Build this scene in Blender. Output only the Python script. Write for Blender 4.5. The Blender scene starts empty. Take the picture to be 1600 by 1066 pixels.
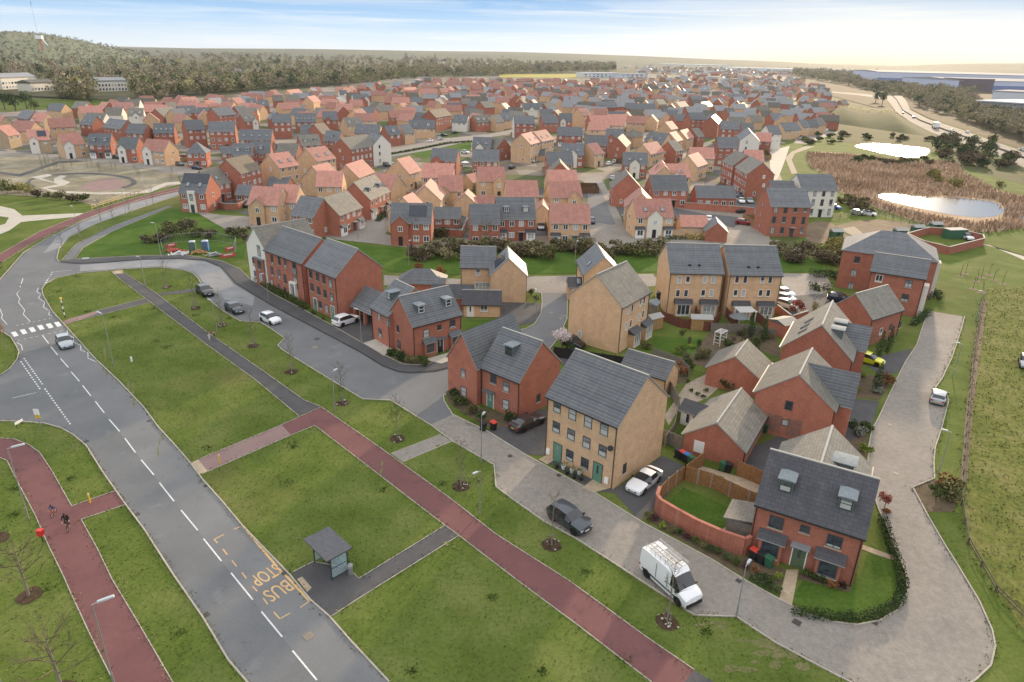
import bpy, math, random
import numpy as np
from mathutils import Vector, Matrix
from mathutils.geometry import tessellate_polygon
R = math.radians
rnd = random.Random(11)
nrg = np.random.default_rng(5)
sc = bpy.context.scene
COL = sc.collection
# ------------------------------------------------------------------ camera
CAMH, FPX, PITCH, ROLL = 39.5, 1067.0, R(22.7), R(1.4)
_fw = np.array([0, math.cos(PITCH), -math.sin(PITCH)])
_rt = np.array([1., 0, 0]); _up = np.cross(_rt, _fw)
_R = math.cos(ROLL)*_rt + math.sin(ROLL)*_up
_U = -math.sin(ROLL)*_rt + math.cos(ROLL)*_up
CAMP = np.array([0, 0, CAMH])
def ray(px, py):
    return (px-800)*_R - (py-533)*_U + FPX*_fw
def G(px, py, z=0.0):
    """photo pixel (1600 wide) -> world point on the horizontal plane z"""
    d = ray(px, py); d = d*((z-CAMH)/d[2])
    return Vector(CAMP+d)
def GV(px, y, z=0.0):
    return G(px, y, z)
cam = bpy.data.cameras.new('camera'); camo = bpy.data.objects.new('camera', cam); COL.objects.link(camo)
cam.sensor_width = 36; cam.lens = FPX/1600*36; cam.clip_start = .5; cam.clip_end = 60000
camo.matrix_world = Matrix([[_R[i], _U[i], -_fw[i], CAMP[i]] for i in range(3)]+[[0, 0, 0, 1]])
sc.camera = camo
# ------------------------------------------------------------------ mesh helpers
class MB:
    def __init__(s): s.v = []; s.f = []; s.m = []; s.u = {}
    def poly(s, pts, m=0, uv=None):
        i = len(s.v); s.v += [tuple(p) for p in pts]; s.f.append(tuple(range(i, i+len(pts)))); s.m.append(m)
        if uv: s.u[len(s.f)-1] = uv
    def raw(s, vs, fs, m=0):
        i = len(s.v); s.v += [tuple(p) for p in vs]
        for f in fs: s.f.append(tuple(i+k for k in f)); s.m.append(m)
    def box(s, x0, y0, z0, x1, y1, z1, m=0):
        s.raw([(x0,y0,z0),(x1,y0,z0),(x1,y1,z0),(x0,y1,z0),(x0,y0,z1),(x1,y0,z1),(x1,y1,z1),(x0,y1,z1)],
              [(3,2,1,0),(4,5,6,7),(0,1,5,4),(1,2,6,5),(2,3,7,6),(3,0,4,7)], m)
    def bar(s, a, b, w, h, m=0, z0=0):
        """box along ground line a-b, width w, from z0 up h"""
        a = Vector(a); b = Vector(b); d = (b-a); d.z = 0
        if d.length < 1e-6: return
        d.normalize(); n = Vector((-d.y, d.x, 0))*w/2
        v = [a+n, a-n, b-n, b+n]
        lo = [(p.x, p.y, p.z+z0) for p in v]; hi = [(p.x, p.y, p.z+z0+h) for p in v]
        s.raw(lo+hi, [(3,2,1,0),(4,5,6,7),(0,1,5,4),(1,2,6,5),(2,3,7,6),(3,0,4,7)], m)
    def tube(s, p0, p1, r0, r1, n=6, m=0, caps=True):
        p0 = Vector(p0); p1 = Vector(p1); d = p1-p0
        if d.length < 1e-6: return
        q = d.to_track_quat('Z', 'Y'); vs = []
        for p, r in ((p0, r0), (p1, r1)):
            for k in range(n):
                a = 2*math.pi*k/n; vs.append(p+q@Vector((r*math.cos(a), r*math.sin(a), 0)))
        fs = [(k, (k+1) % n, n+(k+1) % n, n+k) for k in range(n)]
        if caps: fs += [tuple(range(n-1, -1, -1)), tuple(range(n, 2*n))]
        s.raw(vs, fs, m)
    def pipe(s, pts, r, n=6, m=0):
        for a, b in zip(pts, pts[1:]): s.tube(a, b, r, r, n, m)
    def lathe(s, prof, n=12, m=0, c=(0, 0, 0)):
        vs = []
        for r, z in prof:
            for k in range(n):
                a = 2*math.pi*k/n; vs.append((c[0]+r*math.cos(a), c[1]+r*math.sin(a), c[2]+z))
        fs = []
        for i in range(len(prof)-1):
            for k in range(n):
                fs.append((i*n+k, i*n+(k+1) % n, (i+1)*n+(k+1) % n, (i+1)*n+k))
        fs.append(tuple(range(n-1, -1, -1))); j = (len(prof)-1)*n; fs.append(tuple(range(j, j+n)))
        s.raw(vs, fs, m)
    def mesh(s, name, mats):
        me = bpy.data.meshes.new(name); me.from_pydata(s.v, [], s.f)
        for mt in (mats if isinstance(mats, (list, tuple)) else [mats]): me.materials.append(mt)
        me.polygons.foreach_set('material_index', s.m)
        if s.u:
            ul = me.uv_layers.new(name='uv')
            for fi, uv in s.u.items():
                for li, c in zip(me.polygons[fi].loop_indices, uv): ul.data[li].uv = c
        me.update()
        return me
def smooth(me, ang=40):
    me.polygons.foreach_set('use_smooth', [True]*len(me.polygons)); me.set_sharp_from_angle(angle=R(ang)); return me
def npmesh(name, verts, faces, mats, midx=None):
    """verts (n,3), faces (m,k) arrays -> mesh, fast"""
    me = bpy.data.meshes.new(name); n, k = faces.shape
    me.vertices.add(len(verts)); me.vertices.foreach_set('co', np.asarray(verts, np.float32).ravel())
    me.loops.add(n*k); me.loops.foreach_set('vertex_index', faces.astype(np.int32).ravel())
    me.polygons.add(n); me.polygons.foreach_set('loop_start', np.arange(0, n*k, k, dtype=np.int32))
    for mt in (mats if isinstance(mats, (list, tuple)) else [mats]): me.materials.append(mt)
    if midx is not None: me.polygons.foreach_set('material_index', np.asarray(midx, np.int32))
    me.update(calc_edges=True); return me
def link(name, me, parent=None, loc=(0, 0, 0), rz=0.0):
    o = bpy.data.objects.new(name, me); COL.objects.link(o)
    if parent is not None: o.parent = parent
    o.location = loc; o.rotation_euler = (0, 0, rz); return o
def tag(o, label, cat, group=None):
    o['label'] = label; o['category'] = cat
    if group: o['group'] = group
    return o
def thing(name, label, cat, loc=(0, 0, 0), rz=0.0, group=None):
    return tag(link(name, None, None, loc, rz), label, cat, group)
def struct(name, me, kind='structure'):
    o = link(name, me); o['kind'] = kind; return o
def dup(root, loc, rz, label=None, group=None):
    r = root.copy(); COL.objects.link(r); r.location = loc; r.rotation_euler = (0, 0, rz)
    if label: r['label'] = label
    if group: r['group'] = group
    for ch in list(root.children):
        c = ch.copy(); COL.objects.link(c); c.parent = r
        for g in list(ch.children):
            d = g.copy(); COL.objects.link(d); d.parent = c
    return r
# ------------------------------------------------------------------ materials
def S(r, g, b):
    f = lambda c: (c/255/12.92 if c <= 10 else ((c/255+.055)/1.055)**2.4)
    return (f(r), f(g), f(b), 1)
class NT:
    def __init__(s, name):
        s.mat = bpy.data.materials.new(name); s.mat.use_nodes = True; s.t = s.mat.node_tree
        s.b = s.t.nodes['Principled BSDF']
    def n(s, ty, **kw):
        nd = s.t.nodes.new(ty)
        for k, v in kw.items():
            if k in nd.inputs: nd.inputs[k].default_value = v
            else: setattr(nd, k, v)
        return nd
    def l(s, a, ao, b, bi): s.t.links.new(a.outputs[ao], b.inputs[bi])
    def coord(s, which='Object'): return s.n('ShaderNodeTexCoord'), which
    def noise(s, scale, detail=4, rough=.55, vec=None, w=None):
        nd = s.n('ShaderNodeTexNoise', Scale=scale, Detail=detail, Roughness=rough)
        if vec: s.l(vec[0], vec[1], nd, 'Vector')
        return nd
    def ramp(s, src, out, stops, interp='LINEAR'):
        nd = s.n('ShaderNodeValToRGB'); nd.color_ramp.interpolation = interp
        el = nd.color_ramp.elements
        while len(el) < len(stops): el.new(.5)
        for e, (p, c) in zip(el, stops):
            e.position = p; e.color = c if len(c) == 4 else (*c, 1)
        s.l(src, out, nd, 'Fac'); return nd
    def mix(s, fac, a, b, mode='MIX'):
        nd = s.n('ShaderNodeMix', data_type='RGBA', blend_type=mode)
        def put(i, v):
            if isinstance(v, tuple) and hasattr(v[0], 'outputs'): s.l(v[0], v[1], nd, i) if isinstance(i, str) else s.t.links.new(v[0].outputs[v[1]], nd.inputs[i])
            else: nd.inputs[i].default_value = v
        put(0, fac); put(6, a); put(7, b); return nd
    def done(s, color, rough=.8, spec=.3, bump=None, bstr=.3, bdist=.05):
        if isinstance(color, tuple) and hasattr(color[0], 'outputs'): s.t.links.new(color[0].outputs[color[1]], s.b.inputs['Base Color'])
        else: s.b.inputs['Base Color'].default_value = color
        s.b.inputs['Roughness'].default_value = rough; s.b.inputs['Specular IOR Level'].default_value = spec
        if bump:
            bn = s.n('ShaderNodeBump', Strength=bstr, Distance=bdist); s.t.links.new(bump[0].outputs[bump[1]], bn.inputs['Height'])
            s.l(bn, 'Normal', s.b, 'Normal')
        return s.mat
MX = 2  # colour output of a Mix node set to RGBA
def plain(name, col, rough=.6, spec=.4, metal=0, var=.0):
    t = NT(name); t.b.inputs['Metallic'].default_value = metal
    if var:
        c = t.coord(); nz = t.noise(3.0, 3, .6, c)
        d = tuple(x*(1-var) for x in col[:3])+(1,); u = tuple(min(1, x*(1+var)) for x in col[:3])+(1,)
        rp = t.ramp(nz, 'Fac', [(.3, d), (.7, u)]); return t.done((rp, 'Color'), rough, spec)
    return t.done(col, rough, spec)
def vmul(t, src, lo, hi):
    """per-object brightness change"""
    oi = t.n('ShaderNodeObjectInfo'); mr = t.n('ShaderNodeMapRange'); mr.inputs['To Min'].default_value = lo; mr.inputs['To Max'].default_value = hi
    t.l(oi, 'Random', mr, 'Value'); hs = t.n('ShaderNodeHueSaturation'); t.l(mr, 'Result', hs, 'Value'); t.t.links.new(src[0].outputs[src[1]], hs.inputs['Color'])
    return (hs, 'Color')
def brick(name, c1, c2, mortar, var=(.88, 1.12)):
    t = NT(name); tc = t.n('ShaderNodeTexCoord'); sp = t.n('ShaderNodeSeparateXYZ'); t.l(tc, 'Object', sp, 'Vector')
    ad = t.n('ShaderNodeMath', operation='ADD'); t.l(sp, 'X', ad, 0); t.l(sp, 'Y', ad, 1)
    cb = t.n('ShaderNodeCombineXYZ'); t.l(ad, 'Value', cb, 'X'); t.l(sp, 'Z', cb, 'Y')
    bk = t.n('ShaderNodeTexBrick', Scale=1.0); bk.inputs['Brick Width'].default_value = .225; bk.inputs['Row Height'].default_value = .075
    bk.inputs['Mortar Size'].default_value = .008; bk.inputs['Color1'].default_value = c1; bk.inputs['Color2'].default_value = c2; bk.inputs['Mortar'].default_value = mortar
    t.l(cb, 'Vector', bk, 'Vector')
    nz = t.noise(.9, 5, .65, (tc, 'Object')); st = t.ramp(nz, 'Fac', [(.25, (.80, .80, .80)), (.75, (1.15, 1.12, 1.10))])
    m = t.mix(1.0, (bk, 'Color'), (st, 'Color'), 'MULTIPLY')
    n2 = t.noise(6, 3, .6, (tc, 'Object')); st2 = t.ramp(n2, 'Fac', [(.3, (.88, .88, .88)), (.7, (1.1, 1.1, 1.1))])
    m2 = t.mix(1.0, (m, MX), (st2, 'Color'), 'MULTIPLY')
    return t.done(vmul(t, (m2, MX), *var), .88, .2)
def tiles(name, c1, c2, gap, row=.33, wid=.30, lichen=None, rough=.6, var=(.85, 1.15)):
    t = NT(name); tc = t.n('ShaderNodeTexCoord')
    bk = t.n('ShaderNodeTexBrick', Scale=1.0); bk.inputs['Brick Width'].default_value = wid; bk.inputs['Row Height'].default_value = row
    bk.inputs['Mortar Size'].default_value = .025; bk.inputs['Mortar Smooth'].default_value = .4; bk.inputs['Color1'].default_value = c1; bk.inputs['Color2'].default_value = c2; bk.inputs['Mortar'].default_value = gap
    t.l(tc, 'UV', bk, 'Vector')
    nz = t.noise(.7, 6, .7, (tc, 'Object')); st = t.ramp(nz, 'Fac', [(.25, (.78, .78, .80)), (.75, (1.18, 1.16, 1.12))])
    m = t.mix(1.0, (bk, 'Color'), (st, 'Color'), 'MULTIPLY'); out = (m, MX)
    mp = t.n('ShaderNodeMapping'); mp.inputs['Scale'].default_value = (1.3, .12, 1); t.l(tc, 'UV', mp, 'Vector')
    ns = t.noise(2.0, 5, .7, (mp, 'Vector')); sr = t.ramp(ns, 'Fac', [(.35, (.85, .85, .86)), (.7, (1.14, 1.14, 1.13))])
    m = t.mix(1.0, out, (sr, 'Color'), 'MULTIPLY'); out = (m, MX)
    if lichen:
        n3 = t.noise(2.6, 6, .75, (tc, 'Object')); r3 = t.ramp(n3, 'Fac', [(.52, (0, 0, 0)), (.72, (.55, .55, .55))])
        m = t.mix((r3, 'Color'), out, lichen); out = (m, MX)
    return t.done(vmul(t, out, *var), rough, .35, (bk, 'Fac'), -.5, .03)
def ground_mat(name, stops, scale=.25, fine=6.0, fstr=.25, rough=.9, bump=.0, patch=None, spec=.15):
    """world-space noise colours; patch=(scale, colour, lo, hi)"""
    t = NT(name); g = t.n('ShaderNodeNewGeometry')
    nz = t.noise(scale, 8, .62, (g, 'Position')); rp = t.ramp(nz, 'Fac', stops)
    nf = t.noise(fine, 4, .7, (g, 'Position')); rf = t.ramp(nf, 'Fac', [(.3, (1-fstr,)*3), (.7, (1+fstr,)*3)])
    m = t.mix(1.0, (rp, 'Color'), (rf, 'Color'), 'MULTIPLY'); out = (m, MX)
    for (psc, pc, lo, hi) in (patch or []):
        n3 = t.noise(psc, 5, .6, (g, 'Position')); r3 = t.ramp(n3, 'Fac', [(lo, (0, 0, 0)), (hi, (1, 1, 1))])
        m = t.mix((r3, 'Color'), out, pc); out = (m, MX)
    return t.done(out, rough, spec, (nf, 'Fac') if bump else None, bump, .08)
M = {}
M['red'] = brick('red_brick', (.37, .122, .078, 1), (.295, .092, .06, 1), (.38, .22, .16, 1), (.9, 1.15))
M['buff'] = brick('buff_brick', (.60, .405, .245, 1), (.53, .35, .205, 1), (.56, .41, .275, 1), (.92, 1.08))
M['stone'] = brick('buff_stone', (.50, .38, .25, 1), (.38, .29, .19, 1), (.44, .35, .23, 1))
M['white'] = plain('white_render', (.66, .63, .56, 1), .85, .2, var=.06)
M['slate'] = tiles('slate_tiles', (.105, .114, .124, 1), (.080, .089, .099, 1), (.21, .22, .23, 1), row=.36, wid=60.0, rough=.55)
M['slatedark'] = tiles('charcoal_tiles', (.060, .061, .070, 1), (.046, .047, .056, 1), (.030, .030, .035, 1), row=.36, wid=.6, rough=.5)
M['conc'] = tiles('grey_concrete_tiles', (.20, .19, .165, 1), (.16, .15, .13, 1), (.10, .095, .08, 1), row=.36, wid=.6, lichen=(.22, .20, .13, 1), rough=.75)
M['terra'] = tiles('terracotta_tiles', (.46, .222, .172, 1), (.37, .17, .135, 1), (.28, .13, .10, 1), lichen=(.36, .25, .21, 1), rough=.7, var=(.8, 1.25))
M['brown'] = tiles('brown_tiles', (.24, .195, .14, 1), (.19, .155, .115, 1), (.09, .07, .05, 1), lichen=(.17, .15, .09, 1), rough=.75)
M['trim'] = plain('pale_verge', (.30, .30, .285, 1), .8, .2)
M['black'] = plain('black_plastic', (.018, .018, .02, 1), .5)
M['anth'] = plain('anthracite_frame', (.055, .060, .066, 1), .45)
M['whitefr'] = plain('white_frame', (.75, .75, .73, 1), .4)
M['sill'] = plain('stone_sill', (.42, .36, .26, 1), .8)
M['green'] = plain('sage_door', (.10, .22, .15, 1), .5)
M['olive'] = plain('olive_door', (.09, .13, .07, 1), .5)
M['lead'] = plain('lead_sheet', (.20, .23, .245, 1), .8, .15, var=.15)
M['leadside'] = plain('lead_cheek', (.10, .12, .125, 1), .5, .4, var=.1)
M['metal'] = plain('galvanised_steel', (.36, .37, .37, 1), .45, .5, .6)
M['lamphead'] = plain('lamp_head', (.40, .43, .46, 1), .6)
M['solar'] = plain('solar_panel', (.012, .016, .032, 1), .18, .6)
def glass(name, lo, hi):
    t = NT(name); oi = t.n('ShaderNodeObjectInfo')
    rp = t.ramp(oi, 'Random', [(0, lo), (.45, lo), (.75, hi), (1, hi)]); tc = t.n('ShaderNodeTexCoord')
    nz = t.noise(2.2, 2, .5, (tc, 'Object')); rf = t.ramp(nz, 'Fac', [(.35, (.55, .55, .55)), (.65, (1.3, 1.3, 1.3))])
    m = t.mix(1.0, (rp, 'Color'), (rf, 'Color'), 'MULTIPLY')
    sp = t.n('ShaderNodeSeparateXYZ'); t.l(tc, 'Object', sp, 'Vector'); ml = t.n('ShaderNodeMath', operation='MULTIPLY_ADD'); t.l(oi, 'Random', ml, 0); ml.inputs[1].default_value = 2.2; ml.inputs[2].default_value = -.62
    lt = t.n('ShaderNodeMath', operation='LESS_THAN'); t.l(sp, 'Z', lt, 0); t.l(ml, 'Value', lt, 1)
    m = t.mix((lt, 'Value'), (m, MX), (.42, .43, .42, 1))   # paler up to different heights: blinds, and reflection put into the colour
    return t.done((m, MX), .06, .6)
M['pane'] = glass('window_glass', (.045, .055, .065, 1), (.30, .32, .33, 1))  # the paler pane tone carries reflected sky in its base colour
M['skyl'] = plain('skylight_glass', (.20, .23, .25, 1), .08, .7)
M['wood'] = plain('fence_wood', (.26, .135, .06, 1), .8, .2, var=.25)
M['woodgrey'] = plain('weathered_fence', (.17, .155, .13, 1), .85, .2, var=.2)
M['shedwood'] = plain('shed_wood', (.33, .20, .09, 1), .8, .2, var=.15)
M['paintwhite'] = plain('white_paint', (.74, .74, .72, 1), .6, var=.04)
NIS, BLU, CIR, DOME_FILL, SUN_STR, EXPO, HAZE = .03, .90, .78, 1.10, 4.7, .40, .00004
# ------------------------------------------------------------------ sky, sun, exposure
SUN_AZ, SUN_EL = R(27.5), R(11.5)
w = bpy.data.worlds.new('World'); sc.world = w; w.use_nodes = True; nt = w.node_tree; bg = nt.nodes['Background']
def wn(ty, **kw):
    n = nt.nodes.new(ty)
    for k, v in kw.items():
        if k in n.inputs: n.inputs[k].default_value = v
        else: setattr(n, k, v)
    return n
def wmix(fac, a, b, mode='MIX'):
    m = wn('ShaderNodeMix', data_type='RGBA', blend_type=mode)
    for i, v in ((0, fac), (6, a), (7, b)):
        if hasattr(v, 'is_linked'): nt.links.new(v, m.inputs[i])
        else: m.inputs[i].default_value = v
    return m.outputs[2]
def wramp(src, stops):
    n = wn('ShaderNodeValToRGB'); el = n.color_ramp.elements
    while len(el) < len(stops): el.new(.5)
    for e, (p, c) in zip(el, stops): e.position = p; e.color = (*c, 1) if not isinstance(c, (int, float)) else (c, c, c, 1)
    nt.links.new(src, n.inputs['Fac']); return n.outputs['Color']
sky = wn('ShaderNodeTexSky', sky_type='NISHITA', sun_disc=False, sun_elevation=SUN_EL, sun_rotation=SUN_AZ, air_density=1.0, dust_density=.6, ozone_density=3.0, altitude=50)
tc = wn('ShaderNodeTexCoord'); sp = wn('ShaderNodeSeparateXYZ'); nt.links.new(tc.outputs['Generated'], sp.inputs['Vector']); el = sp.outputs['Z']
# clear air low down, blue above it, an added bright dome overhead, out of view, to light the ground
base = wmix(1.0, sky.outputs['Color'], (NIS, NIS, NIS*1.05, 1), 'MULTIPLY')
k = 1/.15
blue = wramp(el, [(0.0, (.66, .74, .80)), (.012, (.56, .69, .80)), (.035, (.36, .57, .80)), (.07, (.13, .36, .70)), (.2, (.18, .40, .72))])
blue = wmix(1.0, blue, (BLU*k, BLU*k, BLU*k, 1), 'MULTIPLY')
col = wmix(1.0, base, blue, 'ADD')
# cirrus streaks
mp = wn('ShaderNodeMapping'); mp.inputs['Scale'].default_value = (1.5, 1.5, 42); mp.inputs['Rotation'].default_value = (R(1.5), R(-1.2), R(20)); nt.links.new(tc.outputs['Generated'], mp.inputs['Vector'])
nz = wn('ShaderNodeTexNoise', Scale=2.3, Detail=6, Roughness=.55, Distortion=.6); nt.links.new(mp.outputs['Vector'], nz.inputs['Vector'])
cl = wramp(nz.outputs['Fac'], [(.47, 0.0), (.70, .62)])
col = wmix(cl, col, (.94*k*CIR, .97*k*CIR, 1.0*k*CIR, 1))
# warm glow low in the sky below the sun
gd = wn('ShaderNodeVectorMath', operation='DOT_PRODUCT'); nt.links.new(tc.outputs['Generated'], gd.inputs[0]); gd.inputs[1].default_value = (math.sin(SUN_AZ), math.cos(SUN_AZ), 0)
gw = wramp(gd.outputs['Value'], [(.86, 0.0), (.95, .3), (.985, .7), (1.0, 1.0)]); gz = wramp(el, [(0.0, 1.0), (.02, .62), (.06, .22), (.14, 0.0)])
gf = wmix(1.0, gw, gz, 'MULTIPLY'); col = wmix(gf, col, (.84*k, .70*k, .40*k, 1))
gh = wramp(el, [(.0, 0.0), (.012, .3), (.035, .6), (.075, .1), (.11, 0.0)]); gf2 = wmix(1.0, gw, gh, 'MULTIPLY'); col = wmix(gf2, col, (.85*k, .84*k, .78*k, 1))
dome_fill = wramp(el, [(.088, 0.0), (.32, 1.0)])
col = wmix(dome_fill, col, (DOME_FILL*k*1.0, DOME_FILL*k*1.0, DOME_FILL*k*1.02, 1))
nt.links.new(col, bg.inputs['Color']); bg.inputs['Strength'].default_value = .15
sun = bpy.data.lights.new('sun', 'SUN'); sun.energy = SUN_STR; sun.angle = R(2.0); sun.color = (1, .76, .50); so = bpy.data.objects.new('sun', sun); COL.objects.link(so)
sd = Vector((math.sin(SUN_AZ)*math.cos(SUN_EL), math.cos(SUN_AZ)*math.cos(SUN_EL), math.sin(SUN_EL))); so.rotation_euler = sd.to_track_quat('Z', 'Y').to_euler(); so.location = (300, 600, 200)
sc.view_settings.view_transform = 'Standard'; sc.view_settings.look = 'None'; sc.view_settings.exposure = EXPO; sc.view_settings.gamma = 1
# ------------------------------------------------------------------ ground, roads, paths, water
GRASS = ground_mat('grass_turf', [(.30, (.062, .092, .017)), (.48, (.088, .120, .025)), (.62, (.118, .142, .038)), (.8, (.155, .158, .056))], .16, 3.2, .22, .95, .4,
                   [(.55, (.036, .062, .012, 1), .66, .76), (.045, (.115, .112, .040, 1), .56, .72)], .06)
MEADOW = ground_mat('rough_meadow', [(.28, (.075, .095, .020)), (.5, (.120, .132, .034)), (.7, (.175, .160, .062)), (.85, (.21, .18, .095))], .22, 1.6, .4, .95, .8,
                    [(.8, (.05, .085, .016, 1), .6, .72)], .05)
LUSH = ground_mat('lush_lawn', [(.3, (.042, .088, .012)), (.7, (.078, .125, .024))], .3, 3.0, .25, .95, .4, None, .05)
FARG = ground_mat('far_farmland', [(.35, (.045, .055, .018)), (.5, (.07, .072, .032)), (.65, (.09, .08, .042))], .006, .05, .25, .95)
ASPH = ground_mat('asphalt', [(.3, (.112, .117, .122)), (.7, (.152, .157, .161))], .13, 9, .12, .85, .15, [(1.1, (.085, .088, .093, 1), .60, .80), (.30, (.185, .19, .195, 1), .60, .76)], .25)
ASPH2 = ground_mat('dark_asphalt', [(.3, (.062, .062, .066)), (.7, (.092, .090, .092))], .3, 9, .15, .88, .2, None, .2)
REDT = ground_mat('red_tarmac', [(.3, (.128, .058, .058)), (.7, (.165, .076, .074))], .22, 8, .12, .88, .15, [(.5, (.115, .054, .055, 1), .56, .7)], .2)
PINK = ground_mat('faded_red_tarmac', [(.3, (.20, .135, .125)), (.7, (.25, .17, .155))], .3, 8, .12, .88, .1, None, .2)
def paving(name, c1, c2, gap, w=.2, h=.1):
    t = NT(name); g = t.n('ShaderNodeNewGeometry'); mp = t.n('ShaderNodeMapping'); mp.inputs['Rotation'].default_value = (0, 0, R(47)); t.l(g, 'Position', mp, 'Vector')
    bk = t.n('ShaderNodeTexBrick', Scale=1.0); bk.inputs['Brick Width'].default_value = w; bk.inputs['Row Height'].default_value = h; bk.inputs['Mortar Size'].default_value = .008
    bk.inputs['Color1'].default_value = c1; bk.inputs['Color2'].default_value = c2; bk.inputs['Mortar'].default_value = gap; t.l(mp, 'Vector', bk, 'Vector')
    nz = t.noise(.22, 6, .65, (g, 'Position')); st = t.ramp(nz, 'Fac', [(.3, (.87, .87, .87)), (.7, (1.09, 1.08, 1.07))]); m = t.mix(1.0, (bk, 'Color'), (st, 'Color'), 'MULTIPLY')
    n2 = t.noise(1.6, 5, .7, (g, 'Position')); s2 = t.ramp(n2, 'Fac', [(.35, (.86, .86, .86)), (.65, (1.1, 1.1, 1.1))]); m2 = t.mix(1.0, (m, MX), (s2, 'Color'), 'MULTIPLY')
    return t.done((m2, MX), .9, .2)
PAVE = paving('block_paving', (.272, .250, .222, 1), (.236, .216, .192, 1), (.16, .148, .134, 1))
SLAB = paving('buff_slabs', (.42, .34, .24, 1), (.38, .30, .21, 1), (.25, .2, .15, 1), .6, .45)
PALE = ground_mat('pale_concrete', [(.3, (.36, .33, .28)), (.7, (.46, .43, .37))], .5, 5, .1, .9)
GRAV = ground_mat('gravel', [(.3, (.25, .21, .16)), (.7, (.36, .31, .24))], 1.2, 14, .3, .95)
SOIL = ground_mat('bare_soil', [(.3, (.125, .090, .060)), (.7, (.20, .155, .105))], .3, 3, .25, .95)
EARTH = ground_mat('bare_park_earth', [(.3, (.14, .12, .082)), (.5, (.21, .187, .13)), (.7, (.31, .28, .21))], .11, 1.2, .25, .95, 0, [(.3, (.13, .14, .06, 1), .58, .72), (.12, (.13, .085, .055, 1), .62, .72)])
MULCH = ground_mat('bark_mulch', [(.3, (.045, .028, .018)), (.7, (.085, .055, .036))], 3, 18, .35, .95)
REEDG = ground_mat('reed_ground', [(.3, (.22, .15, .09)), (.7, (.38, .27, .17))], .2, 2, .3, .95)
WHITE = ground_mat('white_road_paint', [(.3, (.46, .47, .46)), (.65, (.64, .65, .64))], 2, 10, .12, .7)
CREAM = ground_mat('worn_yellow_paint', [(.3, (.46, .30, .13)), (.55, (.56, .37, .18)), (.75, (.38, .28, .17))], 2.5, 12, .18, .75)
KERB = ground_mat('concrete_kerb', [(.3, (.30, .27, .225)), (.7, (.42, .385, .325))], 1.1, 6, .15, .9)
YFIELD = ground_mat('pale_crop', [(.3, (.26, .23, .045)), (.7, (.36, .31, .07))], .05, .5, .1, .95)
def water_mat():
    t = NT('pond_water'); g = t.n('ShaderNodeNewGeometry'); nz = t.noise(1.4, 3, .5, (g, 'Position'))
    t.b.inputs['Base Color'].default_value = (.05, .055, .05, 1); t.b.inputs['Roughness'].default_value = .16; t.b.inputs['Specular IOR Level'].default_value = .9
    bn = t.n('ShaderNodeBump', Strength=.25, Distance=.05); t.l(nz, 'Fac', bn, 'Height'); t.l(bn, 'Normal', t.b, 'Normal'); return t.mat
WATER = water_mat()
def plots():
    """paving, tarmac and small lawns between the estate houses"""
    t = NT('estate_plots'); g = t.n('ShaderNodeNewGeometry'); v = t.n('ShaderNodeTexVoronoi', Scale=.085); t.l(g, 'Position', v, 'Vector'); sp = t.n('ShaderNodeSeparateColor'); t.l(v, 'Color', sp, 'Color')
    rp = t.ramp(sp, 'Red', [(0, (.075, .092, .028)), (.26, (.21, .18, .15)), (.52, (.095, .095, .10)), (.70, (.13, .11, .085)), (.86, (.25, .21, .17))], 'CONSTANT')
    nf = t.noise(1.2, 5, .7, (g, 'Position')); rf = t.ramp(nf, 'Fac', [(.3, (.75, .75, .75)), (.7, (1.2, 1.2, 1.2))]); m = t.mix(1.0, (rp, 'Color'), (rf, 'Color'), 'MULTIPLY'); return t.done((m, MX), .9, .2)
PLOTS = plots()
_zc = [0]
def chaikin(P, n=2):
    for _ in range(n): P = [q for a, b_ in zip(P, P[1:]+P[:1]) for q in ((a[0]*.75+b_[0]*.25, a[1]*.75+b_[1]*.25), (a[0]*.25+b_[0]*.75, a[1]*.25+b_[1]*.75))]
    return P
def sheet(name, px, mat, z, kind='structure', world=False):
    if name in ('pond', 'reed_bed_ground', 'allotment'): px = chaikin(list(px))
    P = [Vector((p[0], p[1], z)) for p in px] if world else [G(x, y, z) for x, y in px]
    tri = tessellate_polygon([P]); me = bpy.data.meshes.new(name); fs = []
    for t in tri:
        a, b, c = (P[i] for i in t)
        fs.append(t if (b-a).cross(c-a).z > 0 else t[::-1])
    me.from_pydata([tuple(p) for p in P], [], fs); me.materials.append(mat); me.update()
    return struct(name, me, kind)
# base ground to the horizon, with a finer part near the camera
b = MB(); b.poly([(-30000, -3000, -.3), (30000, -3000, -.3), (30000, 40000, -.3), (-30000, 40000, -.3)]); struct('ground_plain', b.mesh('ground', FARG))
b = MB(); b.poly([(-700, -60, 0), (900, -60, 0), (900, 560, 0), (-700, 560, 0)]); struct('ground', b.mesh('ground', GRASS))
sheet('estate_ground', [(-300, 246), (0, 252), (100, 258), (280, 275), (300, 325), (385, 335), (480, 358), (640, 380), (820, 382), (1000, 380), (1240, 383), (1260, 350), (1230, 300), (1205, 240), (1225, 225), (1262, 205), (1285, 180), (1315, 162), (1260, 140), (1240, 118), (1100, 113), (900, 119), (640, 120), (470, 140), (300, 152), (150, 168), (0, 175), (-300, 185)], PLOTS, .03)
ROADR = [(608, 1066), (550, 1004), (515, 964), (485, 938), (454, 900), (378, 821), (350, 787), (317, 750), (296, 722), (277, 700), (246, 666), (225, 637), (187, 597), (150, 562), (100, 507), (82, 487), (67.5, 462), (65.5, 452), (70, 445), (87, 435), (125, 427), (172, 423), (200, 420.5), (250, 418), (287, 422.5), (302, 427.5), (309, 435), (316, 446), (317, 458), (330, 472), (350, 487), (375, 502), (407, 504), (425, 515), (445, 529), (434, 540), (440, 546), (457, 557), (517, 594), (567, 624), (610, 626), (620, 632), (672, 664)]
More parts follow.
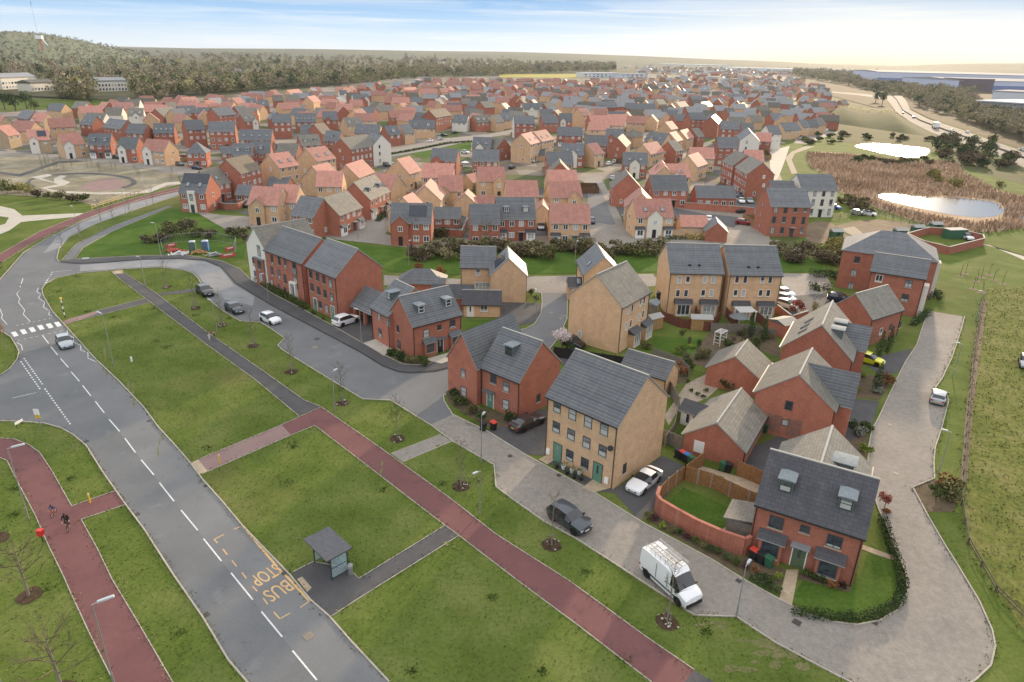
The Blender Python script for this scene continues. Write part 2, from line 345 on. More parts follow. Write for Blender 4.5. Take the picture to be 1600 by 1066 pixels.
ROADL1 = [(420, 1120), (386, 1066), (357, 1032), (317, 965), (270, 897), (225, 827), (195, 787), (160, 737), (135, 697), (115, 680), (95, 669), (70, 662), (32, 659), (-120, 655)]
ROADL2 = [(-120, 600), (0, 587), (15, 577), (27, 562), (30, 550), (25, 540), (17, 527), (-10, 510), (-30, 480), (-20, 455), (0, 437), (15, 420), (37, 395), (70, 375), (125, 347), (175, 327), (225, 310), (280, 297), (330, 285)]
ROADT = [(345, 290), (282, 305), (250, 315), (200, 332), (150, 350), (105, 372), (92, 390), (89, 404)]
ROADN = [(92, 409), (120, 412), (162, 410), (225, 405), (282, 404), (320, 407), (345, 417), (357, 430), (367, 442), (400, 463), (425, 478), (488, 511), (530, 533), (565, 552), (597, 572), (622, 581), (642, 583), (680, 580), (705, 574)]
ROADC = [(725, 556), (770, 530), (824, 513), (835, 507), (845, 491), (847, 473), (846, 458)]
ROADC2 = [(887, 458), (886, 498), (874, 527), (850, 556), (780, 600), (693, 618)]
ROADJ = [(694, 627), (707, 648)]
sheet('road', [(670, 1130)]+ROADR+list(reversed(ROADJ))+list(reversed(ROADC2))+list(reversed(ROADC))+list(reversed(ROADN))+list(reversed(ROADT))+list(reversed(ROADL2))+list(reversed(ROADL1)), ASPH, .012)
WORN = ground_mat('worn_asphalt', [(.3, (.185, .19, .195)), (.7, (.255, .26, .265))], .2, 6, .15, .88, .12, [(.5, (.15, .155, .16, 1), .58, .72)], .2)
sheet('road_surface_patch', [(68, 396), (96, 386), (112, 366), (150, 349.5), (200, 331), (250, 314), (282, 303), (282, 298.5), (225, 312), (175, 329), (125, 349.5), (88, 371)], WORN, .016)
sheet('road_surface_patch', [(125, 414.5), (162, 411.5), (225, 406.5), (282, 405.5), (320, 408.5), (343, 418), (355, 431), (364, 443), (398, 464), (395, 478), (352, 468), (322, 448), (312, 434), (304, 425.5), (287, 420.5), (250, 416), (200, 418.5), (172, 421), (125, 424)], WORN, .017)
SHN = [(707, 648), (761, 674), (819, 710), (927, 769), (1007, 819), (1060, 847), (1112, 875), (1160, 905), (1217, 937), (1262, 960), (1300, 972), (1340, 977), (1375, 970), (1405, 952), (1418, 925), (1415, 895), (1400, 862), (1386, 825), (1372, 795), (1362, 760), (1356, 725), (1357, 700), (1362, 672), (1372, 655), (1392, 612), (1400, 595), (1415, 565), (1432, 540), (1443, 506), (1453, 486)]
SHE = [(1507, 495), (1503, 512), (1487, 560), (1472, 592), (1461, 607), (1478, 615), (1482, 627), (1471, 670), (1461, 700), (1459, 722), (1460, 748), (1426, 762), (1450, 807), (1475, 850), (1500, 890), (1530, 940), (1550, 985), (1555, 1010), (1548, 1040), (1525, 1062), (1490, 1085)]
SHS = [(1420, 1092), (1340, 1072), (1300, 1052), (1212, 1005), (1150, 964), (1085, 962), (1000, 907), (900, 842), (850, 815), (800, 780), (775, 761), (772, 727), (707, 690), (688, 676), (672, 664)]
sheet('paved_road', SHN+SHE+SHS, PAVE, .014)
RP1 = [(502, 636), (600, 704), (705, 780), (775, 835), (887, 906), (1012, 997), (1085, 1047)]
RP2 = [(1018, 1066), (900, 975), (807, 906), (717, 837), (695, 821), (600, 748), (492, 665), (455, 680)]
sheet('cycle_path', [(440, 664)]+RP1+[(1065, 1072)]+RP2, REDT, .022)
sheet('footpath', [(1085, 1047), (1115, 1066), (1150, 1090), (1040, 1090), (1018, 1066), (1065, 1072)], ASPH2, .02)
LP1 = [(-60, 690), (0, 685), (22, 686), (45, 695), (62, 707), (82, 737), (112, 791)]
LP2 = [(127, 812), (152, 857), (175, 905), (217, 975), (270, 1066), (300, 1120)]
LP3 = [(200, 1120), (175, 1060), (140, 990), (110, 925), (100, 902), (77, 855), (55, 805), (27, 752), (11, 720), (0, 715), (-60, 712)]
sheet('cycle_path', LP1+[(180, 767), (195, 789)]+LP2+LP3, REDT, .022)
UP1 = [(-40, 428), (0, 412), (50, 380), (125, 345), (207, 317), (285, 298)]; UP2 = [(283, 291), (190, 315), (130, 334), (62, 362), (0, 397), (-40, 412)]
sheet('cycle_path', UP1+UP2, REDT, .022)
sheet('footpath', [(310, 718), (440, 664), (455, 680), (325, 737)], PINK, .021)
sheet('footpath', [(297, 724), (310, 718), (325, 737), (311, 742)], SLAB, .023)
DP = [(191, 424), (242, 457), (325, 520), (400, 572), (475, 625), (502, 636)]; DP2 = [(467, 650), (397, 592), (325, 540), (225, 465), (182, 432), (174, 424)]
sheet('footpath', DP+DP2, ASPH2, .02)
sheet('footpath', [(150, 486), (229, 466), (238, 472), (115, 503)], ASPH2, .024)
sheet('footpath', [(96, 502), (150, 486), (153, 490), (112, 504), (102, 507)], PINK, .028)
sheet('footpath', [(242, 459), (315, 449), (317, 455), (249, 462)], ASPH2, .026)
sheet('footpath', [(174, 424), (191, 422), (193, 427), (178, 428)], SLAB, .029)
BP = [(456, 895), (489, 878), (541, 887), (561, 904), (696, 821), (717, 837), (558, 937), (517, 964), (485, 938)]
sheet('bus_stop_pavement', BP, ASPH2, .024)
sheet('footpath', [(464, 905), (472, 901), (487, 918), (480, 925)], SLAB, .03)
sheet('footpath', [(611, 709), (689, 679), (706, 690), (630, 722)], PAVE, .026)
PVO = [(117, 405), (225, 400), (290, 399), (345, 408), (375, 421), (390, 436), (430, 462), (470, 482), (524, 512), (567, 537), (597, 554), (630, 570), (667, 571), (705, 552)]
sheet('pavement', ROADN+list(reversed(PVO)), ASPH2, .1)
CV1 = [(270, 322), (175, 362), (130, 387), (117, 405)]; CV2 = [(96, 407), (107, 394), (120, 381), (175, 354), (262, 322)]
sheet('footpath', CV1+CV2, ASPH, .02)
sheet('footpath', [(-30, 318), (0, 322), (22, 327), (35, 337), (130, 333), (128, 338), (33, 347), (15, 360), (-5, 368), (-30, 376), (-30, 360), (8, 350), (14, 340), (-30, 334)], PALE, .02)
sheet('lane', [(300, 328), (345, 336), (385, 338), (440, 345), (490, 358), (540, 350), (585, 318), (600, 312), (615, 312), (632, 322), (600, 345), (603, 366), (650, 377), (760, 370), (920, 368), (918, 290), (902, 275), (938, 274), (975, 350), (985, 366), (1110, 376), (1165, 345), (1185, 330), (1200, 360), (1205, 384), (1310, 390), (1310, 397), (1000, 388), (800, 388), (640, 387), (560, 378), (480, 370), (400, 357), (350, 357)], PAVE, .06)
sheet('lane', [(917, 286), (933, 285), (962, 350), (955, 352), (922, 345)], ASPH, .07)
sheet('lane', [(600, 430), (735, 437), (838, 432), (1020, 428), (1035, 446), (888, 458), (846, 458), (735, 446), (600, 446)], PAVE, .02)
sheet('parking_court', [(1215, 427), (1290, 428), (1300, 447), (1290, 458), (1245, 462), (1225, 450)], PAVE, .02)
sheet('parking_court', [(1222, 452), (1245, 462), (1290, 458), (1330, 470), (1320, 480), (1262, 500), (1222, 490)], ASPH2, .024)
sheet('driveway', [(958, 768), (1035, 712), (1078, 732), (1028, 790), (1000, 815)], ASPH2, .026)
sheet('driveway', [(761, 674), (815, 640), (870, 640), (852, 712), (819, 710)], ASPH2, .028)
sheet('driveway', [(520, 515), (545, 490), (600, 500), (585, 535), (565, 540)], ASPH2, .03)
sheet('driveway', [(782, 472), (846, 474), (843, 492), (833, 505), (775, 515)], ASPH2, .032)
sheet('driveway', [(1325, 622), (1374, 627), (1362, 665), (1330, 690), (1310, 670)], ASPH2, .034)
sheet('driveway', [(1178, 698), (1232, 675), (1225, 720), (1192, 748), (1148, 742)], ASPH2, .036)
sheet('driveway', [(1340, 560), (1380, 555), (1425, 545), (1405, 580), (1380, 590)], ASPH2, .038)
sheet('driveway', [(850, 545), (980, 560), (970, 580), (880, 570)], ASPH2, .04)
sheet('gravel_garden', [(1072, 600), (1108, 582), (1130, 600), (1105, 622), (1060, 640), (1045, 665), (1038, 650)], GRAV, .02)
sheet('garden_path', [(1217, 937), (1229, 890), (1248, 890), (1237, 948)], SLAB, .02)
sheet('garden_path', [(1345, 850), (1400, 870), (1402, 878), (1345, 858)], SLAB, .022)
sheet('patio', [(1125, 830), (1140, 818), (1170, 830), (1160, 855)], SLAB, .022)
sheet('patio', [(1095, 728), (1190, 755), (1200, 790), (1150, 775), (1130, 745), (1092, 735)], SLAB, .024)
sheet('patio', [(568, 536), (598, 526), (612, 545), (600, 556)], PALE, .11)
sheet('patio', [(662, 562), (722, 545), (724, 556), (690, 568)], PALE, .104)
sheet('patio', [(845, 715), (875, 706), (965, 762), (958, 770), (927, 768)], ASPH2, .03)
for q in ([(842, 718), (856, 709), (868, 717), (855, 726)], [(910, 762), (930, 746), (955, 762), (927, 770)]): sheet('doorstep_path', q, SLAB, .04)
sheet('garden_lawn', [(1035, 795), (1068, 762), (1148, 797), (1160, 838), (1120, 835), (1060, 812)], LUSH, .02)
sheet('garden_lawn', [(1235, 940), (1262, 892), (1340, 915), (1360, 850), (1402, 880), (1410, 925), (1370, 962), (1310, 966)], LUSH, .016)
sheet('garden_lawn', [(725, 500), (790, 500), (770, 520), (728, 515)], LUSH, .02)
sheet('garden_lawn', [(1040, 690), (1070, 665), (1075, 690), (1055, 710)], LUSH, .02)
sheet('garden_lawn', [(1020, 525), (1105, 530), (1080, 560), (1025, 550)], LUSH, .02)
sheet('garden_lawn', [(1165, 545), (1215, 540), (1215, 560), (1190, 562)], LUSH, .02)
sheet('verge', [(641, 239), (697, 227), (736, 222), (736, 234), (712, 238), (660, 248)], LUSH, .08)
sheet('lane', [(600, 236), (687, 217), (762, 210), (805, 201), (805, 208), (737, 220), (675, 234), (605, 246)], PAVE, .09)
sheet('verge', [(120, 404), (135, 387), (180, 360), (270, 326), (300, 332), (345, 345), (370, 360), (385, 385), (380, 405), (345, 400), (225, 397)], LUSH, .02)
sheet('verge', [(470, 362), (560, 382), (640, 391), (1000, 392), (1250, 396), (1300, 425), (1020, 425), (840, 428), (735, 430), (610, 425), (500, 380)], LUSH, .07)
sheet('field', [(60, 165), (172, 157), (190, 166), (95, 175)], LUSH, .08)
sheet('field', [(780, 116), (925, 116), (925, 122), (780, 121)], YFIELD, .3)
sheet('field', [(690, 108), (760, 106), (830, 110), (700, 112)], FARG, .35)
BED = ground_mat('planting_bed', [(.3, (.075, .055, .036)), (.55, (.115, .088, .058)), (.7, (.075, .09, .03))], 1.1, 7, .3, .95)
for q in ([(696, 612), (709, 606), (752, 637), (812, 655), (835, 645), (806, 664), (768, 669), (735, 652), (702, 630)], [(1172, 868), (1228, 892), (1216, 926), (1160, 900), (1060, 842), (1010, 812), (1022, 799), (1085, 840), (1160, 871)], [(1250, 896), (1330, 918), (1328, 926), (1246, 904)], [(1108, 520), (1215, 530), (1220, 560), (1180, 545), (1112, 572), (1070, 570)], [(1326, 660), (1356, 664), (1352, 725), (1335, 720), (1312, 690)], [(1335, 575), (1372, 590), (1398, 590), (1375, 625), (1326, 620)], [(600, 548), (640, 562), (690, 566), (664, 578), (620, 570)], [(1426, 763), (1460, 749), (1498, 775), (1490, 800), (1448, 800)], [(1022, 555), (1080, 560), (1072, 598), (1050, 600)]): sheet('planting_bed', q, BED, .033)
# bare park with its paths
sheet('bare_park', [(-300, 236), (0, 240), (75, 244), (175, 253), (275, 268), (283, 288), (225, 302), (150, 322), (100, 310), (0, 304), (-300, 300)], EARTH, .05)
def ell(cx, cy, rx, ry, a0=0, a1=360, n=26): return [(cx+rx*math.cos(R(a0+(a1-a0)*i/n)), cy+ry*math.sin(R(a0+(a1-a0)*i/n))) for i in range(n+1)]
sheet('park_path', ell(128, 285, 86, 15, 150, 400)+list(reversed(ell(126, 285, 79, 12.5, 150, 400))), ASPH2, .058)
sheet('park_path', [(48, 277), (75, 272), (82, 274), (66, 279), (85, 285), (84, 279), (95, 274), (104, 275), (97, 280), (110, 285), (100, 290), (70, 295), (62, 294), (92, 288)], PALE, .062)
sheet('play_surface', [(122, 296), (140, 285), (160, 279), (185, 280), (200, 288), (180, 297), (150, 299)], PINK, .066)
sheet('park_path', [(62, 293), (90, 298), (150, 301), (215, 300), (230, 296), (260, 285), (280, 284), (283, 288), (262, 289), (235, 301), (215, 303), (150, 303.5), (85, 301)], PALE, .07)
sheet('park_path', [(-60, 262), (0, 268), (30, 272), (60, 262), (90, 252), (140, 250), (140, 252), (92, 255), (62, 266), (32, 276), (0, 272), (-60, 266)], ASPH2, .074)
sheet('lane', [(-300, 233), (0, 236), (75, 240), (190, 250), (300, 264), (320, 268), (340, 262), (345, 272), (300, 275), (180, 257), (75, 246), (0, 243), (-300, 241)], PAVE, .08)
# reed bed, ponds, soil, fields at the side
sheet('reed_bed_ground', [(1262, 236), (1325, 239), (1425, 252), (1492, 252), (1505, 270), (1562, 302), (1640, 310), (1640, 350), (1525, 366), (1450, 352), (1375, 328), (1340, 313), (1305, 298), (1295, 274), (1265, 262)], REEDG, .03)
sheet('pond', [(1367, 306), (1387, 302), (1437, 307), (1500, 309), (1557, 315), (1567, 325), (1565, 337), (1532, 341), (1487, 336), (1425, 323), (1387, 313)], WATER, .05, 'structure')
sheet('pond', [(1328, 228), (1362, 223), (1412, 228), (1452, 231), (1454, 238), (1440, 248), (1407, 245), (1360, 235)], WATER, .06)
sheet('pond', [(1560, 325), (1600, 322), (1640, 330), (1600, 345), (1575, 340)], WATER, .045)
sheet('allotment', [(1302, 352), (1375, 340), (1455, 357), (1415, 372), (1355, 372), (1310, 358)], SOIL, .04)
sheet('allotment', [(1255, 348), (1300, 345), (1310, 362), (1340, 372), (1260, 385)], SOIL, .044)
sheet('footpath', [(1310, 358), (1335, 354), (1350, 366), (1340, 372)], GRAV, .06)
sheet('footpath', [(1533, 381), (1546, 383), (1640, 424), (1640, 412)], PALE, .03)
sheet('footpath', [(1262, 227), (1237, 237), (1227, 247), (1237, 272), (1246, 271), (1237, 250), (1242, 240), (1273, 229)], GRAV, .05)
sheet('forecourt', [(1203, 236), (1234, 228), (1226, 252), (1216, 278), (1210, 284), (1203, 260)], PALE, .052)
sheet('forecourt', [(1245, 213), (1290, 205), (1310, 207), (1262, 225), (1240, 224)], PAVE, .054)
sheet('rough_meadow', [(1545, 450), (1640, 445), (1900, 470), (1900, 1150), (1620, 1020), (1565, 930), (1518, 860), (1505, 800), (1520, 640), (1540, 500)], MEADOW, .012)
sheet('worn_track', [(1535, 470), (1543, 470), (1520, 640), (1511, 760), (1500, 760), (1509, 640)], SOIL, .016)
ML = [(1380, 150), (1387, 157), (1400, 175), (1425, 192), (1455, 207), (1512, 227), (1555, 242), (1600, 262), (1720, 310)]
MR = [(1408, 150), (1415, 156), (1422, 172), (1450, 186), (1500, 202), (1550, 220), (1600, 237), (1720, 280)]
MOT = ground_mat('motorway_concrete', [(.3, (.19, .175, .155)), (.7, (.25, .23, .20))], .05, 1, .1, .9, 0, None, .08)
sheet('motorway', ML+list(reversed(MR)), MOT, .12)
sheet('motorway', [(1380, 150), (1340, 146), (1300, 143), (1300, 145), (1340, 149), (1378, 154)], MOT, .14)
LANE = ground_mat('worn_lane_asphalt', [(.3, (.135, .139, .142)), (.7, (.172, .176, .178))], .16, 8, .1, .88, .12, [(.6, (.12, .124, .128, 1), .6, .75)], .2)
sheet('road_lane', [(66, 524), (100, 567), (136, 611), (170, 655), (212, 708), (249, 754), (296, 813), (346, 877), (395, 938), (441, 996), (495, 1063), (540, 1120), (660, 1122)]+[(x-2, y) for x, y in ROADR[:15]], LANE, .0155)
wz = .003
WORNG = ground_mat('worn_turf', [(.3, (.10, .118, .036)), (.5, (.13, .13, .052)), (.7, (.175, .155, .085))], .8, 5, .3, .95)
for cx, cy, rx, ry, n_ in ((1185, 1010, 42, 12, 7), (1165, 1040, 26, 8, 5), (1235, 1035, 22, 14, 5), (1110, 975, 20, 5, 4), (205, 600, 5, 28, 5), (165, 555, 5, 26, 4), (250, 690, 4, 16, 3), (690, 700, 12, 5, 3), (600, 735, 8, 12, 3), (470, 850, 6, 18, 3), (118, 700, 5, 10, 2), (700, 850, 14, 6, 3)):
    for k in range(n_):
        a0 = rnd.uniform(-.5, .5); x0, y0 = cx+rnd.uniform(-1, 1)*rx, cy+rnd.uniform(-1, 1)*ry; rr = rnd.uniform(.5, 1.1)*(1.35 if cx > 1100 else 1); wz += .0008; sheet('worn_turf', [(x0+math.cos(q*.45)*rx*.45*rr*rnd.uniform(.55, 1.1), y0+math.sin(q*.45)*ry*.5*rr*rnd.uniform(.55, 1.1)) for q in range(14)], WORNG, wz)
# kerbs and edgings
kb = MB(); eb = MB()
def kerb(pts, w=.12, h=.10, mb=None):
    mb = mb or kb; P = [G(x, y) for x, y in pts]
    for a, b_ in zip(P, P[1:]): mb.bar(a, b_, w, h)
kerb(ROADR); kerb(ROADL1); kerb(ROADL2); kerb(ROADT+ROADN); kerb(ROADC); kerb(ROADC2+ROADJ+SHN); kerb(SHE+SHS); kerb(PVO, .08, .13)
struct('kerb', kb.mesh('kerb', KERB))
for l_ in (RP1, RP2, LP1, LP2, LP3, UP1, UP2, DP, DP2, CV1, CV2, BP[:5], BP[5:8], [(440, 664), (502, 636)], [(310, 718), (440, 664)], [(325, 737), (455, 680)], [(112, 791), (180, 767)], [(195, 789), (127, 812)], [(611, 709), (689, 679)], [(630, 722), (706, 690)], [(150, 486), (229, 466)], [(115, 503), (238, 472)]): kerb(l_, .07, .05, eb)
struct('path_edging', eb.mesh('edging', KERB))
# painted markings
mk = MB(); my = MB()
def stripe(a, b, w, mb=None, z=.02):
    a, b = G(*a), G(*b); d = b-a; d.normalize(); n = Vector((-d.y, d.x, 0))*w/2; P = [a-n, b-n, b+n, a+n]
    (mb or mk).poly([(p.x, p.y, z) for p in P])
def dashes(a, b, n, w=.12, fill=.5, mb=None):
    for i in range(n):
        t0, t1 = i/n, (i+fill)/n; stripe((a[0]+(b[0]-a[0])*t0, a[1]+(b[1]-a[1])*t0), (a[0]+(b[0]-a[0])*t1, a[1]+(b[1]-a[1])*t1), w, mb)
for q in ((66, 524, 76, 537), (79.5, 542, 90, 555), (94.5, 560.5, 107, 574.5), (111, 581, 124, 596), (129, 602.5, 142, 619), (149, 627.5, 163, 645.5), (170.5, 655.5, 187, 674.5), (195, 685, 211.7, 707.5), (220.5, 718.7, 240.5, 742.5), (249, 754.5, 272, 783.7), (283, 797.5, 309, 829), (318, 842, 346, 877), (361, 895.5, 395, 937.5), (408.5, 956, 441, 995.5), (457, 1017, 495, 1063), (33, 444, 36, 435), (28, 457, 32, 447)): stripe(q[:2], q[2:], .12)
for cx, cy in ((92, 488), (147, 473), (202, 460), (255, 446), (310, 436), (362, 426)):
    P = [G((cx+dx)/4, 400+(cy+dy)/4, .02) for dx, dy in ((-25, -10), (6, -16), (25, 10), (-4, 18))]; mk.poly([tuple(p) for p in reversed(P)])
zq = lambda L: [(x/4, 400+y/4) for x, y in L]
for a, b, n in (((100, 437), (340, 385), 7), ((110, 530), (410, 465), 8), ((130, 660), (255, 840), 13), ((150, 640), (270, 810), 13), ((280, 830), (445, 1060), 16)): dashes(*zq([a, b]), n, .16 if n > 10 else .1)
for L in ([(240, 200), (230, 225), (255, 240), (240, 265), (280, 290), (270, 320), (310, 345), (305, 370), (325, 375)], [(125, 195), (105, 240), (125, 270), (115, 290), (155, 340), (145, 365), (190, 412)], [(0, 330), (15, 370), (10, 390), (45, 430)], [(420, 465), (425, 495), (460, 510), (460, 540), (505, 560), (505, 590), (550, 605), (550, 640), (605, 665)], [(75, 890), (225, 855)], [(320, 102), (450, 90)], [(105, 540), (135, 560), (140, 590)]):
    L = zq(L)
    for a, b in zip(L, L[1:]): stripe(a, b, .085)
dashes((78, 432), (68, 446), 6, .16); dashes((82, 425), (71, 444), 6, .16)
struct('road_markings', mk.mesh('markings', WHITE))
z4b = lambda x, y: (300+x/3.4825, 760+y/3.4825)
for q, w in (((228, 235, 275, 215), .1), ((275, 215, 490, 470), .2), ((505, 480, 640, 625), .2), ((640, 625, 590, 660), .1), ((120, 290, 175, 262), .1), ((120, 290, 140, 310), .1), ((168, 342, 192, 373), .1), ((218, 405, 243, 437), .1), ((272, 470, 296, 502), .1), ((330, 545, 355, 572), .1), ((388, 610, 412, 643), .1), ((445, 685, 478, 722), .1), ((478, 722, 535, 690), .1)): stripe(z4b(*q[:2]), z4b(*q[2:]), w, my)
struct('bus_stop_markings', my.mesh('bus_stop_markings', CREAM))
def lettering(txt, name, c, right, hgt, width):
    cu = bpy.data.curves.new('t', 'FONT'); cu.body = txt; cu.align_x = 'CENTER'; cu.align_y = 'CENTER'; cu.size = 1; cu.offset = .004; cu.resolution_u = 3
    o = bpy.data.objects.new('t', cu); COL.objects.link(o); dg = bpy.context.evaluated_depsgraph_get(); me = bpy.data.meshes.new_from_object(o.evaluated_get(dg)); bpy.data.objects.remove(o); bpy.data.curves.remove(cu)
    co = np.array([v.co[:] for v in me.vertices]); w0 = np.ptp(co[:, 0]); h0 = np.ptp(co[:, 1]); co[:, 0] = (co[:, 0]-(co[:, 0].max()+co[:, 0].min())/2)*width/w0; co[:, 1] = (co[:, 1]-(co[:, 1].max()+co[:, 1].min())/2)*hgt/h0
    r = Vector(right); r.z = 0; r.normalize(); u = Vector((-r.y, r.x, 0)); C = G(*c, .021)
    for v, q in zip(me.vertices, co): v.co = C+r*q[0]+u*q[1]
    me.materials.clear(); me.materials.append(CREAM); struct(name, me)
rt = G(*z4b(335, 525))-G(*z4b(480, 443))
lettering('STOP', 'road_lettering', z4b(405, 482), rt, 1.55, 2.3)
lettering('BUS', 'road_lettering', z4b(470, 568), G(*z4b(400, 610))-G(*z4b(540, 530)), 1.55, 2.05)
# iron covers and gullies
ib = MB(); IRON = plain('cast_iron', (.05, .045, .042, 1), .7, var=.2); IRON2 = plain('worn_cover', (.20, .17, .13, 1), .7, var=.2)
for i, (x, y, w, m) in enumerate(((482, 994, .7, 1), (495.5, 530, .8, 0), (492, 543, .8, 1), (797, 713, .5, 0), (873, 743, .45, 0), (918, 811, .55, 0), (1245, 973, .6, 0), (1367, 974, .4, 0), (1373, 968, .4, 0), (233, 658, .45, 0), (135, 690, .45, 0), (214, 804, .45, 0), (323, 759, .45, 0), (322, 961, .45, 0), (444, 896, .4, 0), (1154, 908, .45, 0), (1412, 932, .4, 0), (861, 489, .7, 1), (876, 498, .7, 1), (1390, 664, .5, 1), (1400, 740, .5, 1), (1441, 612, .5, 1), (1434, 594, .45, 1))):
    p = G(x, y); c, s_ = math.cos(R(47)), math.sin(R(47)); q = [(p.x+(a*c-b_*s_)*w/2, p.y+(a*s_+b_*c)*w/2, .034) for a, b_ in ((-1, -1), (1, -1), (1, 1), (-1, 1))]
    bb = MB(); bb.poly(q); struct('manhole_cover', bb.mesh('cover', IRON2 if m else IRON))
# ------------------------------------------------------------------ house parts
_wc = {}
def win_meshes(w, h, style):
    k = (round(w, 2), round(h, 2), style)
    if k in _wc: return _wc[k]
    fm = M['anth'] if style[0] == 'g' else M['whitefr']
    f = MB(); t = .07 if w > .7 else .055; d = .05
    f.box(-w/2, -d, 0, w/2, 0, t); f.box(-w/2, -d, h-t, w/2, 0, h); f.box(-w/2, -d, t, -w/2+t, 0, h-t); f.box(w/2-t, -d, t, w/2, 0, h-t)
    if style[-1] == 's':      # sash: horizontal bar
        f.box(-w/2+t, -d*.9, h*.52-.03, w/2-t, 0, h*.52+.03)
    elif w > .8:
        n = max(2, int(round(w/.62)))
        for i in range(1, n): x = -w/2+w*i/n; f.box(x-.035, -d*.9, t, x+.035, 0, h-t)
    p = MB(); p.box(-w/2+t, -.022, t, w/2-t, 0, h-t)
    s = MB(); s.box(-w/2-.08, -.10, -.09, w/2+.08, -.002, -.002)
    _wc[k] = (f.mesh('frame', fm), p.mesh('pane', M['pane']), s.mesh('sill', M['sill']))
    return _wc[k]
def simple_win(w, h, style):
    """frame and panes in one small mesh, for windows only a few pixels across"""
    k = ('m', round(w, 2), round(h, 2), style)
    if k in _wc: return _wc[k]
    b = MB(); b.box(-w/2, -.04, 0, w/2, 0, h, 0); n = 2 if w > .75 else 1; t = .11
    for i in range(n):
        x0 = -w/2+t+(w-t)*i/n; x1 = x0+(w-t)/n-t
        b.poly([(x0, -.05, t), (x1, -.05, t), (x1, -.05, h-t), (x0, -.05, h-t)], 1)
    _wc[k] = b.mesh('window', [M['anth'] if style[0] == 'g' else M['whitefr'], M['pane']]); return _wc[k]
def face(L, D, f):
    return {'F': ((0, 0), (1, 0), 0), 'R': ((L, 0), (0, 1), math.pi/2), 'B': ((L, D), (-1, 0), math.pi), 'L': ((0, D), (0, -1), -math.pi/2)}[f]
def T2(fr, u, out=0.0):
    (ox, oy), (dx, dy), rz = fr
    return (ox+dx*u+dy*out, oy+dy*u-dx*out, rz)
class Blk:
    """one rectangular body of a house in the house's own axes"""
    def __init__(s, root, x, y, a, L, D, he, hr, roof, wall, hip=False, detail=2, eo=.28, vo=.12, wingof=False, nm=''):
        s.root, s.x, s.y, s.a, s.L, s.D, s.he, s.hr, s.roofm, s.wallm, s.detail = root, x, y, a, L, D, he, hr, roof, wall, detail
        s.M = Matrix.Translation((x, y, 0)) @ Matrix.Rotation(a, 4, 'Z')
        s.wallname, s.roofname = nm+'wall', nm+'roof'
        b = MB()
        if hip:
            b.box(0, 0, 0, L, D, he)
        else:
            ht = hr-.06
            b.raw([(0,0,0),(L,0,0),(L,D,0),(0,D,0),(0,0,he),(L,0,he),(L,D,he),(0,D,he),(0,D/2,ht),(L,D/2,ht)],
                  [(3,2,1,0),(0,1,5,4),(2,3,7,6),(1,2,6,9,5),(3,0,4,8,7),(4,5,9,8),(6,7,8,9)])
        s.wall = s.put(s.wallname, b.mesh('wall', M[wall]))
        if not hip:
            s.pitch = (hr-he)/(D/2); sl = s.pitch; r = MB(); th = .14
            ze = he-eo*sl+.08; zr = hr+.08; c = math.sqrt(1+sl*sl)
            x0, x1 = -vo, L+vo; W = (D/2+eo)*c
            A = [(-eo, ze), (D/2, zr), (D+eo, ze), (D+eo, ze-th), (D/2, zr-th*1.2), (-eo, ze-th)]
            v = [(x0, y, z) for y, z in A]+[(x1, y, z) for y, z in A]
            r.v = v
            def fc(idx, m, uv=None):
                r.f.append(idx); r.m.append(m)
                if uv: r.u[len(r.f)-1] = uv
            fc((0, 6, 7, 1), 0, [(0, 0), (x1-x0, 0), (x1-x0, W), (0, W)])
            fc((1, 7, 8, 2), 0, [(0, W), (x1-x0, W), (x1-x0, 0), (0, 0)])
            fc((2, 8, 9, 3), 1); fc((0, 5, 11, 6), 1); fc((5, 4, 10, 11), 1); fc((4, 3, 9, 10), 1)
            fc((0, 1, 4, 5), 1); fc((1, 2, 3, 4), 1); fc((7, 6, 11, 10), 1); fc((8, 7, 10, 9), 1)
            s.roof = s.put(s.roofname, r.mesh('roof', [M[roof], M['trim'] if detail else M[roof]]))
        else:
            s.pitch = (hr-he)/(D/2); r = MB(); e = eo; ze = he-e*s.pitch+.05
            h0, h1 = D/2, L-D/2
            if h1 < h0: h0 = h1 = L/2
            P = [(-e,-e,ze),(L+e,-e,ze),(L+e,D+e,ze),(-e,D+e,ze),(h0,D/2,hr),(h1,D/2,hr)]
            c = math.sqrt(1+s.pitch**2); H = (D/2+e)*c
            for idx, uv in (((0,1,5,4), [(0,0),(L+2*e,0),(h1+e,H),(h0+e,H)]), ((2,3,4,5), [(0,0),(L+2*e,0),(L-h0+e,H),(L-h1+e,H)]),
                            ((1,2,5), [(0,0),(D+2*e,0),(D/2+e,H)]), ((3,0,4), [(0,0),(D+2*e,0),(D/2+e,H)]), ((3,2,1,0), [(0,0)]*4)):
                r.f.append(idx); r.m.append(0); r.u[len(r.f)-1] = uv
            r.v = P
            s.roof = s.put(s.roofname, r.mesh('roof', [M[roof]]))
        if detail >= 2 and not hip:
            t = MB(); t.box(-vo, D/2-.10, hr+.02, L+vo, D/2+.10, hr+.135); s.put('ridge_tiles', t.mesh('ridge', M['trim']), s.roof)
            zg = he-eo*s.pitch+.02
            for y in (-eo-.06, D+eo+.06):
                g = MB(); g.box(-vo, y-.06, zg-.06, L+vo, y+.06, zg+.05); s.put('gutter', g.mesh('gutter', M['black']), s.roof)
            for (px, py) in ((.12, -.07), (L-.12, -.07), (L-.12, D+.07)):
                g = MB(); g.tube((px, py, 0.05), (px, py, he-.1), .045, .045, 6); s.put('downpipe', g.mesh('downpipe', M['black']))
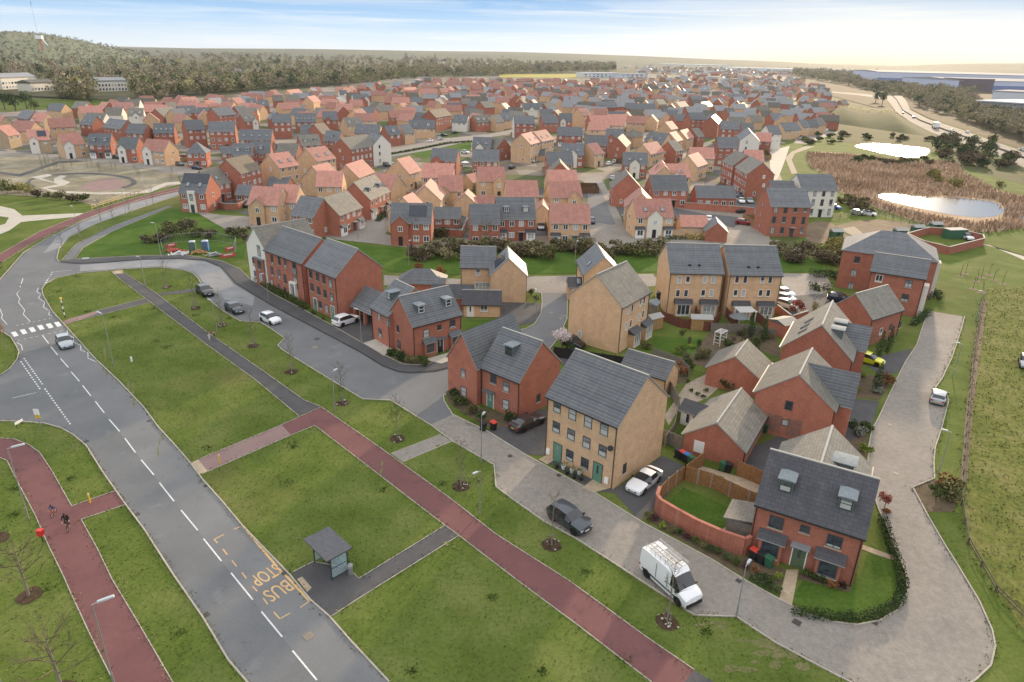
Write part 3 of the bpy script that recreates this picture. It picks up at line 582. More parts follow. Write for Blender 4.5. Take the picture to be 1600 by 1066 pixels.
    def put(s, name, me, parent=None, loc=(0, 0, 0), rz=0):
        """mesh in block axes -> child of the house, or of one of its parts (which share the house's origin)"""
        m = s.M @ Matrix.Translation(loc) @ Matrix.Rotation(rz, 4, 'Z')
        if parent is not None and parent is not s.root: m = parent.matrix_basis.inverted() @ m
        o = link(name, me, parent or s.root); o.matrix_basis = m; return o
    def fr(s, f): return face(s.L, s.D, f)
    def pix(s, f, px, py):
        """photo pixel -> (u, z) on wall face f"""
        W = s.root.matrix_basis @ s.M; (ox, oy), (dx, dy), rz = s.fr(f)
        o = W @ Vector((ox, oy, 0)); d = (W.to_3x3() @ Vector((dx, dy, 0))); n = (W.to_3x3() @ Vector((dy, -dx, 0)))
        r = Vector(ray(px, py)); c = Vector(CAMP); t = (o-c).dot(n)/r.dot(n); p = c+r*t
        return (p-o).dot(d), p.z
    def win(s, f, u, z, w=1.1, h=1.15, style='w', sill=True, lab=None, out=0.0):
        x, y, rz = T2(s.fr(f), u, out)
        if s.detail >= 2:
            a, b, c = win_meshes(w, h, style); o = s.put('window', None, None, (x, y, z), rz)
            for nm, me in (('frame', a), ('pane', b)): link(nm, me, o)
            if sill: link('sill', c, o)
        else: o = s.put('window', simple_win(w, h, style), None, (x, y, z), rz)
        if lab: o['label'] = lab
        return o
    def winp(s, f, px, py, w=1.0, h=1.2, style='g', sill=True):
        u, z = s.pix(f, px, py); return s.win(f, u, z-h/2, w, h, style, sill)
    def door(s, f, u, mat='green', w=.95, h=2.1, canopy=True, out=0.0, fr='whitefr'):
        x, y, rz = T2(s.fr(f), u, out)
        d = MB(); d.box(-w/2, -.04, 0.02, w/2, 0, h); 
        if s.detail >= 2: d.box(-w*.12, -.05, h*.45, w*.12, -.03, h*.9, 1)
        o = s.put('door', d.mesh('door', [M[mat], M['pane']]), None, (x, y, 0), rz)
        if s.detail >= 2:
            e = MB(); e.box(-w/2-.09, -.03, 0, -w/2-.002, 0, h+.09); e.box(w/2+.002, -.03, 0, w/2+.09, 0, h+.09); e.box(-w/2-.002, -.03, h+.002, w/2+.002, 0, h+.09)
            link('door_frame', e.mesh('door_frame', M[fr]), o)
            k = MB(); k.tube((w*.36, -.05, 1.0), (w*.36, -.11, 1.0), .025, .025, 6); link('handle', k.mesh('handle', M['metal']), o)
        if canopy:
            c = MB(); c.box(-w/2-.3, -.75, h+.14, w/2+.3, 0, h+.24); s.put('door_canopy', c.mesh('door_canopy', M['leadside'] if canopy is True else M[canopy]), None, (x, y, 0), rz)
        return o
    def bay(s, f, u, w=2.2, h=2.0, p=.75, wall=None, roof='slatedark', style='w', z=0.0, winh=1.35):
        """projecting bay with a lean-to roof"""
        x, y, rz = T2(s.fr(f), u); wm = wall or s.wallm
        b = MB(); b.box(-w/2, -p, z, w/2, .02, h+z)
        o = s.put('bay_window', b.mesh('bay_wall', M[wm]), None, (x, y, 0), rz)
        r = MB(); e = .22; v = [(-w/2-e, -p-e, h+z), (w/2+e, -p-e, h+z), (w/2+e, .0, h+z+.62), (-w/2-e, .0, h+z+.62), (-w/2-e, -p-e, h+z-.1), (w/2+e, -p-e, h+z-.1), (w/2+e, 0, h+z-.1), (-w/2-e, 0, h+z-.1)]
        r.raw(v, [(0,1,2,3), (4,5,1,0), (5,6,2,1), (7,4,0,3), (7,6,5,4)]); r.m[1] = 1
        r.u[0] = [(0, 0), (w+2*e, 0), (w+2*e, 1.1), (0, 1.1)]
        link('bay_roof', r.mesh('bay_roof', [M[roof], M['trim']]), o)
        ww = w-.5
        if s.detail >= 2:
            a, g, c = win_meshes(ww, winh, style); hold = link('bay_glazing', a, o, (0, -p, z+h-winh-.15))
            q = link('bay_pane', g, o, (0, -p, z+h-winh-.15)); link('bay_sill', c, o, (0, -p, z+h-winh-.15))
        else: link('bay_glazing', simple_win(ww, winh, style), o, (0, -p, z+h-winh-.15))
        return o
    def slope_pt(s, u, t, side='F'):
        """point on the roof: u along the ridge, t 0 at the eave, 1 at the ridge"""
        y = t*s.D/2 if side == 'F' else s.D-t*s.D/2
        return (u, y, s.he+t*(s.hr-s.he)+.08)
    def roof_pix(s, px, py, side='F'):
        W = s.root.matrix_basis @ s.M; a = W @ Vector(s.slope_pt(0, 0, side)); b = W @ Vector(s.slope_pt(1, 0, side)); c = W @ Vector(s.slope_pt(0, 1, side))
        n = (b-a).cross(c-a); r = Vector(ray(px, py)); cc = Vector(CAMP); t = (a-cc).dot(n)/r.dot(n); p = cc+r*t
        return (p-a).dot((b-a).normalized()), (p-a).dot((c-a).normalized())/(c-a).length
    def skylight(s, u, t, side='F', w=.8, l=1.2):
        sg = 1 if side == 'F' else -1
        x, y, z = s.slope_pt(u, t, side); c = math.sqrt(1+s.pitch**2); dy = l/2/c; dz = dy*s.pitch
        b = MB(); k = .09
        def q(a, d, o): return (a, sg*d*dy-sg*o*s.pitch/c, d*dz+o/c)
        v = [q(-w/2, -1, 0), q(w/2, -1, 0), q(w/2, 1, 0), q(-w/2, 1, 0), q(-w/2, -1, k), q(w/2, -1, k), q(w/2, 1, k), q(-w/2, 1, k)]
        fs = [(4,5,6,7),(0,1,5,4),(1,2,6,5),(2,3,7,6),(3,0,4,7)]
        if sg < 0: fs = [f[::-1] for f in fs]
        b.raw(v, fs, 0); m = .8
        g = [q(-w/2*m, -m, k+.012), q(w/2*m, -m, k+.012), q(w/2*m, m, k+.012), q(-w/2*m, m, k+.012)]
        b.poly(g if sg > 0 else g[::-1], 1)
        return s.put('skylight', b.mesh('skylight', [M['anth'], M['skyl']]), s.roof, (x, y, z))
    def solar(s, u0, u1, t0, t1, side='F'):
        b = MB(); c = math.sqrt(1+s.pitch**2); sg = 1 if side == 'F' else -1
        P = [Vector(s.slope_pt(u, t, side)) for u, t in ((u0, t0), (u1, t0), (u1, t1), (u0, t1))]
        n = Vector((0, -sg*s.pitch/c, 1/c)); lo = [p+n*.02 for p in P]; hi = [p+n*.1 for p in P]
        fs = [(4,5,6,7),(0,1,5,4),(1,2,6,5),(2,3,7,6),(3,0,4,7)]
        b.raw(lo+hi, fs if sg > 0 else [f[::-1] for f in fs]); return s.put('solar_panels', b.mesh('solar', M['solar']), s.roof)
    def dormer(s, u, t=.28, side='F', w=1.15, h=1.25, style='w', cheek='leadside', top='lead', gable=None):
        """flat-topped dormer: cheeks run back into the slope"""
        x, y, z = s.slope_pt(u, t, side); rz = 0 if side == 'F' else math.pi
        dep = (h+.1)/s.pitch
        b = MB(); b.raw([(-w/2, 0, -.25), (w/2, 0, -.25), (w/2, 0, h), (-w/2, 0, h), (w/2, dep, h), (-w/2, dep, h), (w/2, dep, h-.3), (-w/2, dep, h-.3)],
                        [(0,1,2,3), (1,6,4,2), (0,3,5,7), (3,2,4,5), (0,7,6,1)])
        o = s.put('dormer', b.mesh('dormer', M[cheek]), None, (x, y, z), rz)
        r = MB(); e = .14
        if gable:
            r.raw([(-w/2-e, -e-.1, h-.05), (w/2+e, -e-.1, h-.05), (w/2+e, dep+.4, h-.05), (-w/2-e, dep+.4, h-.05), (0, -e-.1, h+w*.45), (0, dep+1.0, h+w*.45)],
                  [(0,1,4), (1,2,5,4), (3,0,4,5), (0,3,2,1)])
        else:
            n = 6; vs = []
            for i in range(n+1):
                q = -1+2*i/n; xx = q*(w/2+e); zz = h+.10-.06*q*q
                vs += [(xx, -e-.12, zz), (xx, dep+.3, zz), (xx, dep+.3, h-.04), (xx, -e-.12, h-.04)]
            fs = []
            for i in range(n):
                a = i*4; c = a+4
                fs += [(a, c, c+1, a+1), (a+3, c+3, c, a), (a+2, a+3, c+3, c+2)[::-1]]
            fs += [(0, 1, 2, 3), tuple(n*4+k for k in (3, 2, 1, 0))]
            r.raw(vs, fs)
        link('dormer_roof', r.mesh('dormer_roof', M[top]), o)
        if s.detail >= 2:
            a, g, c = win_meshes(w-.2, h-.2, style); link('dormer_frame', a, o, (0, 0, .06)); link('dormer_pane', g, o, (0, 0, .06))
        else: link('dormer_window', simple_win(w-.2, h-.2, style), o, (0, 0, .06))
        return o
    def wing(s, u0, u1, p=.5, hw=None, wall=None, roof=None, depth=None, he=None, win=None, back=0.0, style='w', door=None):
        """cross gable on the front, ridge at right angles to the main one"""
        w = u1-u0; he = he or s.he; hw = hw or min(s.hr, he+w/2*s.pitch)
        y1 = depth if depth is not None else (hw-s.he)/s.pitch+.05
        y1 += back
        b = MB(); ht = hw-.06
        b.raw([(u0,-p,0),(u1,-p,0),(u1,y1 if back else .3,0),(u0,y1 if back else .3,0),(u0,-p,he),(u1,-p,he),(u1,y1 if back else .3,he),(u0,y1 if back else .3,he),((u0+u1)/2,-p,ht),((u0+u1)/2,y1,ht)],
              [(0,1,5,8,4), (1,2,6,5), (3,0,4,7), (5,6,9,8), (7,4,8,9), (2,3,7,9,6)])
        o = s.put('gable_wall', b.mesh('gable_wall', M[wall or s.wallm]))
        r = MB(); e = .22; vo = .14; sl = (hw-he)/(w/2); th = .13; mid = (u0+u1)/2; ze = he-e*sl+.09; zr = hw+.09; c = math.sqrt(1+sl*sl); W = (w/2+e)*c
        A = [(u0-e, ze), (mid, zr), (u1+e, ze), (u1+e, ze-th), (mid, zr-th*1.2), (u0-e, ze-th)]
        ya, yb = -p-vo, y1+(vo if back else 0)
        r.v = [(x, ya, z) for x, z in A]+[(x, yb, z) for x, z in A]; Ln = yb-ya
        for idx, m, uv in (((0,1,7,6), 0, [(0,0),(0,W),(Ln,W),(Ln,0)]), ((1,2,8,7), 0, [(0,W),(0,0),(Ln,0),(Ln,W)]), ((2,3,9,8), 1, None), ((5,0,6,11), 1, None),
                           ((4,5,11,10), 1, None), ((3,4,10,9), 1, None), ((0,5,4,1), 1, None), ((1,4,3,2), 1, None), ((6,7,10,11), 1, None), ((7,8,9,10), 1, None)):
            r.f.append(idx); r.m.append(m)
            if uv: r.u[len(r.f)-1] = uv
        s.put('gable_roof', r.mesh('gable_roof', [M[roof or s.roofm], M['trim']]))
        if win:
            for (du, z, ww, hh) in win:
                s.win('F', mid+du, z, ww, hh, style, True, None, p)
        if door: s.door('F', mid, door, canopy=False, out=p)
        return o
ORD = ['', 'first', 'second', 'third', 'fourth', 'fifth', 'sixth', 'seventh', 'eighth', 'ninth', 'tenth', 'eleventh', 'twelfth', 'thirteenth', 'fourteenth', 'fifteenth', 'sixteenth', 'seventeenth', 'eighteenth', 'nineteenth', 'twentieth', 'twenty-first', 'twenty-second', 'twenty-third', 'twenty-fourth', 'twenty-fifth', 'twenty-sixth', 'twenty-seventh', 'twenty-eighth', 'twenty-ninth', 'thirtieth']
HSTORY = {1: (2.5, 4.6), 1.5: (3.2, 5.9), 2: (5.1, 8.6), 2.5: (5.3, 9.3), 3: (7.5, 11.0)}
def ridge_frame(x1, y1, x2, y2, st, D):
    he, hr = HSTORY[st]
    a, b = G(x1, y1, hr), G(x2, y2, hr)
    u = (b-a); u.z = 0; L = u.length
    ang = math.atan2(u.y, u.x); n = Vector((math.sin(ang), -math.cos(ang), 0)); mid = (a+b)/2; mid.z = 0
    if n.dot(-mid) < 0: ang += math.pi; a, b = b, a
    if L > 24:
        L = 24
    if L < 6.5:
        L = 6.5
    v = Vector((-math.sin(ang), math.cos(ang), 0)); uu = Vector((math.cos(ang), math.sin(ang), 0))
    o = mid-uu*L/2-v*D/2
    return o.x, o.y, ang, L, he, hr, mid.length
RN = {'t': 'terra', 's': 'slate', 'c': 'conc', 'b': 'brown'}
RL = {'t': 'terracotta-roofed', 's': 'slate-roofed', 'c': 'grey-tiled', 'b': 'brown-tiled'}
WL = {'R': 'red-brick', 'B': 'buff-brick', 'W': 'white-rendered', 'S': 'buff-stone'}
WN = {'R': 'red', 'B': 'buff', 'W': 'white', 'S': 'stone'}
# ------------------------------------------------------------------ the houses close to the camera
def root_at(name, label, cat, x, y, adeg, group=None):
    r = thing(name, label, cat, (x, y, 0), R(adeg), group); r.matrix_basis = Matrix.Translation((x, y, 0)) @ Matrix.Rotation(R(adeg), 4, 'Z'); return r
def blk(root, x, y, adeg, L, D, he, hr, roof, wall, **k):
    m = root.matrix_basis.inverted() @ (Matrix.Translation((x, y, 0)) @ Matrix.Rotation(R(adeg), 4, 'Z'))
    return Blk(root, m.translation.x, m.translation.y, m.to_euler().z, L, D, he, hr, roof, wall, **k)
def zz(x, y, s, ox, oy): return ox+x/s, oy+y/s
# detached red house with charcoal roof, in the corner plot
r = root_at('detached_house', 'red-brick detached house with charcoal roof, two lead dormers and olive door by the lawn', 'house', 21.04, 48.31, -30.1)
h = blk(r, 21.04, 48.31, -30.1, 8.38, 6.9, 5.13, 8.4, 'slatedark', 'red')
z8 = lambda x, y: zz(x, y, 3.33, 980, 680)
for px, w, hh in (((775, 455), 1.15, 1.2), ((925, 490), .75, .75), ((1078, 555), 1.15, 1.2)): h.winp('F', *z8(*px), w, hh, 'g')
ud, _ = h.pix('F', *z8(890, 640)); h.door('F', ud, 'olive', 1.05, 2.15, canopy=False)
b = MB(); b.box(-.75, -.85, 2.42, .75, 0, 2.5); x, y, rz = T2(h.fr('F'), ud); h.put('glass_canopy', b.mesh('canopy', M['skyl']), None, (x, y, 0), rz)
for px in ((750, 580), (1050, 680)):
    u, z = h.pix('F', *z8(*px)); h.bay('F', u-.05, 1.9, 2.15, .55, 'red', 'slatedark', 'gs', 0, 1.5)
for px in ((820, 290), (1130, 395)):
    u, t = h.roof_pix(*z8(*px)); h.dormer(u, .30, 'F', 1.15, 1.25, 'gs')
h.win('R', 3.4, 3.3, .9, 1.1, 'g')
# lean-to garden room on its side
b = MB(); b.box(-2.2, 0.6, 0, -.01, 3.2, 2.2); o = h.put('garden_room', b.mesh('room', M['woodgrey']))
b = MB(); b.raw([(-2.5, .3, 2.3), (.0, .3, 2.75), (.0, 3.5, 2.75), (-2.5, 3.5, 2.3), (-2.5, .3, 2.2), (0, .3, 2.65), (0, 3.5, 2.65), (-2.5, 3.5, 2.2)], [(0,1,2,3),(4,5,1,0),(5,6,2,1),(6,7,3,2),(7,4,0,3),(7,6,5,4)])
b.u[0] = [(0, 0), (2.5, 0), (2.5, 3.2), (0, 3.2)]; h.put('garden_room_roof', b.mesh('roof', M['conc']), o)
# buff three storey pair
r = root_at('three_storey_house', 'buff-brick three-storey pair of homes with sage-green doors and slate roof', 'house', 3.80, 62.91, -42.8)
h = blk(r, 3.80, 62.91, -42.8, 8.88, 8.77, 7.33, 11.06, 'slate', 'buff')
z6 = lambda x, y: zz(x, y, 3.553, 820, 530)
for px in ((180, 377), (265, 417), (352, 460), (441, 503), (175, 488), (257, 530), (343, 574), (432, 620), (250, 645), (333, 690)):
    h.winp('F', *z6(*px), .95, 1.25, 'gs')
for px in ((182, 630), (403, 748)):
    u, z = h.pix('F', *z6(*px)); o = h.door('F', u, 'green', 1.02, 2.15, canopy=False, fr='anth')
h.winp('R', *z6(553, 717), .6, 1.15, 'g')
b = MB()
for px in ((485, 600),):
    u, z = h.pix('F', *z6(*px)); x, y, rz = T2(h.fr('F'), u); bb = MB(); bb.lathe([(.05, -.02), (.28, .06), (.3, .08)], 10); me = bb.mesh('satellite_dish', M['black'])
    o = h.put('satellite_dish', me, None, (x, y-.3, z), 0); o.rotation_euler = (R(70), 0, R(30))
for px in ((132, 600), (455, 776)):
    u, z = h.pix('F', *z6(*px)); x, y, rz = T2(h.fr('F'), u); bb = MB(); bb.box(-.22, -.14, .4, .22, 0, 1.05); h.put('meter_box', bb.mesh('meter_box', M['paintwhite']), None, (x, y, 0), rz)
# red cross-gabled house
r = root_at('cross_gable_house', 'red-brick house with two crossing slate gables, one dormer and sage-green door', 'house', -3.47, 74.06, -40.5)
h = blk(r, -3.6, 74.3, -40.5, 6.1, 7.6, 5.17, 8.9, 'slate', 'red')
z5 = lambda x, y: zz(x, y, 4.635, 560, 480)
for px, w, hh in (((978, 520), .95, 1.25), ((1070, 577), .95, 1.25), ((1068, 705), 1.0, 1.25)): h.winp('F', *z5(*px), w, hh, 'gs')
u, z = h.pix('F', *z5(955, 680)); h.door('F', u, 'green', .98, 2.1, canopy='leadside')
h.winp('R', *z5(1303, 660), .7, 1.1, 'g')
u, t = h.roof_pix(*z5(1060, 400)); h.dormer(u, .42, 'F', 1.2, 1.3, 'gs')
h.wing(-5.0, -.05, .75, 8.88, back=4.6)
b = h
for px, w, hh in (((825, 480), .7, 1.1), ((828, 615), .95, 1.3)):
    u, z = h.pix('F', *z5(*px)); h.win('F', -2.6+(.3 if w < .9 else .35), z-hh/2+.05, w, hh, 'gs', True, None, .75)
# red corner house with three dormers
r = root_at('corner_house', 'red-brick corner house with three small dormers, black door and lean-to bay roofs', 'house', -13.64, 86.75, 39.2)
h = blk(r, -13.64, 86.75, 40.5, 8.2, 6.4, 5.14, 8.4, 'slate', 'red')
zn = lambda x, y: zz(x, y, 4.635, 380, 340)
for px, w, hh in (((1325, 840), 1.0, 1.2), ((1420, 795), .7, .75), ((1515, 770), 1.0, 1.2)): h.winp('F', *zn(*px), w, hh, 'gs')
u, z = h.pix('F', *zn(1426, 940)); h.door('F', u, 'black', .98, 2.1, canopy='leadside')
for px in ((1345, 950), (1530, 880)):
    u, z = h.pix('F', *zn(*px)); h.bay('F', u, 1.7, 2.15, .45, 'red', 'slate', 'gs')
for px in ((1290, 690), (1480, 630)):
    u, t = h.roof_pix(*zn(*px)); h.dormer(u, .3, 'F', 1.1, 1.2, 'ws')
for px, w, hh in (((1122, 805), .6, 1.1), ((1130, 920), .8, 1.3)): h.winp('L', *zn(*px), w, hh, 'g')
w2 = blk(r, -20.77, 94.16, -49.5, 5.0, 8.6, 5.12, 8.38, 'slate', 'red', nm='wing_')
for px, w, hh in (((985, 715), .9, 1.2), ((1050, 750), .9, 1.2), ((993, 835), .9, 1.3)): w2.winp('F', *zn(*px), w, hh, 'gs')
u, t = w2.roof_pix(*zn(1060, 590)); w2.dormer(u, .38, 'F', 1.15, 1.2, 'gs')
# open carport between the corner house and the terrace
r = root_at('carport', 'open-fronted carport with slate roof and brick pier beside the corner house', 'carport', -25.52, 101.79, -44.5)
b = MB()
o = Blk(r, 0, 0, 0, 5.9, 5.6, 2.6, 5.0, 'slate', 'red', detail=1)
COL.objects.unlink(o.wall); b = MB(); b.box(0, 5.3, 0, 5.9, 5.6, 2.6); o.put('rear_wall', b.mesh('rear_wall', M['red']))
for x in (.1, 3.0, 5.4):
    b = MB(); b.box(x, .05, 0, x+.45, .5, 2.6); o.put('brick_pier', b.mesh('brick_pier', M['red']))
b = MB(); b.box(0, .02, 2.45, 5.9, .3, 2.72); o.put('beam', b.mesh('beam', M['trim']))
# terrace blocks
r = root_at('terrace_block', 'red-brick three-storey block with slate roof and blank side gable above the white hatchback', 'house', -33.75, 106.74, -44.5)
h = blk(r, -33.75, 106.74, -43.5, 8.7, 8.6, 7.4, 11.0, 'slate', 'red')
for px in ((490, 410), (538, 430), (585, 450), (632, 475), (500, 505), (548, 530), (594, 553), (642, 577), (560, 635), (605, 660)): h.winp('F', *zn(*px), .9, 1.35, 'gs')
for px in ((525, 635), (650, 690)):
    u, z = h.pix('F', *zn(*px)); h.door('F', u, 'green', .98, 2.1, canopy=False)
r = root_at('apartment_block', 'red-brick apartment block with tall windows and white-rendered cross gable at its end', 'apartment block', -43.69, 116.14, -40.3)
h = blk(r, -43.69, 116.14, -41.5, 11.8, 8.0, 7.25, 10.6, 'slate', 'red')
for cx, rows in ((210, (305, 390, 480)), (262, (310, 410, 515)), (305, (330, 445, 540)), (372, (345, ))):
    for cy in rows: h.winp('F', *zn(cx, cy), .8, 1.7, 'g')
for px in ((372, 365), (380, 470)):
    u, z = h.pix('F', *zn(*px)); h.win('F', u, z-1.0, 1.1, 2.1, 'g', False); x, y, rz = T2(h.fr('F'), u)
    bb = MB(); bb.box(-.65, -.2, z-1.05, .65, -.14, z-.1); h.put('balcony_panel', bb.mesh('balcony', M['skyl']), None, (x, y, 0), rz)
u, z = h.pix('F', *zn(380, 580)); x, y, rz = T2(h.fr('F'), u); bb = MB(); bb.box(-.95, -.5, 0, -.6, 0, 2.9); bb.box(.6, -.5, 0, .95, 0, 2.9); bb.box(-.95, -.5, 2.9, .95, 0, 3.2)
h.put('entrance_surround', bb.mesh('entrance', M['white']), None, (x, y, 0), rz); h.door('F', u, 'anth', 1.1, 2.5, canopy=False)
w2 = blk(r, -43.59, 115.98, 48.0, 10.4, 6.6, 7.2, 10.5, 'conc', 'white', nm='rendered_')
for z in (.8, 3.3): w2.win('L', 1.9, z, .8, 1.5, 'g')
bb = MB(); bb.box(0, 0, 0, 1, 1, 1)
u, z = w2.pix('L', *zn(88, 390)); x, y, rz = T2(w2.fr('L'), 4.35); bb = MB(); bb.box(-1.5, -.35, 0, 1.5, .02, 5.1); w2.put('brick_bay', bb.mesh('brick_bay', M['red']), None, (x, y, 0), rz)
bb = MB(); bb.box(-1.65, -.5, 5.1, 1.65, 0.02, 5.22); w2.put('bay_cap', bb.mesh('bay_cap', M['lead']), None, (x, y, 0), rz)
for z in (.9, 3.2): w2.win('L', 4.6, z, 1.3, 1.6, 'g', True, None, .35)
w2.win('L', 4.35, 5.5, 1.1, 2.0, 'g', False)
# buff house with solar panels and its low garage
r = root_at('solar_house', 'buff-brick house with crossing slate gables and solar panels beside the hedge', 'house', 2.19, 111.78, 92.5)
h = blk(r, 2.19, 111.78, 92.5, 7.5, 6.1, 5.0, 7.9, 'slate', 'buff'); h.solar(1.0, 5.2, .25, .8, 'B')
w2 = blk(r, -9.4, 115.9, 1.5, 6.2, 6.0, 5.0, 7.85, 'slate', 'buff', nm='wing_')
w2.win('F', 3.1, 3.4, .8, 1.2, 'w'); w2.win('F', 4.2, .1, 3.2, 2.1, 'w', False)
r = root_at('garage', 'low buff-brick garage with white door and grey tiled roof on the fenced lawn', 'garage', -8.19, 104.21, 2.5)
h = blk(r, -8.19, 104.21, 1.5, 6.3, 3.9, 2.3, 3.9, 'slatedark', 'buff'); h.door('F', 1.3, 'paintwhite', 1.0, 2.0, canopy=False); h.win('F', 3.5, .9, 1.2, 1.1, 'w')
r = root_at('garage', 'slate-roofed garage wing between the small lawn and the corner house', 'garage', -11.6, 108.5, 2)
h = blk(r, -13.6, 107.2, 2, 7.0, 3.8, 2.3, 3.8, 'slatedark', 'red', detail=1)
# large buff gable
r = root_at('three_storey_house', 'big buff-brick house with blank gable and two glazed bays onto its garden', 'house', 15.30, 90.65, 53.9)
h = blk(r, 15.30, 90.65, 53.9, 8.9, 8.55, 7.29, 11.05, 'conc', 'buff')
zb = lambda x, y: zz(x, y, 4.44, 680, 340)
for px in ((1335, 643), (1366, 628), (1423, 590), (1449, 573), (1325, 755), (1355, 735), (1413, 692), (1440, 668)): h.winp('F', *zb(*px), .6, 1.2, 'w')
for px in ((1360, 870), (1445, 800)):
    u, z = h.pix('F', *zb(*px)); h.bay('F', u, 2.3, 2.25, .9, 'buff', 'slatedark', 'w', 0, 2.0)
u, z = h.pix('L', *zb(1003, 810)); h.win('L', u, z-.6, .6, 1.2, 'w')
# house behind it
r = root_at('house', 'buff-brick house with narrow slate ridge and side porch next to the hedge path', 'house', 11.75, 121.92, -87.6)
h = blk(r, 11.75, 121.92, -87.6, 9.2, 6.5, 5.1, 8.2, 'slate', 'buff'); u, t = h.roof_pix(901, 417); h.skylight(6.6, .35)
p = blk(r, 9.6, 114.0, 2, 3.4, 2.6, 2.5, 3.7, 'slatedark', 'buff', detail=1, nm='porch_'); p.skylight(1.9, .5); p.win('F', 1.2, .9, .8, 1.1, 'w')
# the two town-house pairs
zt = lambda x, y: zz(x, y, 5.33, 1000, 340)
for k, (lab, x, y, a, L, D, wins, bays) in enumerate((
    ('buff-brick three-storey pair of homes nearer the hedge path, four glazed bays below', 25.64, 107.73, .6, 8.8, 9.5,
     [(328, 518), (398, 518), (541, 518), (609, 518), (315, 630), (383, 630), (525, 630), (592, 630)], [(350, 760), (560, 760)]),
    ('buff-brick three-storey pair of homes beside the parking court, black shed at its wall', 35.30, 107.42, 1.8, 8.7, 9.3,
     [(808, 518), (876, 518), (1020, 518), (1085, 518), (795, 630), (860, 630), (1003, 630), (1067, 630)], [(830, 760), (1035, 760)]))):
    lab = ('buff-brick three-storey pair of homes with white bays, next to the patio path', 'buff-brick three-storey pair of homes with white bays, next to the parked white cars')[k]
    r = root_at('townhouse_pair', lab, 'house', x, y, a, 'paired three-storey town houses')
    h = blk(r, x, y, a, L, D, 7.35, 10.95, 'slate', 'buff')
    for px in wins: h.winp('F', *zt(*px), .72, 1.25, 'w')
    for px in bays:
        u, z = h.pix('F', *zt(*px)); h.bay('F', u, 2.6, 2.2, .8, 'buff', 'slatedark', 'w', 0, 2.0)
    for u in (3.3, 4.9): 
        x_, y_, z_ = h.slope_pt(u, .22); bb = MB(); bb.box(-.2, -.15, 0, .2, .15, .22); h.put('roof_vent', bb.mesh('roof_vent', M['black']), None, (x_, y_, z_))
# hipped apartment block by the meadow
r = root_at('apartment_block', 'red-brick apartment block with hipped slate roofs and white stair bays by the meadow', 'apartment block', 61.28, 113.41, -36.1)
ga = G(1305, 448)
a_ = blk(r, ga.x, ga.y, -27, 15.5, 11.5, 7.3, 10.6, 'slate', 'red', hip=True)
z4 = lambda x, y: zz(x, y, 4.442, 1240, 340)
for px in ((440, 293), (418, 383), (398, 473)): a_.winp('F', *z4(*px), .95, 1.25, 'g')
h = blk(r, 61.28, 113.41, -30.5, 8.3, 6.2, 6.9, 9.3, 'slate', 'red', nm='wing_')
for px in ((593, 423), (798, 460), (570, 518), (772, 557)): h.winp('F', *z4(*px), 1.1, 1.3, 'w' if px[0] < 700 else 'g')
for (u, wd) in ((1.0, 2.0), ):
    x, y, rz = T2(h.fr('R'), u+.8); bb = MB(); bb.box(-1.0, -.8, 0, 1.0, 0, 5.4); h.put('stair_bay', bb.mesh('stair_bay', M['white']), None, (x, y, 0), rz)
x, y, rz = T2(a_.fr('R'), 3.2); bb = MB(); bb.box(-1.1, -.8, 0, 1.1, 0, 6.6); a_.put('stair_bay', bb.mesh('stair_bay', M['white']), None, (x, y, 0), rz)
# red house against the block
r = root_at('house', 'red-brick house with grey mossy roof, below the hipped apartment block', 'house', 53.95, 95.15, 33.9)
h = blk(r, 53.5, 95.6, 33.9, 8.6, 6.4, 4.6, 7.5, 'conc', 'red')
for px in ((605, 790), (672, 760), (737, 743), (590, 885), (650, 850), (705, 835)): h.winp('F', *z4(*px), .7, 1.1, 'w' if px[0] in (605,) else 'g')
# the run of red houses whose gables face the camera
z7 = lambda x, y: zz(x, y, 4.1, 1020, 480)
r = root_at('dormer_house', 'red-brick house with blank gable, two roof dormers and three skylights by the yellow car', 'house', 43.16, 79.47, 60.6)
h = blk(r, 43.16, 79.47, 60.6, 11.0, 8.38, 4.8, 8.66, 'conc', 'red')
for u, t in ((2.2, .45), (4.3, .45), (6.3, .5)): h.skylight(u, t, 'B', .8, 1.3)
for u in (2.6, 5.6): h.dormer(u, .42, 'F', 1.5, 1.3, 'g')
h.wing(4.6, 8.2, 1.3, 7.4, roof='slate'); h.win('F', 2.2, .9, 1.0, 1.2, 'w')
r = root_at('gabled_house', 'red-brick house with trellis and two small windows on its gable wall', 'house', 35.03, 65.58, 59.7)
h = blk(r, 35.03, 65.58, 59.7, 8.6, 8.24, 4.9, 8.05, 'conc', 'red')
h.wing(2.2, 6.2, 1.5, 7.9, roof='slate')
for px, w, hh in (((872, 630), .8, 1.1), ((850, 740), .8, .8)): h.winp('L', *z7(*px), w, hh, 'g', False)
for cx in (785, 918):
    u, z = h.pix('L', *z7(cx, 700)); x, y, rz = T2(h.fr('L'), u); bb = MB()
    for k in range(13): bb.box(-.75, -.06, .5+k*.17, .75, -.03, .54+k*.17)
    for k in (-.74, 0, .7): bb.box(k, -.03, .3, k+.04, -.005, 2.7)
    h.put('trellis', bb.mesh('trellis', M['woodgrey']), None, (x, y, 0), rz)
r = root_at('garage', 'red-brick double garage with pale roof, between the gravel garden and trellis house', 'garage', 31.28, 77.78, 59.7)
h = blk(r, 31.28, 77.78, 59.7, 6.4, 6.67, 2.6, 4.9, 'conc', 'red')
r = root_at('garage', 'red-brick double garage with white panel on its gable, beside the bins', 'garage', 24.31, 61.23, 58.6)
h = blk(r, 24.31, 61.0, 58.6, 9.6, 6.36, 2.3, 4.6, 'conc', 'red')
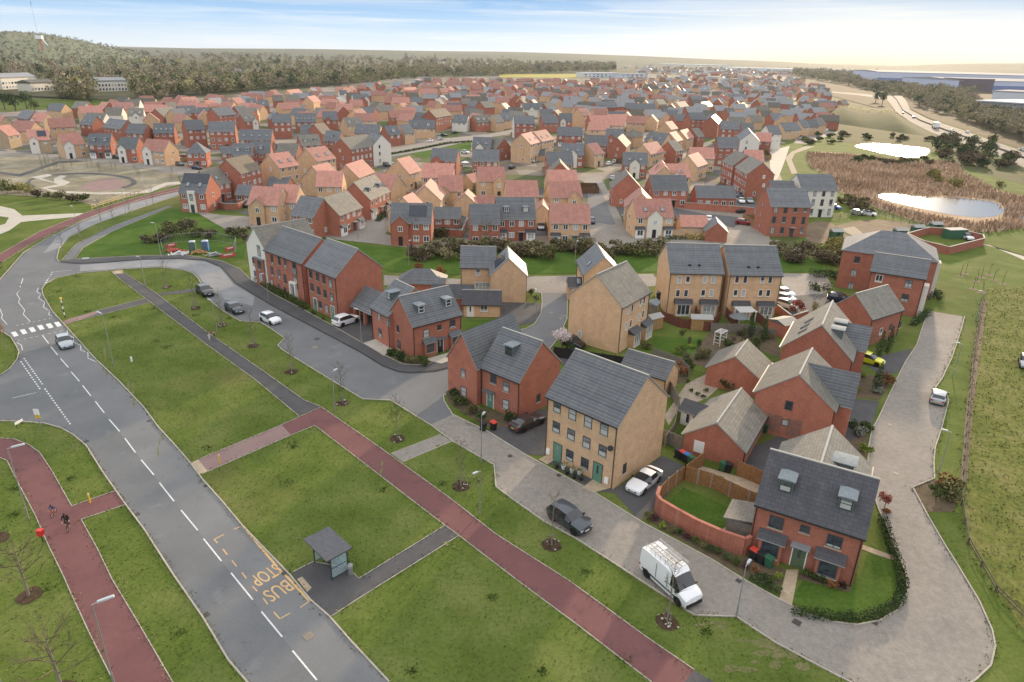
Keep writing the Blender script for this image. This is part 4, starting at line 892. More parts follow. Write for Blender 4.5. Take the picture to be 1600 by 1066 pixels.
x, y, rz = T2(h.fr('L'), 1.7); bb = MB(); bb.box(-.55, -.05, .5, .55, 0, 1.9); h.put('white_panel', bb.mesh('panel', M['paintwhite']), None, (x, y, 0), rz)
p1, p2 = G(1283, 724, 7.0), G(1300.5, 666.6, 7.0); a = math.atan2(p2.y-p1.y, p2.x-p1.x); nn = Vector((-math.sin(a), math.cos(a), 0)); o_ = p1-nn*3.9
r = root_at('house', 'house with pale grey roof, skylight and dormer, behind the charcoal-roofed detached house', 'house', o_.x, o_.y, math.degrees(a))
h = blk(r, o_.x, o_.y, math.degrees(a), (p2-p1).length, 7.8, 4.0, 7.0, 'conc', 'red'); h.skylight(2.0, .45, 'B', 1.0, 1.4); h.dormer(3.0, .35, 'F', 1.8, 1.3, 'g')
r = root_at('garage', 'buff-brick garage with slate roof behind the sage-door three-storey homes', 'garage', 14.39, 81.45, -34.5)
h = blk(r, 14.39, 81.45, -36, 6.4, 3.7, 2.4, 4.0, 'slate', 'buff')
pr1, pr2 = G(646, 419, 4.4), G(673, 419, 4.4)
r = root_at('garage', 'small red-brick garage with hipped slate roof behind the hedge trees', 'garage', pr1.x-2.7, pr1.y-2.6, 0)
h = blk(r, pr1.x-2.5, pr1.y-2.6, 0, (pr2-pr1).length+5, 5.2, 2.5, 4.4, 'slate', 'red', hip=True)
# summer house
g0 = G(1062, 662)
r = root_at('summer_house', 'white timber summer house with dark roof and glazed doors in the gravel garden', 'summer house', g0.x, g0.y, -38)
h = Blk(r, 0, 0, 0, 2.7, 2.6, 1.95, 2.7, 'slatedark', 'paintwhite', detail=1, eo=.3, vo=.35)
for u in (.9, 1.6): h.win('L', u, .35, .6, 1.35, 'w', False)
for u in (.9, 1.7): h.win('F', u, .35, .6, 1.35, 'w', False)
# ------------------------------------------------------------------ the estate: one line per house
# row | ridge end pixels x1 y1 x2 y2 | storeys | roof wall | options (dN dormers, sN skylights, gPW cross gable, h hip, p solar, xL/xR white gable end, b bays)
ROWS = {'pg': 'the playground-facing row', 'lf': 'the low far-edge cluster', 'tt': 'the tall orange-gabled terraces', 'wd': 'the rows below the woods',
        'av': 'the green-verge avenue', 'md': 'the buff middle streets', 'fr': 'the hedge-facing front row', 'ce': 'the central white-gabled streets',
        'la': 'the paved-lane houses', 'rr': 'the terracotta upper rows', 'gr': 'the grey-roofed upper streets', 'wu': 'the uppermost row by the woods', 'cl': 'the lower central streets', 'em': 'the row before the embankment', 'rd': 'the reed-bed side blocks'}
HS = """
lf -4 197 13 195 2 tB
lf -16 180 8 182 2 tB
lf 24 188.5 55 190 2 tB
lf 36 171.5 55 174 2 sR
lf 55 176 75 177 2 tB g.12W
lf 74 185 115 184 2 tB
pg 41 203 74 202 2 tB g.2W p
pg 90 210 124 208 2 tB g.2W
pg 139 209 174 209 2 sR d2 b
pg 190 214.5 216 215 2 sR g.2W
pg 230 217 265 219 2 tB g.25W
pg 302 221 312 221 2 sR h
pg 344 229 376 228.5 1 sR
pg 367 224 392 224 2 sR d2
tt 375 202.5 425 203 2 sR s4
tt 326 190 367 190 3 sR
tt 286 188 315 187 3 sR
tt 240 193 272 193 2 sR s4
tt 202 193 230 194 2 sR
tt 171 185 199 188 2 sR s3
tt 132 181 151 182 2 sR s2
tt 122 166 156 165 2 tB
tt 136 176 166 177 2 cW d2
tt 175 160 207 160 2 tB s3
tt 425 178 454 178 3 sR
tt 460 177 492 177 2.5 sR s5
tt 504 174 526 174 2.5 sR g.3R
wd 200 169 224 169 2 cW d2 g.5W
wd 225 159 252 159 2 tB
wd 242 170 267 167 2 cR g.6W
wd 276 166 304 165 2 sR d1
wd 282 152 305 151 2 tB s3
wd 319 157 335 156 2 tB
wd 330 149 349 149 2 tB s1
wd 330 169 359 167 3 sR
wd 311 168 326 168 2 sR
wd 347 156 362 156 2 cB d2
wd 362 153 375 152 2 tB
wd 377 145 396 145 2 tB
wd 365 166 382 165 2 sR
wd 375 178 395 177 2 cR d2 g.8W
wd 385 154 399 154 2 sR d1
wd 391 163 411 164 2 tB s2
wd 410 143 427 143 2 tB
wd 402 156 419 156 2 sR d1
wd 426 149 441 149 2 cR
wd 447 141 467 139 2 tB
wd 445 148 467 148 2 cB
wd 434 161 466 160 2 tB
wd 474 144 487 144 2 sB
wd 480 151 492 149 2.5 tB
wd 485 136 500 136 2 tB
wd 501 144 522 143 2 cW g.2W
wd 525 136 542 136 2 tB
wd 529 141 541 141 2 sW g.7W
wd 504 154 526 155 2 tB
wd 525 162 550 162 2 tB
wd 546 156 566 156 2 tB
wd 550 147 575 147 2 sW g.8W
wd 564 167 587 168 2 sR
wd 554 177 587 177 2 tB
av 475 195 487 195 2 sR
av 490 194 506 192 2.5 bR
av 510 204 534 205 2 sR d1
av 466 211 497 210 2 cR d2
av 536 184 561 183 2 cB d2
av 556 194 595 195 2 sB s2
av 532 216 573 210 3 cR
av 579 208.5 596 211 3 sW xR
av 400 221 416 221 2 sR d1
av 436 224 467 225 2 cR
av 600 197 620 196 2 sR d1
av 625 195 637 194 2 sB
av 639 187.5 679 188 2 sB d2 xR
av 670 172.5 695 169 3 bR
av 650 176 672 177 2.5 sR
av 710 179 732 180 2 sW s2
av 739 180 765 179 2 cR d3
av 767 180 780 179 2 cB
av 779 177 796 176 2 sB d1
av 676 231.5 716 233 2 sR g.25R
av 739 233 780 234 2 sR
av 740 214 769 215 2 sR g.4W s2
av 772 214 786 216 2 cR
md 419 241 450 237 3 tB s2
md 477.5 232.5 507.5 228 3 tB s2
fr 288 270.6 329 272 2.5 sR P s2
fr 315 266 339 262.5 2 cR s1
md 352.5 249 386 242 3 bR
md 379 289 401 290 1 sR
md 424 276 452 277.5 1 sR
md 395 291 442 293 2 tB g.35B
md 435 288 462 289 2 tB
md 487.5 260 512.5 254 2 tB
md 496 267 536 267.5 2 tB
md 540 257.5 566 249 2 tB
md 552.5 285 585 273 2.5 cR d2 b
md 585 270 622 274 2 tB
md 620 249 640 244 2.5 tB
md 660 255 709 256 2 tB
md 689 274 717.5 274 2 tB g.2B
md 664 290 673 279 2 tB
md 634 306 640 303 2 tB
md 727.5 301 730.5 296.5 1.5 tB
md 751 305.6 774 306 1 tB
md 746 260.6 787.5 260.6 2 tB g.75B
md 733 272 744 270 1 tB
md 790 282 839 282 2 tB
md 857 283.5 905 283 2 tB g.72B
md 855 265.6 900 265.6 2 tB
md 875.6 254 874 247.5 2.5 cR
fr 505 309.5 542 298 2 cR b
fr 473 306 503 310 2 sR
fr 612 317 675 318 2 sR g.25R p
fr 679 323.5 720 324 1 sR
fr 739 319 774 319 2 sR
fr 775 308.5 834 308.5 2.5 sR d2 b
fr 847.5 320 849 310 1.5 tB
fr 860 318 920.6 319 2 tB b
fr 989 310.6 1047.5 310.6 2 tB g.5W s2 b
fr 1001 292 1003.5 303 2 tB
fr 1064 336 1102.5 337 1 tB
fr 1119 341 1121 346 1 sR
ce 814 210 832.5 205.6 3 tB s2
ce 833 206 852.5 202.5 3 tB s2
ce 802.5 180.6 834 181 3 sR xL
ce 815 161 846 161 2.5 sW g.4W g.85W
ce 849 161 865 160 2.5 cR
ce 846 181 870 181 2 sR
ce 874 177 894 177.5 2.5 sR g.3W
ce 902.5 170 916 169 3 tB s2
ce 871 198 910 199 2 sR b
ce 877.5 224 912.5 225 2 sR g.5W s2
ce 854 237 894 237.5 2 sR
ce 917.5 225 932.5 223 2 tB
ce 915 210.6 950 212 2 sR
ce 947.5 201 975 202 2 sR g.3R
ce 965 215.5 973 209 2 cR
ce 920 190.6 951 191 2 tB
ce 944 184 976 185 2 tB
ce 980 181 1009 182 2 tB
ce 977.5 160.6 1024 162 3 sR
ce 929 159 961 159 3 sR g.2R
ce 957 178 969 177.5 1 cR
ce 829 232 849 232.5 1 sB
ce 985 200 995 201 2 cB h
ce 1004 225 1026 221 2 tB
ce 1015 206 1045 209 2 sB g.4B s2
ce 974 237.5 1012 239 2 sR g.5W s2
ce 982 272 977 264 2.5 cR
la 1016 273.5 1071 274 2 sR
la 1029 256 1074 256 2 tB g.5W s2
la 1034 250 1040 260 2 tB
la 1086 290 1147 291 1.5 sR
la 1039 191 1050 189 2 tB
la 1062.5 204 1074 201 2 tB
la 1046 207.5 1056 205 2 tB
la 1081 201 1091 200 2 cR
la 1044 221 1056 219 2 cR
la 1077.5 230 1115 231 2 tB
la 1075 243 1091 238 2 tB
la 1150 235 1167.5 242 3 cR
la 1172 244 1192 254 3 cR
la 1162.5 234 1192.5 235 2 tR
la 1075 176 1099 176 3 sR
la 1111 183 1118 178 3 sR
la 1126 189 1155 190 3 sR s2
la 1037.5 171 1060 172 2 sB
la 1121 214 1152.5 215 3 sR
la 1174 207.5 1168 199 3 sR xR
gr 1134 169 1146 169 2 sR
gr 1135 147 1166 147 2 sB
gr 1137.5 182.5 1162.5 183 2 cB
gr 1159 192 1176 192.5 2 sR
gr 1170 180 1187.5 180 2 cB
gr 1189 207 1200 207.5 2 tR
gr 1200 196 1212.5 196 3 sW xR
gr 1234 164 1255 165 2 sR
gr 1202.5 177 1220 177 2 sR
gr 1179 166 1200 166 2 cB
gr 1250 144 1264 144 2 sR
gr 1209 147.5 1225 147.5 2 sR
gr 1153 163 1166 158 2 cB
gr 1095 160 1108 158 2 sB
gr 1056 160 1070 158 2 cB
gr 1024 156 1036 155 2 cB
gr 1078 150 1095 150 3 sR
em 1219 192 1245 191 2 sB
em 1247.5 188 1259 187.5 2 sB
em 1262 187 1273 187 2 sB
em 1271 185 1284 184 2 cB
em 1269 157.5 1309 157.5 2.5 sR
em 1311 157 1321 156 2 cR
rd 1199 294 1260 295 3 sR
rd 1246 272.5 1301 273 3 sW
rd 1203 282 1240 283 2.5 sR
rr 607.5 172.5 645 172.5 2 tR
rr 612.5 152 639 152 3 tB
rr 641 152 659 152 2 sR
rr 655 139 680 139 3 tB
rr 630 137 649 136 2 tB
rr 602.5 136 620 136 2 tB
rr 687 138 704 138 2 tB s2
rr 711 143 729 142.5 2 sR
rr 686 148 702.5 148 2 sR
rr 679 155 687.5 154 2 sR
rr 699 161 719 161 2 sR
rr 726 168 744 168 2 sR
rr 720 154 734 154 2 cR
rr 736 157.5 745 158 2 sR
rr 750 159 766 158 3 cR
rr 774 152 795 152.5 3 tB
rr 727.5 148.5 749 148 2 tB
rr 786 170.6 800 171 2 sR
"""
recs = []
for ln in HS.strip().splitlines():
    p = ln.split(); row = p[0]; x1, y1, x2, y2, st = map(float, p[1:6])
    recs.append(dict(row=row, px=(x1, y1, x2, y2), st=st, roof=p[6][0], wall=p[6][1], opts=p[7:], xm=(x1+x2)/2, ym=(y1+y2)/2))
for q in recs:
    if q['row'] == 'wd' and q['ym'] < 157: q['row'] = 'wu'
    if q['row'] == 'ce' and q['ym'] > 196: q['row'] = 'cl'
cnt = {}
for r_ in sorted(recs, key=lambda q: q['xm']):
    cnt[r_['row']] = cnt.get(r_['row'], 0)+1; r_['k'] = cnt[r_['row']]
def feat(opts, st):
    f = []
    for o in opts:
        if o[0] == 'd': f.append('dormers' if o != 'd1' else 'a dormer')
        elif o[0] == 's' and o[1:].isdigit(): f.append('skylights')
        elif o[0] == 'g': f.append('white gable' if o[-1] == 'W' else 'cross gable')
        elif o == 'h': f.append('hipped roof')
        elif o in 'pP': f.append('solar panels')
        elif o[0] == 'x': f.append('white end')
    seen = []
    for q in f:
        if q not in seen: seen.append(q)
    return seen[:1]
footprints = []
for r_ in recs:
    st = r_['st']; D = 7.6 if st != 1 else 5.0
    if st == 1.5: D = 6.0
    if st >= 2.5: D = 8.2
    x, y, a, L, he, hr, dist = ridge_frame(*r_['px'], st, D)
    if st == 3 and r_['row'] == 'rd': D = 9.0
    near = dist < 330; mid = dist < 470
    f = feat(r_['opts'], st); kind = {1: 'garage', 1.5: 'annexe', 2: 'house', 2.5: 'tall house', 3: 'three-storey house'}[st]
    lab = f"{RL[r_['roof']]} {WL[r_['wall']]} {kind}" + (f" with {f[0]}" if f else '') + f", {ORD[r_['k']]} from left in {ROWS[r_['row']]}"
    w = lab.split()
    if len(w) > 16:
        lab = f"{RL[r_['roof']]} {WL[r_['wall']]} {kind}, {ORD[r_['k']]} from left in {ROWS[r_['row']]}"
    nm = {1: 'garage', 1.5: 'garage', 2: 'house', 2.5: 'house', 3: 'three_storey_house'}[st]
    root = root_at(nm, lab, 'garage' if st < 2 else 'house', x, y, math.degrees(a), 'houses of the estate')
    hip = 'h' in r_['opts']
    wall = WN[r_['wall']]
    if wall == 'buff' and rnd.random() < .3 and r_['row'] in ('pg', 'lf'): wall = 'stone'
    h = Blk(root, 0, 0, 0, L, D, he, hr, RN[r_['roof']], wall, hip=hip, detail=1 if near else 0)
    footprints.append((x, y, a, L, D))
    ns = 1 if st < 2 else (2 if st < 3 else 3)
    ds = Vector((-x, -y, 0))
    wings = [o for o in r_['opts'] if o[0] == 'g']; occ = [(L*.32, L*.6)] if 'P' in r_['opts'] else []
    for o in wings:
        pos = float(o[1:-1]); w = min(3.6, L*.42); u0 = max(.05, min(L-w-.05, pos*L-w/2)); occ.append((u0-.2, u0+w+.2))
        whit = WN[o[-1]]
        h.wing(u0, u0+w, .45 if o[-1] == 'W' else .8, None, whit, he=he, win=[(0, 3.2, 1.0, 1.2)] + ([] if near else []), door='black' if near else None)
    free = lambda u, m=.55: all(not (a0-m < u < b0+m) for a0, b0 in occ)
    if mid and not (r_['st'] == 1 and r_['wall'] == 'B' and L < 8):
        n = max(2, int(round(L/(2.5 if near else 3.0)))); doors = False
        sty = 'w' if r_['row'] != 'rd' else 'g'
        for s_ in range(ns):
            for i in range(n):
                u = L*(i+.5)/n; z = .85+s_*2.6
                if not free(u): continue
                if s_ == 0 and not doors and i == n//2 and near and st >= 2 and not wings:
                    h.door('F', u, rnd.choice(['black', 'anth', 'green']), canopy='trim'); doors = True; continue
                if s_ == 0 and 'b' in r_['opts'] and i in (0, n-1): h.bay('F', u, 2.0, 2.2, .6, wall if st > 2.5 else 'paintwhite', 'slatedark', 'w'); continue
                if not near and s_ == 0: continue
                if r_['row'] == 'rd': h.win('F', u, z-.3, .9, 1.8, 'g', False)
                else: h.win('F', u, z, 1.15 if s_ else 1.3, 1.3, sty, False)
        if near and st >= 2:
            for f_ in ('L', 'R'):
                fx, fy, frz = T2(h.fr(f_), 0); nx = Matrix.Rotation(a, 3, 'Z') @ Vector((-1 if f_ == 'L' else 1, 0, 0))
                if nx.dot(ds) > 0:
                    for s_ in range(ns):
                        if rnd.random() < .75: h.win(f_, D*(.32+.36*rnd.random()), .95+2.6*s_, .75, 1.1, sty, False)
    for o in r_['opts']:
        if o[0] == 'd':
            n = int(o[1])
            for i in range(n): h.dormer(L*(i+.5)/n if n > 1 else L*.5, .3, 'F', 1.2, 1.1, 'w', 'leadside' if near else 'paintwhite', 'lead')
        elif o[0] == 's' and o[1:].isdigit():
            n = int(o[1:])
            for i in range(n): h.skylight(L*(i+.6)/(n+.2), .38, 'F', .9, 1.3)
        elif o == 'P':
            h.solar(.15, L-.15, .45, .97); bb = MB(); bb.box(L*.32, -.35, 0, L*.6, .1, he+.25); h.put('white_panel', bb.mesh('panel', M['white'])); h.win('F', L*.46, 3.1, .9, 1.7, 'g', False, None, .35); h.door('F', L*.46, 'anth', canopy=False, out=.35)
        elif o == 'p': h.solar(L*.45, L*.88, .3, .85)
        elif o[0] == 'x':
            fc = o[1]; bb = MB(); e = .06; ht = hr-.12
            bb.raw([(-.02, -e, 0), (D+.02, -e, 0), (D+.02, -e, he), (D/2, -e, ht), (-.02, -e, he), (-.02, 0, 0), (D+.02, 0, 0), (D+.02, 0, he), (D/2, 0, ht), (-.02, 0, he)],
                   [(0,1,2,3,4), (0,5,6,1), (1,6,7,2), (2,7,8,3), (3,8,9,4), (4,9,5,0)])
            x_, y_, rz_ = T2(h.fr(fc), 0); h.put('rendered_gable', bb.mesh('rendered_gable', M['white']), None, (x_, y_, 0), rz_)
            for s_ in range(ns): h.win(fc, D*.35, 1+2.6*s_, .7, 1.3, 'g', False, None, .06)
        elif o[0] == 'h' : pass
# far rows, too small for windows, set out street by street; the annotated houses keep their ground
hm = {}
def far_mesh(roof, wall, L, D):
    k = (roof, wall, L)
    if k in hm: return hm[k]
    he, hr = 5.1, 8.6; w = MB(); w.raw([(0,0,0),(L,0,0),(L,D,0),(0,D,0),(0,0,he),(L,0,he),(L,D,he),(0,D,he),(0,D/2,hr-.06),(L,D/2,hr-.06)], [(0,1,5,4),(2,3,7,6),(1,2,6,9,5),(3,0,4,8,7)])
    r = MB(); e = .3; v = .1; sl = (hr-he)/(D/2); W = (D/2+e)*1.36; ze = he-e*sl+.08; x0, x1 = -v, L+v
    r.raw([(x0,-e,ze),(x1,-e,ze),(x1,D/2,hr+.08),(x0,D/2,hr+.08),(x1,D+e,ze),(x0,D+e,ze)], [(0,1,2,3),(3,2,4,5)])
    r.u = {0: [(0,0),(L,0),(L,W),(0,W)], 1: [(0,W),(L,W),(L,0),(0,0)]}
    hm[k] = (w.mesh('wall', M[wall]), r.mesh('roof', M[roof])); return hm[k]
def clear(cx, cy, rad):
    for x, y, a, L, D in footprints:
        mx = x+math.cos(a)*L/2-math.sin(a)*D/2; my = y+math.sin(a)*L/2+math.cos(a)*D/2
        if (mx-cx)**2+(my-cy)**2 < rad*rad: return False
    return True
FAR = []
LANEPTS = []
for seg in ([(600, 240), (687, 217), (762, 210), (805, 204)], [(905, 275), (925, 300)], [(640, 242), (700, 230), (736, 228)], [(1215, 250), (1240, 222)], [(1250, 218), (1300, 206)]):
    for a_, b_ in zip(seg, seg[1:]): LANEPTS += [G(*a_).lerp(G(*b_), i/10) for i in range(11)]
def far_row(x0, y0, x1, y1, n, roofs, walls, jit=3.0, rot=None):
    a, b = G(x0, y0, 8.6), G(x1, y1, 8.6); base = math.atan2(b.y-a.y, b.x-a.x)
    for i in range(n):
        p = a.lerp(b, (i+.5)/n); p.x += rnd.uniform(-jit, jit); p.y += rnd.uniform(-jit*3, jit*3)
        if not clear(p.x, p.y, 14): continue
        L = rnd.choice((9, 11, 14)); ang = (base if rot is None else R(rot))+rnd.choice((0, 0, 0, math.pi/2))+R(rnd.uniform(-8, 8))
        FAR.append((p.x, p.y, ang, L, rnd.choice(roofs), rnd.choice(walls))); footprints.append((p.x, p.y, ang, L, 8))
for y0, y1, n in ((121.5, 122.5, 18), (125, 126, 17), (129, 129.5, 16), (133, 134, 14)): far_row(650, y0, 800, y1, n, ('terra', 'terra', 'terra', 'slate'), ('red', 'buff', 'red'))
for y0, y1, n in ((123, 127, 18), (127, 131, 18), (131.5, 134, 17), (136, 138, 16), (141, 142, 14), (147, 148, 11)): far_row(800, y0, 1000, y1, n, ('terra', 'terra', 'terra', 'conc'), ('red', 'buff', 'red'), rot=-62 if y0 > 126 and y0 < 138 else None)
for y0, y1, n in ((121, 118, 16), (126, 123, 18), (132, 128, 18), (139, 134, 16), (148, 139, 15), (156, 150, 12)): far_row(1000, y0, 1260, y1, n, ('slate', 'conc', 'slate', 'conc'), ('red', 'buff', 'buff', 'white'))
for y0, n in ((142, 9), (146, 8), (152, 7), (158, 6)): far_row(560 if y0 < 150 else 690, y0, 800, y0-1, n, ('terra', 'conc', 'terra', 'slate'), ('buff', 'red'))
nfill = 0
for k in range(2600):    # houses filling the middle distance between the ones read off the photograph
    px = rnd.uniform(60, 1290); py = rnd.uniform(118, 206); e_ = np.interp(px, [60, 180, 300, 470, 640, 900, 1100, 1260, 1290], [176, 160, 154, 142, 122, 122, 116, 124, 146])
    if py < e_+(13 if px < 640 else 9 if px < 1000 else 3) or (px < 150 and py > 188): continue
    p = G(px, py)
    if not clear(p.x, p.y, 15.5 if py < 160 else 14.5): continue
    if any((p-q).length < 11 for q in LANEPTS): continue
    tl = px < 1000-(py-120)*3; FAR.append((p.x, p.y, R(rnd.choice((-12, -35, 8, 20, -62, 75))), rnd.choice((8.5, 10, 12)), rnd.choice(('terra', 'terra', 'slate', 'conc') if tl else ('slate', 'conc', 'slate', 'terra')), rnd.choice(('red', 'buff', 'red', 'buff', 'white') if k % 5 == 0 else ('red', 'buff')))); footprints.append((p.x, p.y, 0, 8, 7.6)); nfill += 1
FAR.sort(key=lambda q: q[1])
nindiv = max(0, 292-len(recs)-30)
massv, massf, massm = [], [], []
mm = ['red', 'buff', 'white', 'terra', 'slate', 'conc']
GL = {'terra': ('small terracotta-roofed house among the crowded back streets of the estate', 'back street terracotta houses'),
      'slate': ('small slate-roofed house among the crowded back streets of the estate', 'back street slate houses'),
      'conc': ('small grey-tiled house among the crowded back streets of the estate', 'back street grey-tiled houses')}
for i, (x, y, ang, L, roof, wall) in enumerate(FAR):
    w, rf = far_mesh(roof, wall, L, 7.6)
    if i < nindiv:
        t = thing('house', GL[roof][0], 'house', (x, y, 0), ang, GL[roof][1]); link('wall', w, t); link('roof', rf, t)
    else:
        mt = Matrix.Translation((x, y, 0)) @ Matrix.Rotation(ang, 4, 'Z')
        for me, mi in ((w, mm.index(wall)), (rf, mm.index(roof))):
            k = len(massv); massv += [mt @ v.co for v in me.vertices]
            for p in me.polygons: massf.append(tuple(k+q for q in p.vertices)); massm.append(mi)
def mass_house(x, y, ang, L, roof, wall):
    w, rf = far_mesh(roof, wall, L, 7.6); mt = Matrix.Translation((x, y, 0)) @ Matrix.Rotation(ang, 4, 'Z')
    for me, mi in ((w, mm.index(wall)), (rf, mm.index(roof))):
        k = len(massv); massv.extend(mt @ v.co for v in me.vertices)
        for p in me.polygons: massf.append(tuple(k+q for q in p.vertices)); massm.append(mi)
for k in range(420):   # the town towards the horizon
    px = rnd.uniform(1000, 1330); py = 101+rnd.random()**.8*16+(px-1000)*.012
    p = G(px, py); mass_house(p.x, p.y, rnd.uniform(0, 6.3), rnd.choice((9, 11, 14, 30)), rnd.choice(('slate', 'conc', 'slate', 'terra')), rnd.choice(('red', 'buff', 'white')))
for k in range(70):
    px = rnd.uniform(640, 1000); py = rnd.uniform(98, 112); p = G(px, py); mass_house(p.x, p.y, rnd.uniform(0, 6.3), rnd.choice((9, 11, 14)), rnd.choice(('slate', 'conc', 'terra')), rnd.choice(('white', 'buff')))
b = MB(); b.v = [tuple(v) for v in massv]; b.f = massf; b.m = massm
struct('distant_houses', b.mesh('distant_houses', [M[k] for k in mm]), 'stuff')
# ------------------------------------------------------------------ vehicles
def paint(name, col, metal=.0, rough=.28):
    t = NT(name); t.b.inputs['Base Color'].default_value = col; t.b.inputs['Metallic'].default_value = metal; t.b.inputs['Roughness'].default_value = rough
    t.b.inputs['Coat Weight'].default_value = .6; t.b.inputs['Coat Roughness'].default_value = .06; return t.mat
PA = {'white': paint('white_car_paint', (.70, .71, .72, 1)), 'black': paint('black_car_paint', (.012, .013, .016, 1)), 'grey': paint('grey_car_paint', (.045, .055, .070, 1), .3),
      'silver': paint('silver_car_paint', (.36, .39, .42, 1), .5), 'yellow': paint('yellow_car_paint', (.62, .60, .02, 1)), 'blue': paint('blue_car_paint', (.02, .09, .30, 1), .2),
      'red': paint('red_car_paint', (.28, .015, .02, 1)), 'navy': paint('navy_car_paint', (.012, .018, .05, 1), .2), 'brown': paint('bronze_car_paint', (.06, .05, .05, 1), .4), 'green': paint('dark_green_car_paint', (.05, .09, .085, 1), .3)}
CGL = plain('car_glass', (.015, .02, .024, 1), .05, .8); TYRE = plain('tyre_rubber', (.015, .015, .016, 1), .8, .2); RIM = plain('alloy_rim', (.30, .31, .32, 1), .35, .5, .7)
HLT = plain('headlamp', (.62, .64, .66, 1), .1, .8); TLT = plain('tail_lamp', (.35, .015, .015, 1), .2, .6); GRL = plain('grille_black', (.012, .012, .013, 1), .45); PLW = plain('white_plate', (.65, .65, .62, 1), .5); PLY = plain('yellow_plate', (.60, .46, .05, 1), .5)
# stations nose to tail: x, floor, belt, top, half width, half width of the roof
PROF = {
 'hatch': [(2.0,.34,.56,.60,.62,.5),(1.93,.22,.64,.72,.76,.62),(1.55,.19,.80,.90,.86,.72),(1.05,.19,.88,.99,.88,.74),(.92,.19,.90,1.01,.88,.74),(.15,.19,.94,1.44,.88,.60),(-.5,.19,.96,1.49,.88,.62),(-1.1,.19,.98,1.46,.88,.60),(-1.55,.20,1.0,1.38,.86,.58),(-1.86,.24,1.0,1.03,.82,.66),(-2.0,.34,.70,.76,.74,.6)],
 'suv': [(2.2,.36,.66,.72,.66,.55),(2.12,.26,.78,.88,.82,.66),(1.75,.24,.94,1.04,.92,.76),(1.15,.24,1.0,1.11,.94,.78),(1.0,.24,1.02,1.13,.94,.78),(.25,.24,1.04,1.60,.94,.66),(-.5,.24,1.06,1.66,.94,.68),(-1.2,.24,1.08,1.63,.94,.66),(-1.75,.26,1.10,1.55,.92,.64),(-2.1,.30,1.08,1.14,.88,.72),(-2.2,.40,.80,.88,.80,.66)],
 'saloon': [(2.4,.34,.56,.60,.64,.5),(2.32,.20,.64,.72,.80,.64),(1.9,.18,.78,.88,.90,.74),(1.15,.18,.86,.97,.92,.76),(1.0,.18,.88,.99,.92,.76),(.15,.18,.92,1.38,.92,.60),(-.5,.18,.94,1.42,.92,.61),(-1.1,.18,.96,1.36,.92,.59),(-1.85,.20,.98,1.08,.90,.66),(-2.25,.24,.94,1.02,.86,.70),(-2.38,.34,.70,.80,.78,.6)],
 'coupe': [(2.3,.32,.54,.58,.66,.5),(2.22,.18,.62,.70,.82,.64),(1.8,.16,.76,.86,.91,.74),(1.0,.16,.84,.95,.92,.76),(.82,.16,.86,.97,.92,.76),(0,.16,.90,1.33,.92,.58),(-.5,.16,.92,1.37,.92,.59),(-1.1,.16,.94,1.30,.92,.57),(-1.8,.18,.97,1.06,.91,.64),(-2.2,.22,.93,1.02,.86,.70),(-2.32,.34,.70,.80,.78,.6)],
 'van': [(2.7,.36,.74,.80,.74,.62),(2.62,.26,.90,1.02,.90,.76),(2.25,.24,1.10,1.24,.98,.84),(1.95,.24,1.18,1.34,1.0,.86),(1.85,.24,1.2,1.38,1.0,.86),(1.15,.24,1.30,2.20,1.0,.78),(.85,.24,1.35,2.42,1.0,.86),(-.2,.24,1.40,2.48,1.0,.88),(-2.4,.26,1.40,2.46,1.0,.88),(-2.66,.28,1.38,2.40,.98,.86),(-2.7,.36,1.36,2.3,.96,.84)],
}
def car_parts(kind):
    P = PROF[kind]; nst = len(P); body = MB(); gl = {'windscreen': MB(), 'rear_window': MB(), 'side_window': [MB(), MB()]}
    rings = []
    for i_, (x, zb, zs, zt, wh, wt) in enumerate(P):
        if 5 <= i_ <= 8 and kind != 'van': wt = min(wt*1.14, wh*.86)
        zm = zb+(zs-zb)*.45
        half = [(0, zb), (wh*.9, zb), (wh, zm), (wh*.985, zs), (wt, zt-.035), (wt*.5, zt), (0, zt+.012)]
        rings.append([(x, -y, z) for y, z in half][::1]+[(x, y, z) for y, z in half[1:-1]][::-1])
    m = len(rings[0]); body.v = [p for r in rings for p in r]
    # ring order: 0 bottom, 1..5 right side up, 6 top, 7..11 left side down
    for i in range(nst-1):
        for j in range(m):
            k = (j+1) % m; q = (i*m+j, i*m+k, (i+1)*m+k, (i+1)*m+j)
            seg = {3: 'side0', 8: 'side1', 4: 'top', 5: 'top', 6: 'top', 7: 'top'}.get(j)
            tgt = None
            if seg == 'top' and i == 4: tgt = gl['windscreen']
            elif seg == 'top' and i == 8 and kind in ('hatch', 'suv'): tgt = gl['rear_window']
            elif seg == 'top' and i == 7 and kind in ('saloon', 'coupe'): tgt = gl['rear_window']
            elif seg in ('side0', 'side1') and (5 <= i <= 7 if kind != 'van' else i in (4, 5)): tgt = gl['side_window'][int(seg[-1])]
            elif seg in ('side0', 'side1') and i == 4 and kind != 'van': tgt = gl['side_window'][int(seg[-1])]
            if tgt is None: body.f.append(q); body.m.append(0)
            else: tgt.raw([body.v[a] for a in q], [(0, 1, 2, 3)])
    body.f.append(tuple(range(m))[::-1]); body.m.append(0); body.f.append(tuple((nst-1)*m+j for j in range(m))); body.m.append(0)
    body.f = [f[::-1] for f in body.f]
    for t in [gl['windscreen'], gl['rear_window']]+gl['side_window']: t.f = [f[::-1] for f in t.f]
    wb = {'hatch': (1.28, -1.22), 'suv': (1.36, -1.34), 'saloon': (1.45, -1.42), 'coupe': (1.42, -1.38), 'van': (1.85, -1.75)}[kind]; W = P[6][4]
    return body, gl, wb, W
_wh = {}
